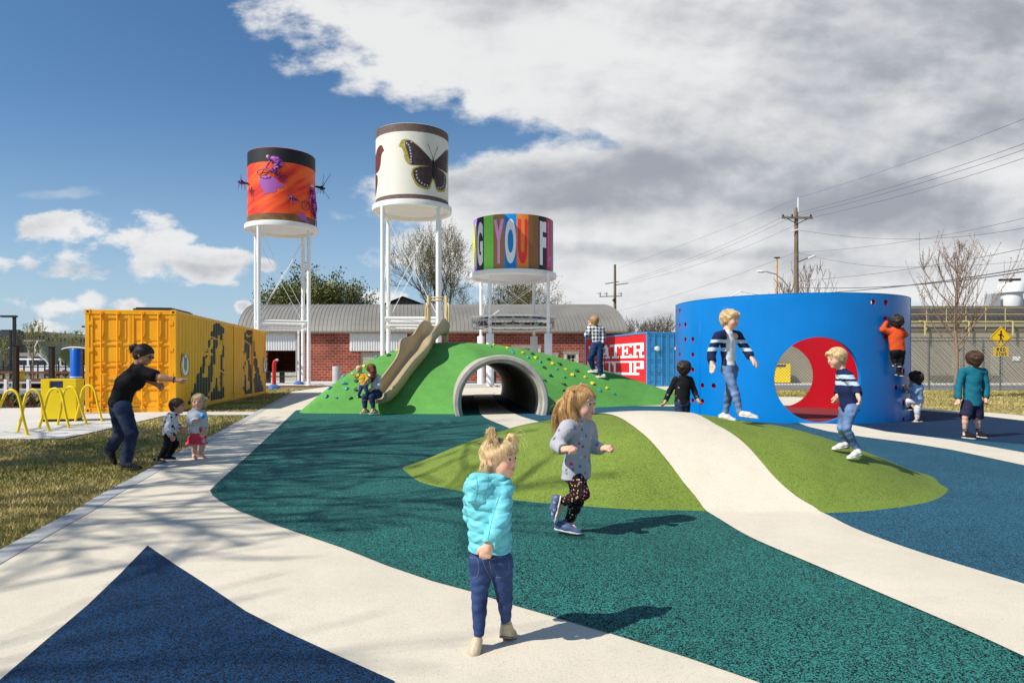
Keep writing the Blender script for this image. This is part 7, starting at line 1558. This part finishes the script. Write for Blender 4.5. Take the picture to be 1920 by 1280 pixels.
# toddler in denim jacket holding the drum
Zd = 14.95; DEN = denim('light_denim_jacket', lin(140, 168, 196), .3); SPOT = pattern('white_printed_leggings', lin(214, 210, 210), [lin(70, 70, 76), lin(214, 210, 210)], 30, .18)
person('small dark haired child in pale denim jacket at the right edge of the drum', Zd, (1716, 709, 0), 23.5, 215,
    dict(nk=(1717, 720, 0), sa=(1708, 725, .06), ea=(1702, 733, .12), wa=(1695, 729, .18), sb=(1726, 725, -.02), eb=(1716, 735, -.1), wb=(1704, 728, -.08), pv=(1720, 748, 0), ha=(1716, 750, 0), hb=(1723, 751, 0), ka=(1703, 752, .08), na=(1700, 762, .14), ta=(1692, 768, .2), kb=(1720, 769, -.02), nb=(1720, 785, .0), tb=(1713, 791, -.02)),
    dict(name='denim_jacket', mat=DEN, ex=.06, hem=.08, sleeve=1.9, fold=.012, f=.8), dict(name='leggings', mat=SPOT, ex=.03, len=2.05), dict(mat=SHOEB, sole=SOLEW, dira=(-1, .4, 0), dirb=(-1, .0, -.05), len=.72),
    dict(mat=DKB[0], mat2=DKB[1], fringe=.22, low=-.46, thick=.09, strands=1300, sr=.012, lump=.03, len=.34, nape=.35), skinm=SK_MED, brow=BROWD, byaw=225, res=28)
# person in checked shirt high on the green mound
hp = hit(1126, 708, 16); Zp_ = hp.y
PLA = plaid('black_white_check', lin(24, 24, 28), lin(226, 226, 226), .055); JP = denim('navy_jeans', lin(34, 56, 92), .15)
person('person in black and white checked shirt standing on the right slope of the green mound', Zp_, (1114, 602, 0), 18.5, 205,
    dict(nk=(1117, 612, 0), sa=(1108, 617, 0), ea=(1100, 628, .0), wa=(1106, 612, .12), da=(1107, 604, .14), sb=(1128, 617, 0), eb=(1131, 632, .0), wb=(1129, 645, -.05), pv=(1121, 645, 0), ha=(1116, 648, 0), hb=(1125, 648, 0), ka=(1107, 672, .02), kb=(1124, 677, -.0), na=(1112, 691, .1), nb=(1127, 702, .0), ta=(1104, 698, .12), tb=(1118, 708, .0)),
    dict(name='checked_shirt', mat=PLA, ex=.06, hem=.22, sleeve=1.95, fold=.012), dict(name='jeans', mat=JP, ex=.03, len=2.05), dict(mat=SHOEW, sole=SOLEW, dira=(-1, .1, 0), dirb=(-.9, .1, -.05), len=1.0, w=.19),
    dict(mat=GOLD[0], mat2=GOLD[1], fringe=.22, low=-.3, thick=.07, strands=500, len=.2, nape=.05), byaw=190, res=26, adult=True, wid=1.0, root=Vector((hp.x, hp.y, hp.z)))
# seated woman at the foot of the slide, with a child on her lap
Zs = 17.05; CREAMC = cloth('cream_blouse', lin(214, 206, 198), .05)
person('woman with long auburn hair in a cream top sitting at the foot of the slide', Zs, (696, 692, 0), 18.5, 205,
    dict(nk=(698, 702, 0), sa=(691, 707, .0), ea=(688, 720, -.06), wa=(680, 726, -.12), sb=(709, 707, 0), eb=(711, 722, -.04), wb=(700, 728, -.14), mid=(703, 722, 0), pv=(706, 736, 0), ha=(703, 738, -.05), hb=(709, 739, -.03), ka=(684, 744, -.22), kb=(697, 744, -.25), na=(684, 766, -.20), nb=(700, 766, -.24), ta=(677, 775, -.28), tb=(694, 776, -.32)),
    dict(name='blouse', mat=CREAMC, ex=.05, hem=.15, sleeve=1.8, fold=.012), dict(name='jeans', mat=JEAND, ex=.02, len=1.95), dict(mat=mat('tan_leather_shoe', lin(150, 110, 82), .6), sole=SOLEW, dira=(-.8, -.6, -.05), dirb=(-.8, -.6, -.05), len=.95),
    dict(mat=AUB[0], mat2=AUB[1], fringe=.24, low=-.4, thick=.07, strands=600, len=.4, nape=.3, locks=[([(0, -.4, .3), (.05, -.55, -.2), (.05, -.52, -.8), (.0, -.4, -1.3)], [.2, .26, .24, .1]), ([(.3, -.1, .2), (.36, -.2, -.3), (.3, -.2, -.9)], [.12, .14, .06])]), byaw=235, res=26, adult=True, wid=.85, root=Vector((P(700, 0, Zs).x, Zs, 0)))
YEP = pattern('yellow_pink_top', lin(214, 170, 50), [lin(214, 120, 140), lin(60, 40, 40)], 14, .3)
person('blond toddler in a yellow and pink top on the lap of the seated woman', 16.8, (674, 692, 0), 13.5, 160,
    dict(nk=(677, 700, 0), sa=(673, 704, 0), ea=(668, 707, -.02), wa=(664, 703, -.04), sb=(686, 703, 0), eb=(690, 710, -.04), wb=(685, 715, -.08), pv=(681, 722, 0), ha=(678, 724, 0), hb=(685, 724, 0), ka=(675, 733, -.02), kb=(688, 735, -.02), na=(672, 742, .0), nb=(687, 746, .0), ta=(669, 746, -.02), tb=(684, 750, -.03)),
    dict(name='top', mat=YEP, ex=.06, hem=.05, sleeve=1.9), dict(name='jeans', mat=JEAN, ex=.04, len=2.05), dict(mat=SHOEB, sole=SOLEG, len=.7), dict(mat=BLOND[0], mat2=BLOND[1], fringe=.22, low=-.36, thick=.05, strands=200, len=.2, nape=.1), res=24, byaw=170, root=Vector((P(681, 0, 16.8).x, 16.8, 0)))
# woman in black on the lawn
def shades(t, g, s, H, M):
    m = MB(); 
    for q in (-1, 1): m.ell(H(.16*q, .41, .01), (.10*s, .035*s, .075*s), 12, M); m.tube([H(.22*q, .40, .03), H(.36*q, .2, .02), H(.41*q, -.06, .02)], .012*s, 5)
    m.tube([H(-.06, .44, .03), H(.06, .44, .03)], .014*s, 5); m.build('sunglasses', mat('black_lens', lin(12, 12, 14), .15), t, smooth=True)
    d = (g['wb']-g['eb']).normalized(); MB().tube([g['wb']-d*.05*s, g['wb']-d*.02*s], .17*s, 12).build('wristband', BLACKC, t)
Zw = 8.2
person('woman in black tee shirt and sunglasses bending forward and pointing on the lawn', Zw, (271, 665, 0), 35, 92,
    dict(nk=(257, 684, 0), sa=(254, 697, .14), ea=(280, 712, .2), wa=(296, 722, .16), sb=(264, 697, -.12), eb=(302, 708, -.12), wb=(328, 712, -.10), db=(345, 713, -.08), mid=(236, 722, 0), pv=(224, 757, 0), ha=(222, 765, .07), hb=(230, 765, -.07), ka=(226, 813, .16), na=(203, 848, .14), ta=(214, 868, .10), kb=(247, 812, -.08), nb=(236, 868, -.08), tb=(262, 879, -.16)),
    dict(name='tee_shirt', mat=BLACKC, ex=.09, hem=.14, sleeve=.62, cuff=.05, fold=.012, f=.85), dict(name='jeans', mat=JEAND, ex=.03, len=2.06, flare=.06, fold=.014), dict(mat=SHOEB, sole=mat('black_sole', lin(20, 20, 22), .7), dira=(.55, -.1, -.8), upa=(.8, 0, .5), dirb=(1, -.1, -.03), len=1.05, w=.18),
    dict(mat=DKB[0], mat2=DKB[1], fringe=.26, low=-.30, thick=.05, strands=1400, len=.24, nape=.05, flow=(0, -.5, .1), whorl=(0, .6, .3), locks=[([(0, -.50, .20), (0, -.66, .24), (0, -.74, .05), (0, -.70, -.22)], [.09, .12, .12, .04])]),
    skinm=SK_MED, pitch=24, byaw=92, res=36, adult=True, wid=1.12, brow=BROWD, extra=shades, hand_k={'b': dict(fingers=[.0, 1.2, 1.25, 1.3], palm=(0, .4, -1), thumb=(0, .3, 1)), 'a': dict(curl=.6, palm=(0, -1, 0))})
# boy in the spotted hoodie
DAL = pattern('spotted_hoodie', lin(206, 208, 212), [lin(26, 26, 30)], 17, .30)
person('brown haired boy in a white hoodie with black spots stepping onto the pale path', 8.75, (333, 761, 0), 27.5, 98,
    dict(nk=(326, 776, 0), sa=(319, 783, .09), ea=(330, 796, .12), wa=(339, 803, .1), sb=(321, 783, -.09), eb=(314, 803, -.14), wb=(321, 817, -.16), db=(326, 826, -.18), pv=(318, 813, 0), ha=(317, 817, .05), hb=(318, 817, -.05), ka=(329, 832, .05), na=(316, 854, .08), ta=(327, 861, .02), kb=(313, 838, -.08), nb=(300, 857, -.04), tb=(308, 866, -.08)),
    dict(name='hoodie', mat=DAL, ex=.07, hem=.10, sleeve=1.93, fold=.016, f=.82, collar=.36), dict(name='trousers', mat=BLACKC, ex=.05, len=2.05, fold=.02), dict(mat=pattern('black_speckled_trainer', lin(30, 30, 34), [lin(170, 170, 176)], 40, .2), sole=SOLEG, dira=(1, -.1, -.05), dirb=(.95, -.2, -.05), len=.85),
    dict(mat=BRN[0], mat2=BRN[1], fringe=.28, low=-.30, thick=.05, strands=1300, len=.14, nape=.04), res=34, byaw=100, pitch=4, skinm=SK_MED, brow=BROWD)
# girl in the coral skirt with a blue ball
CORAL = cloth('coral_skirt', lin(230, 70, 86), .06); GREYK = cloth('pale_grey_knit', lin(200, 202, 208), .04, 160)
tg, gg, sg = person('blond girl in a pale grey sweater and coral skirt, barefoot on the pale path', 9.05, (372, 753, 0), 29, 14,
    dict(nk=(368, 770, 0), sa=(358, 777, 0), ea=(356, 793, -.05), wa=(369, 790, -.14), da=(378, 782, -.18), sb=(380, 777, 0), eb=(383, 792, .03), wb=(381, 803, -.02), mid=(369, 792, 0), pv=(370, 810, 0), ha=(366, 813, 0), hb=(376, 813, 0), ka=(364, 836, -.03), na=(364, 853, .0), ta=(369, 861, -.1), kb=(380, 835, -.03), nb=(376, 850, .05), tb=(386, 858, -.06)),
    dict(name='sweater', mat=GREYK, ex=.07, hem=.06, sleeve=1.85, fold=.014, f=.85, collar=.3), dict(name='skirt', mat=CORAL, ex=.03, skirt=.75, fold=.05, ff=9), None,
    dict(mat=BLOND[0], mat2=BLOND[1], fringe=.22, low=-.30, thick=.05, strands=1300, len=.22, nape=.15, locks=[([(-.3, .0, .3), (-.5, .0, .2), (-.56, .02, .05)], [.07, .08, .03]), ([(.34, -.1, -.1), (.36, -.1, -.3), (.33, -.1, -.44)], [.08, .08, .03]), ([(-.36, -.1, -.1), (-.38, -.1, -.3), (-.33, -.1, -.44)], [.08, .08, .03])]),
    res=36, byaw=20, hand_k={'a': dict(curl=.8, palm=(1, 0, 0), thumb=(0, -1, 0))})
pb = P(380, 780, 8.80); bb = MB(); bb.ell((0, 0, 0), (.034, .034, .034), 16); o = bb.build('toy_ball', mat('blue_plastic', lin(20, 150, 226), .35), smooth=True); o.location = pb; tag(o, 'small blue ball held by the girl in the coral skirt', 'ball')
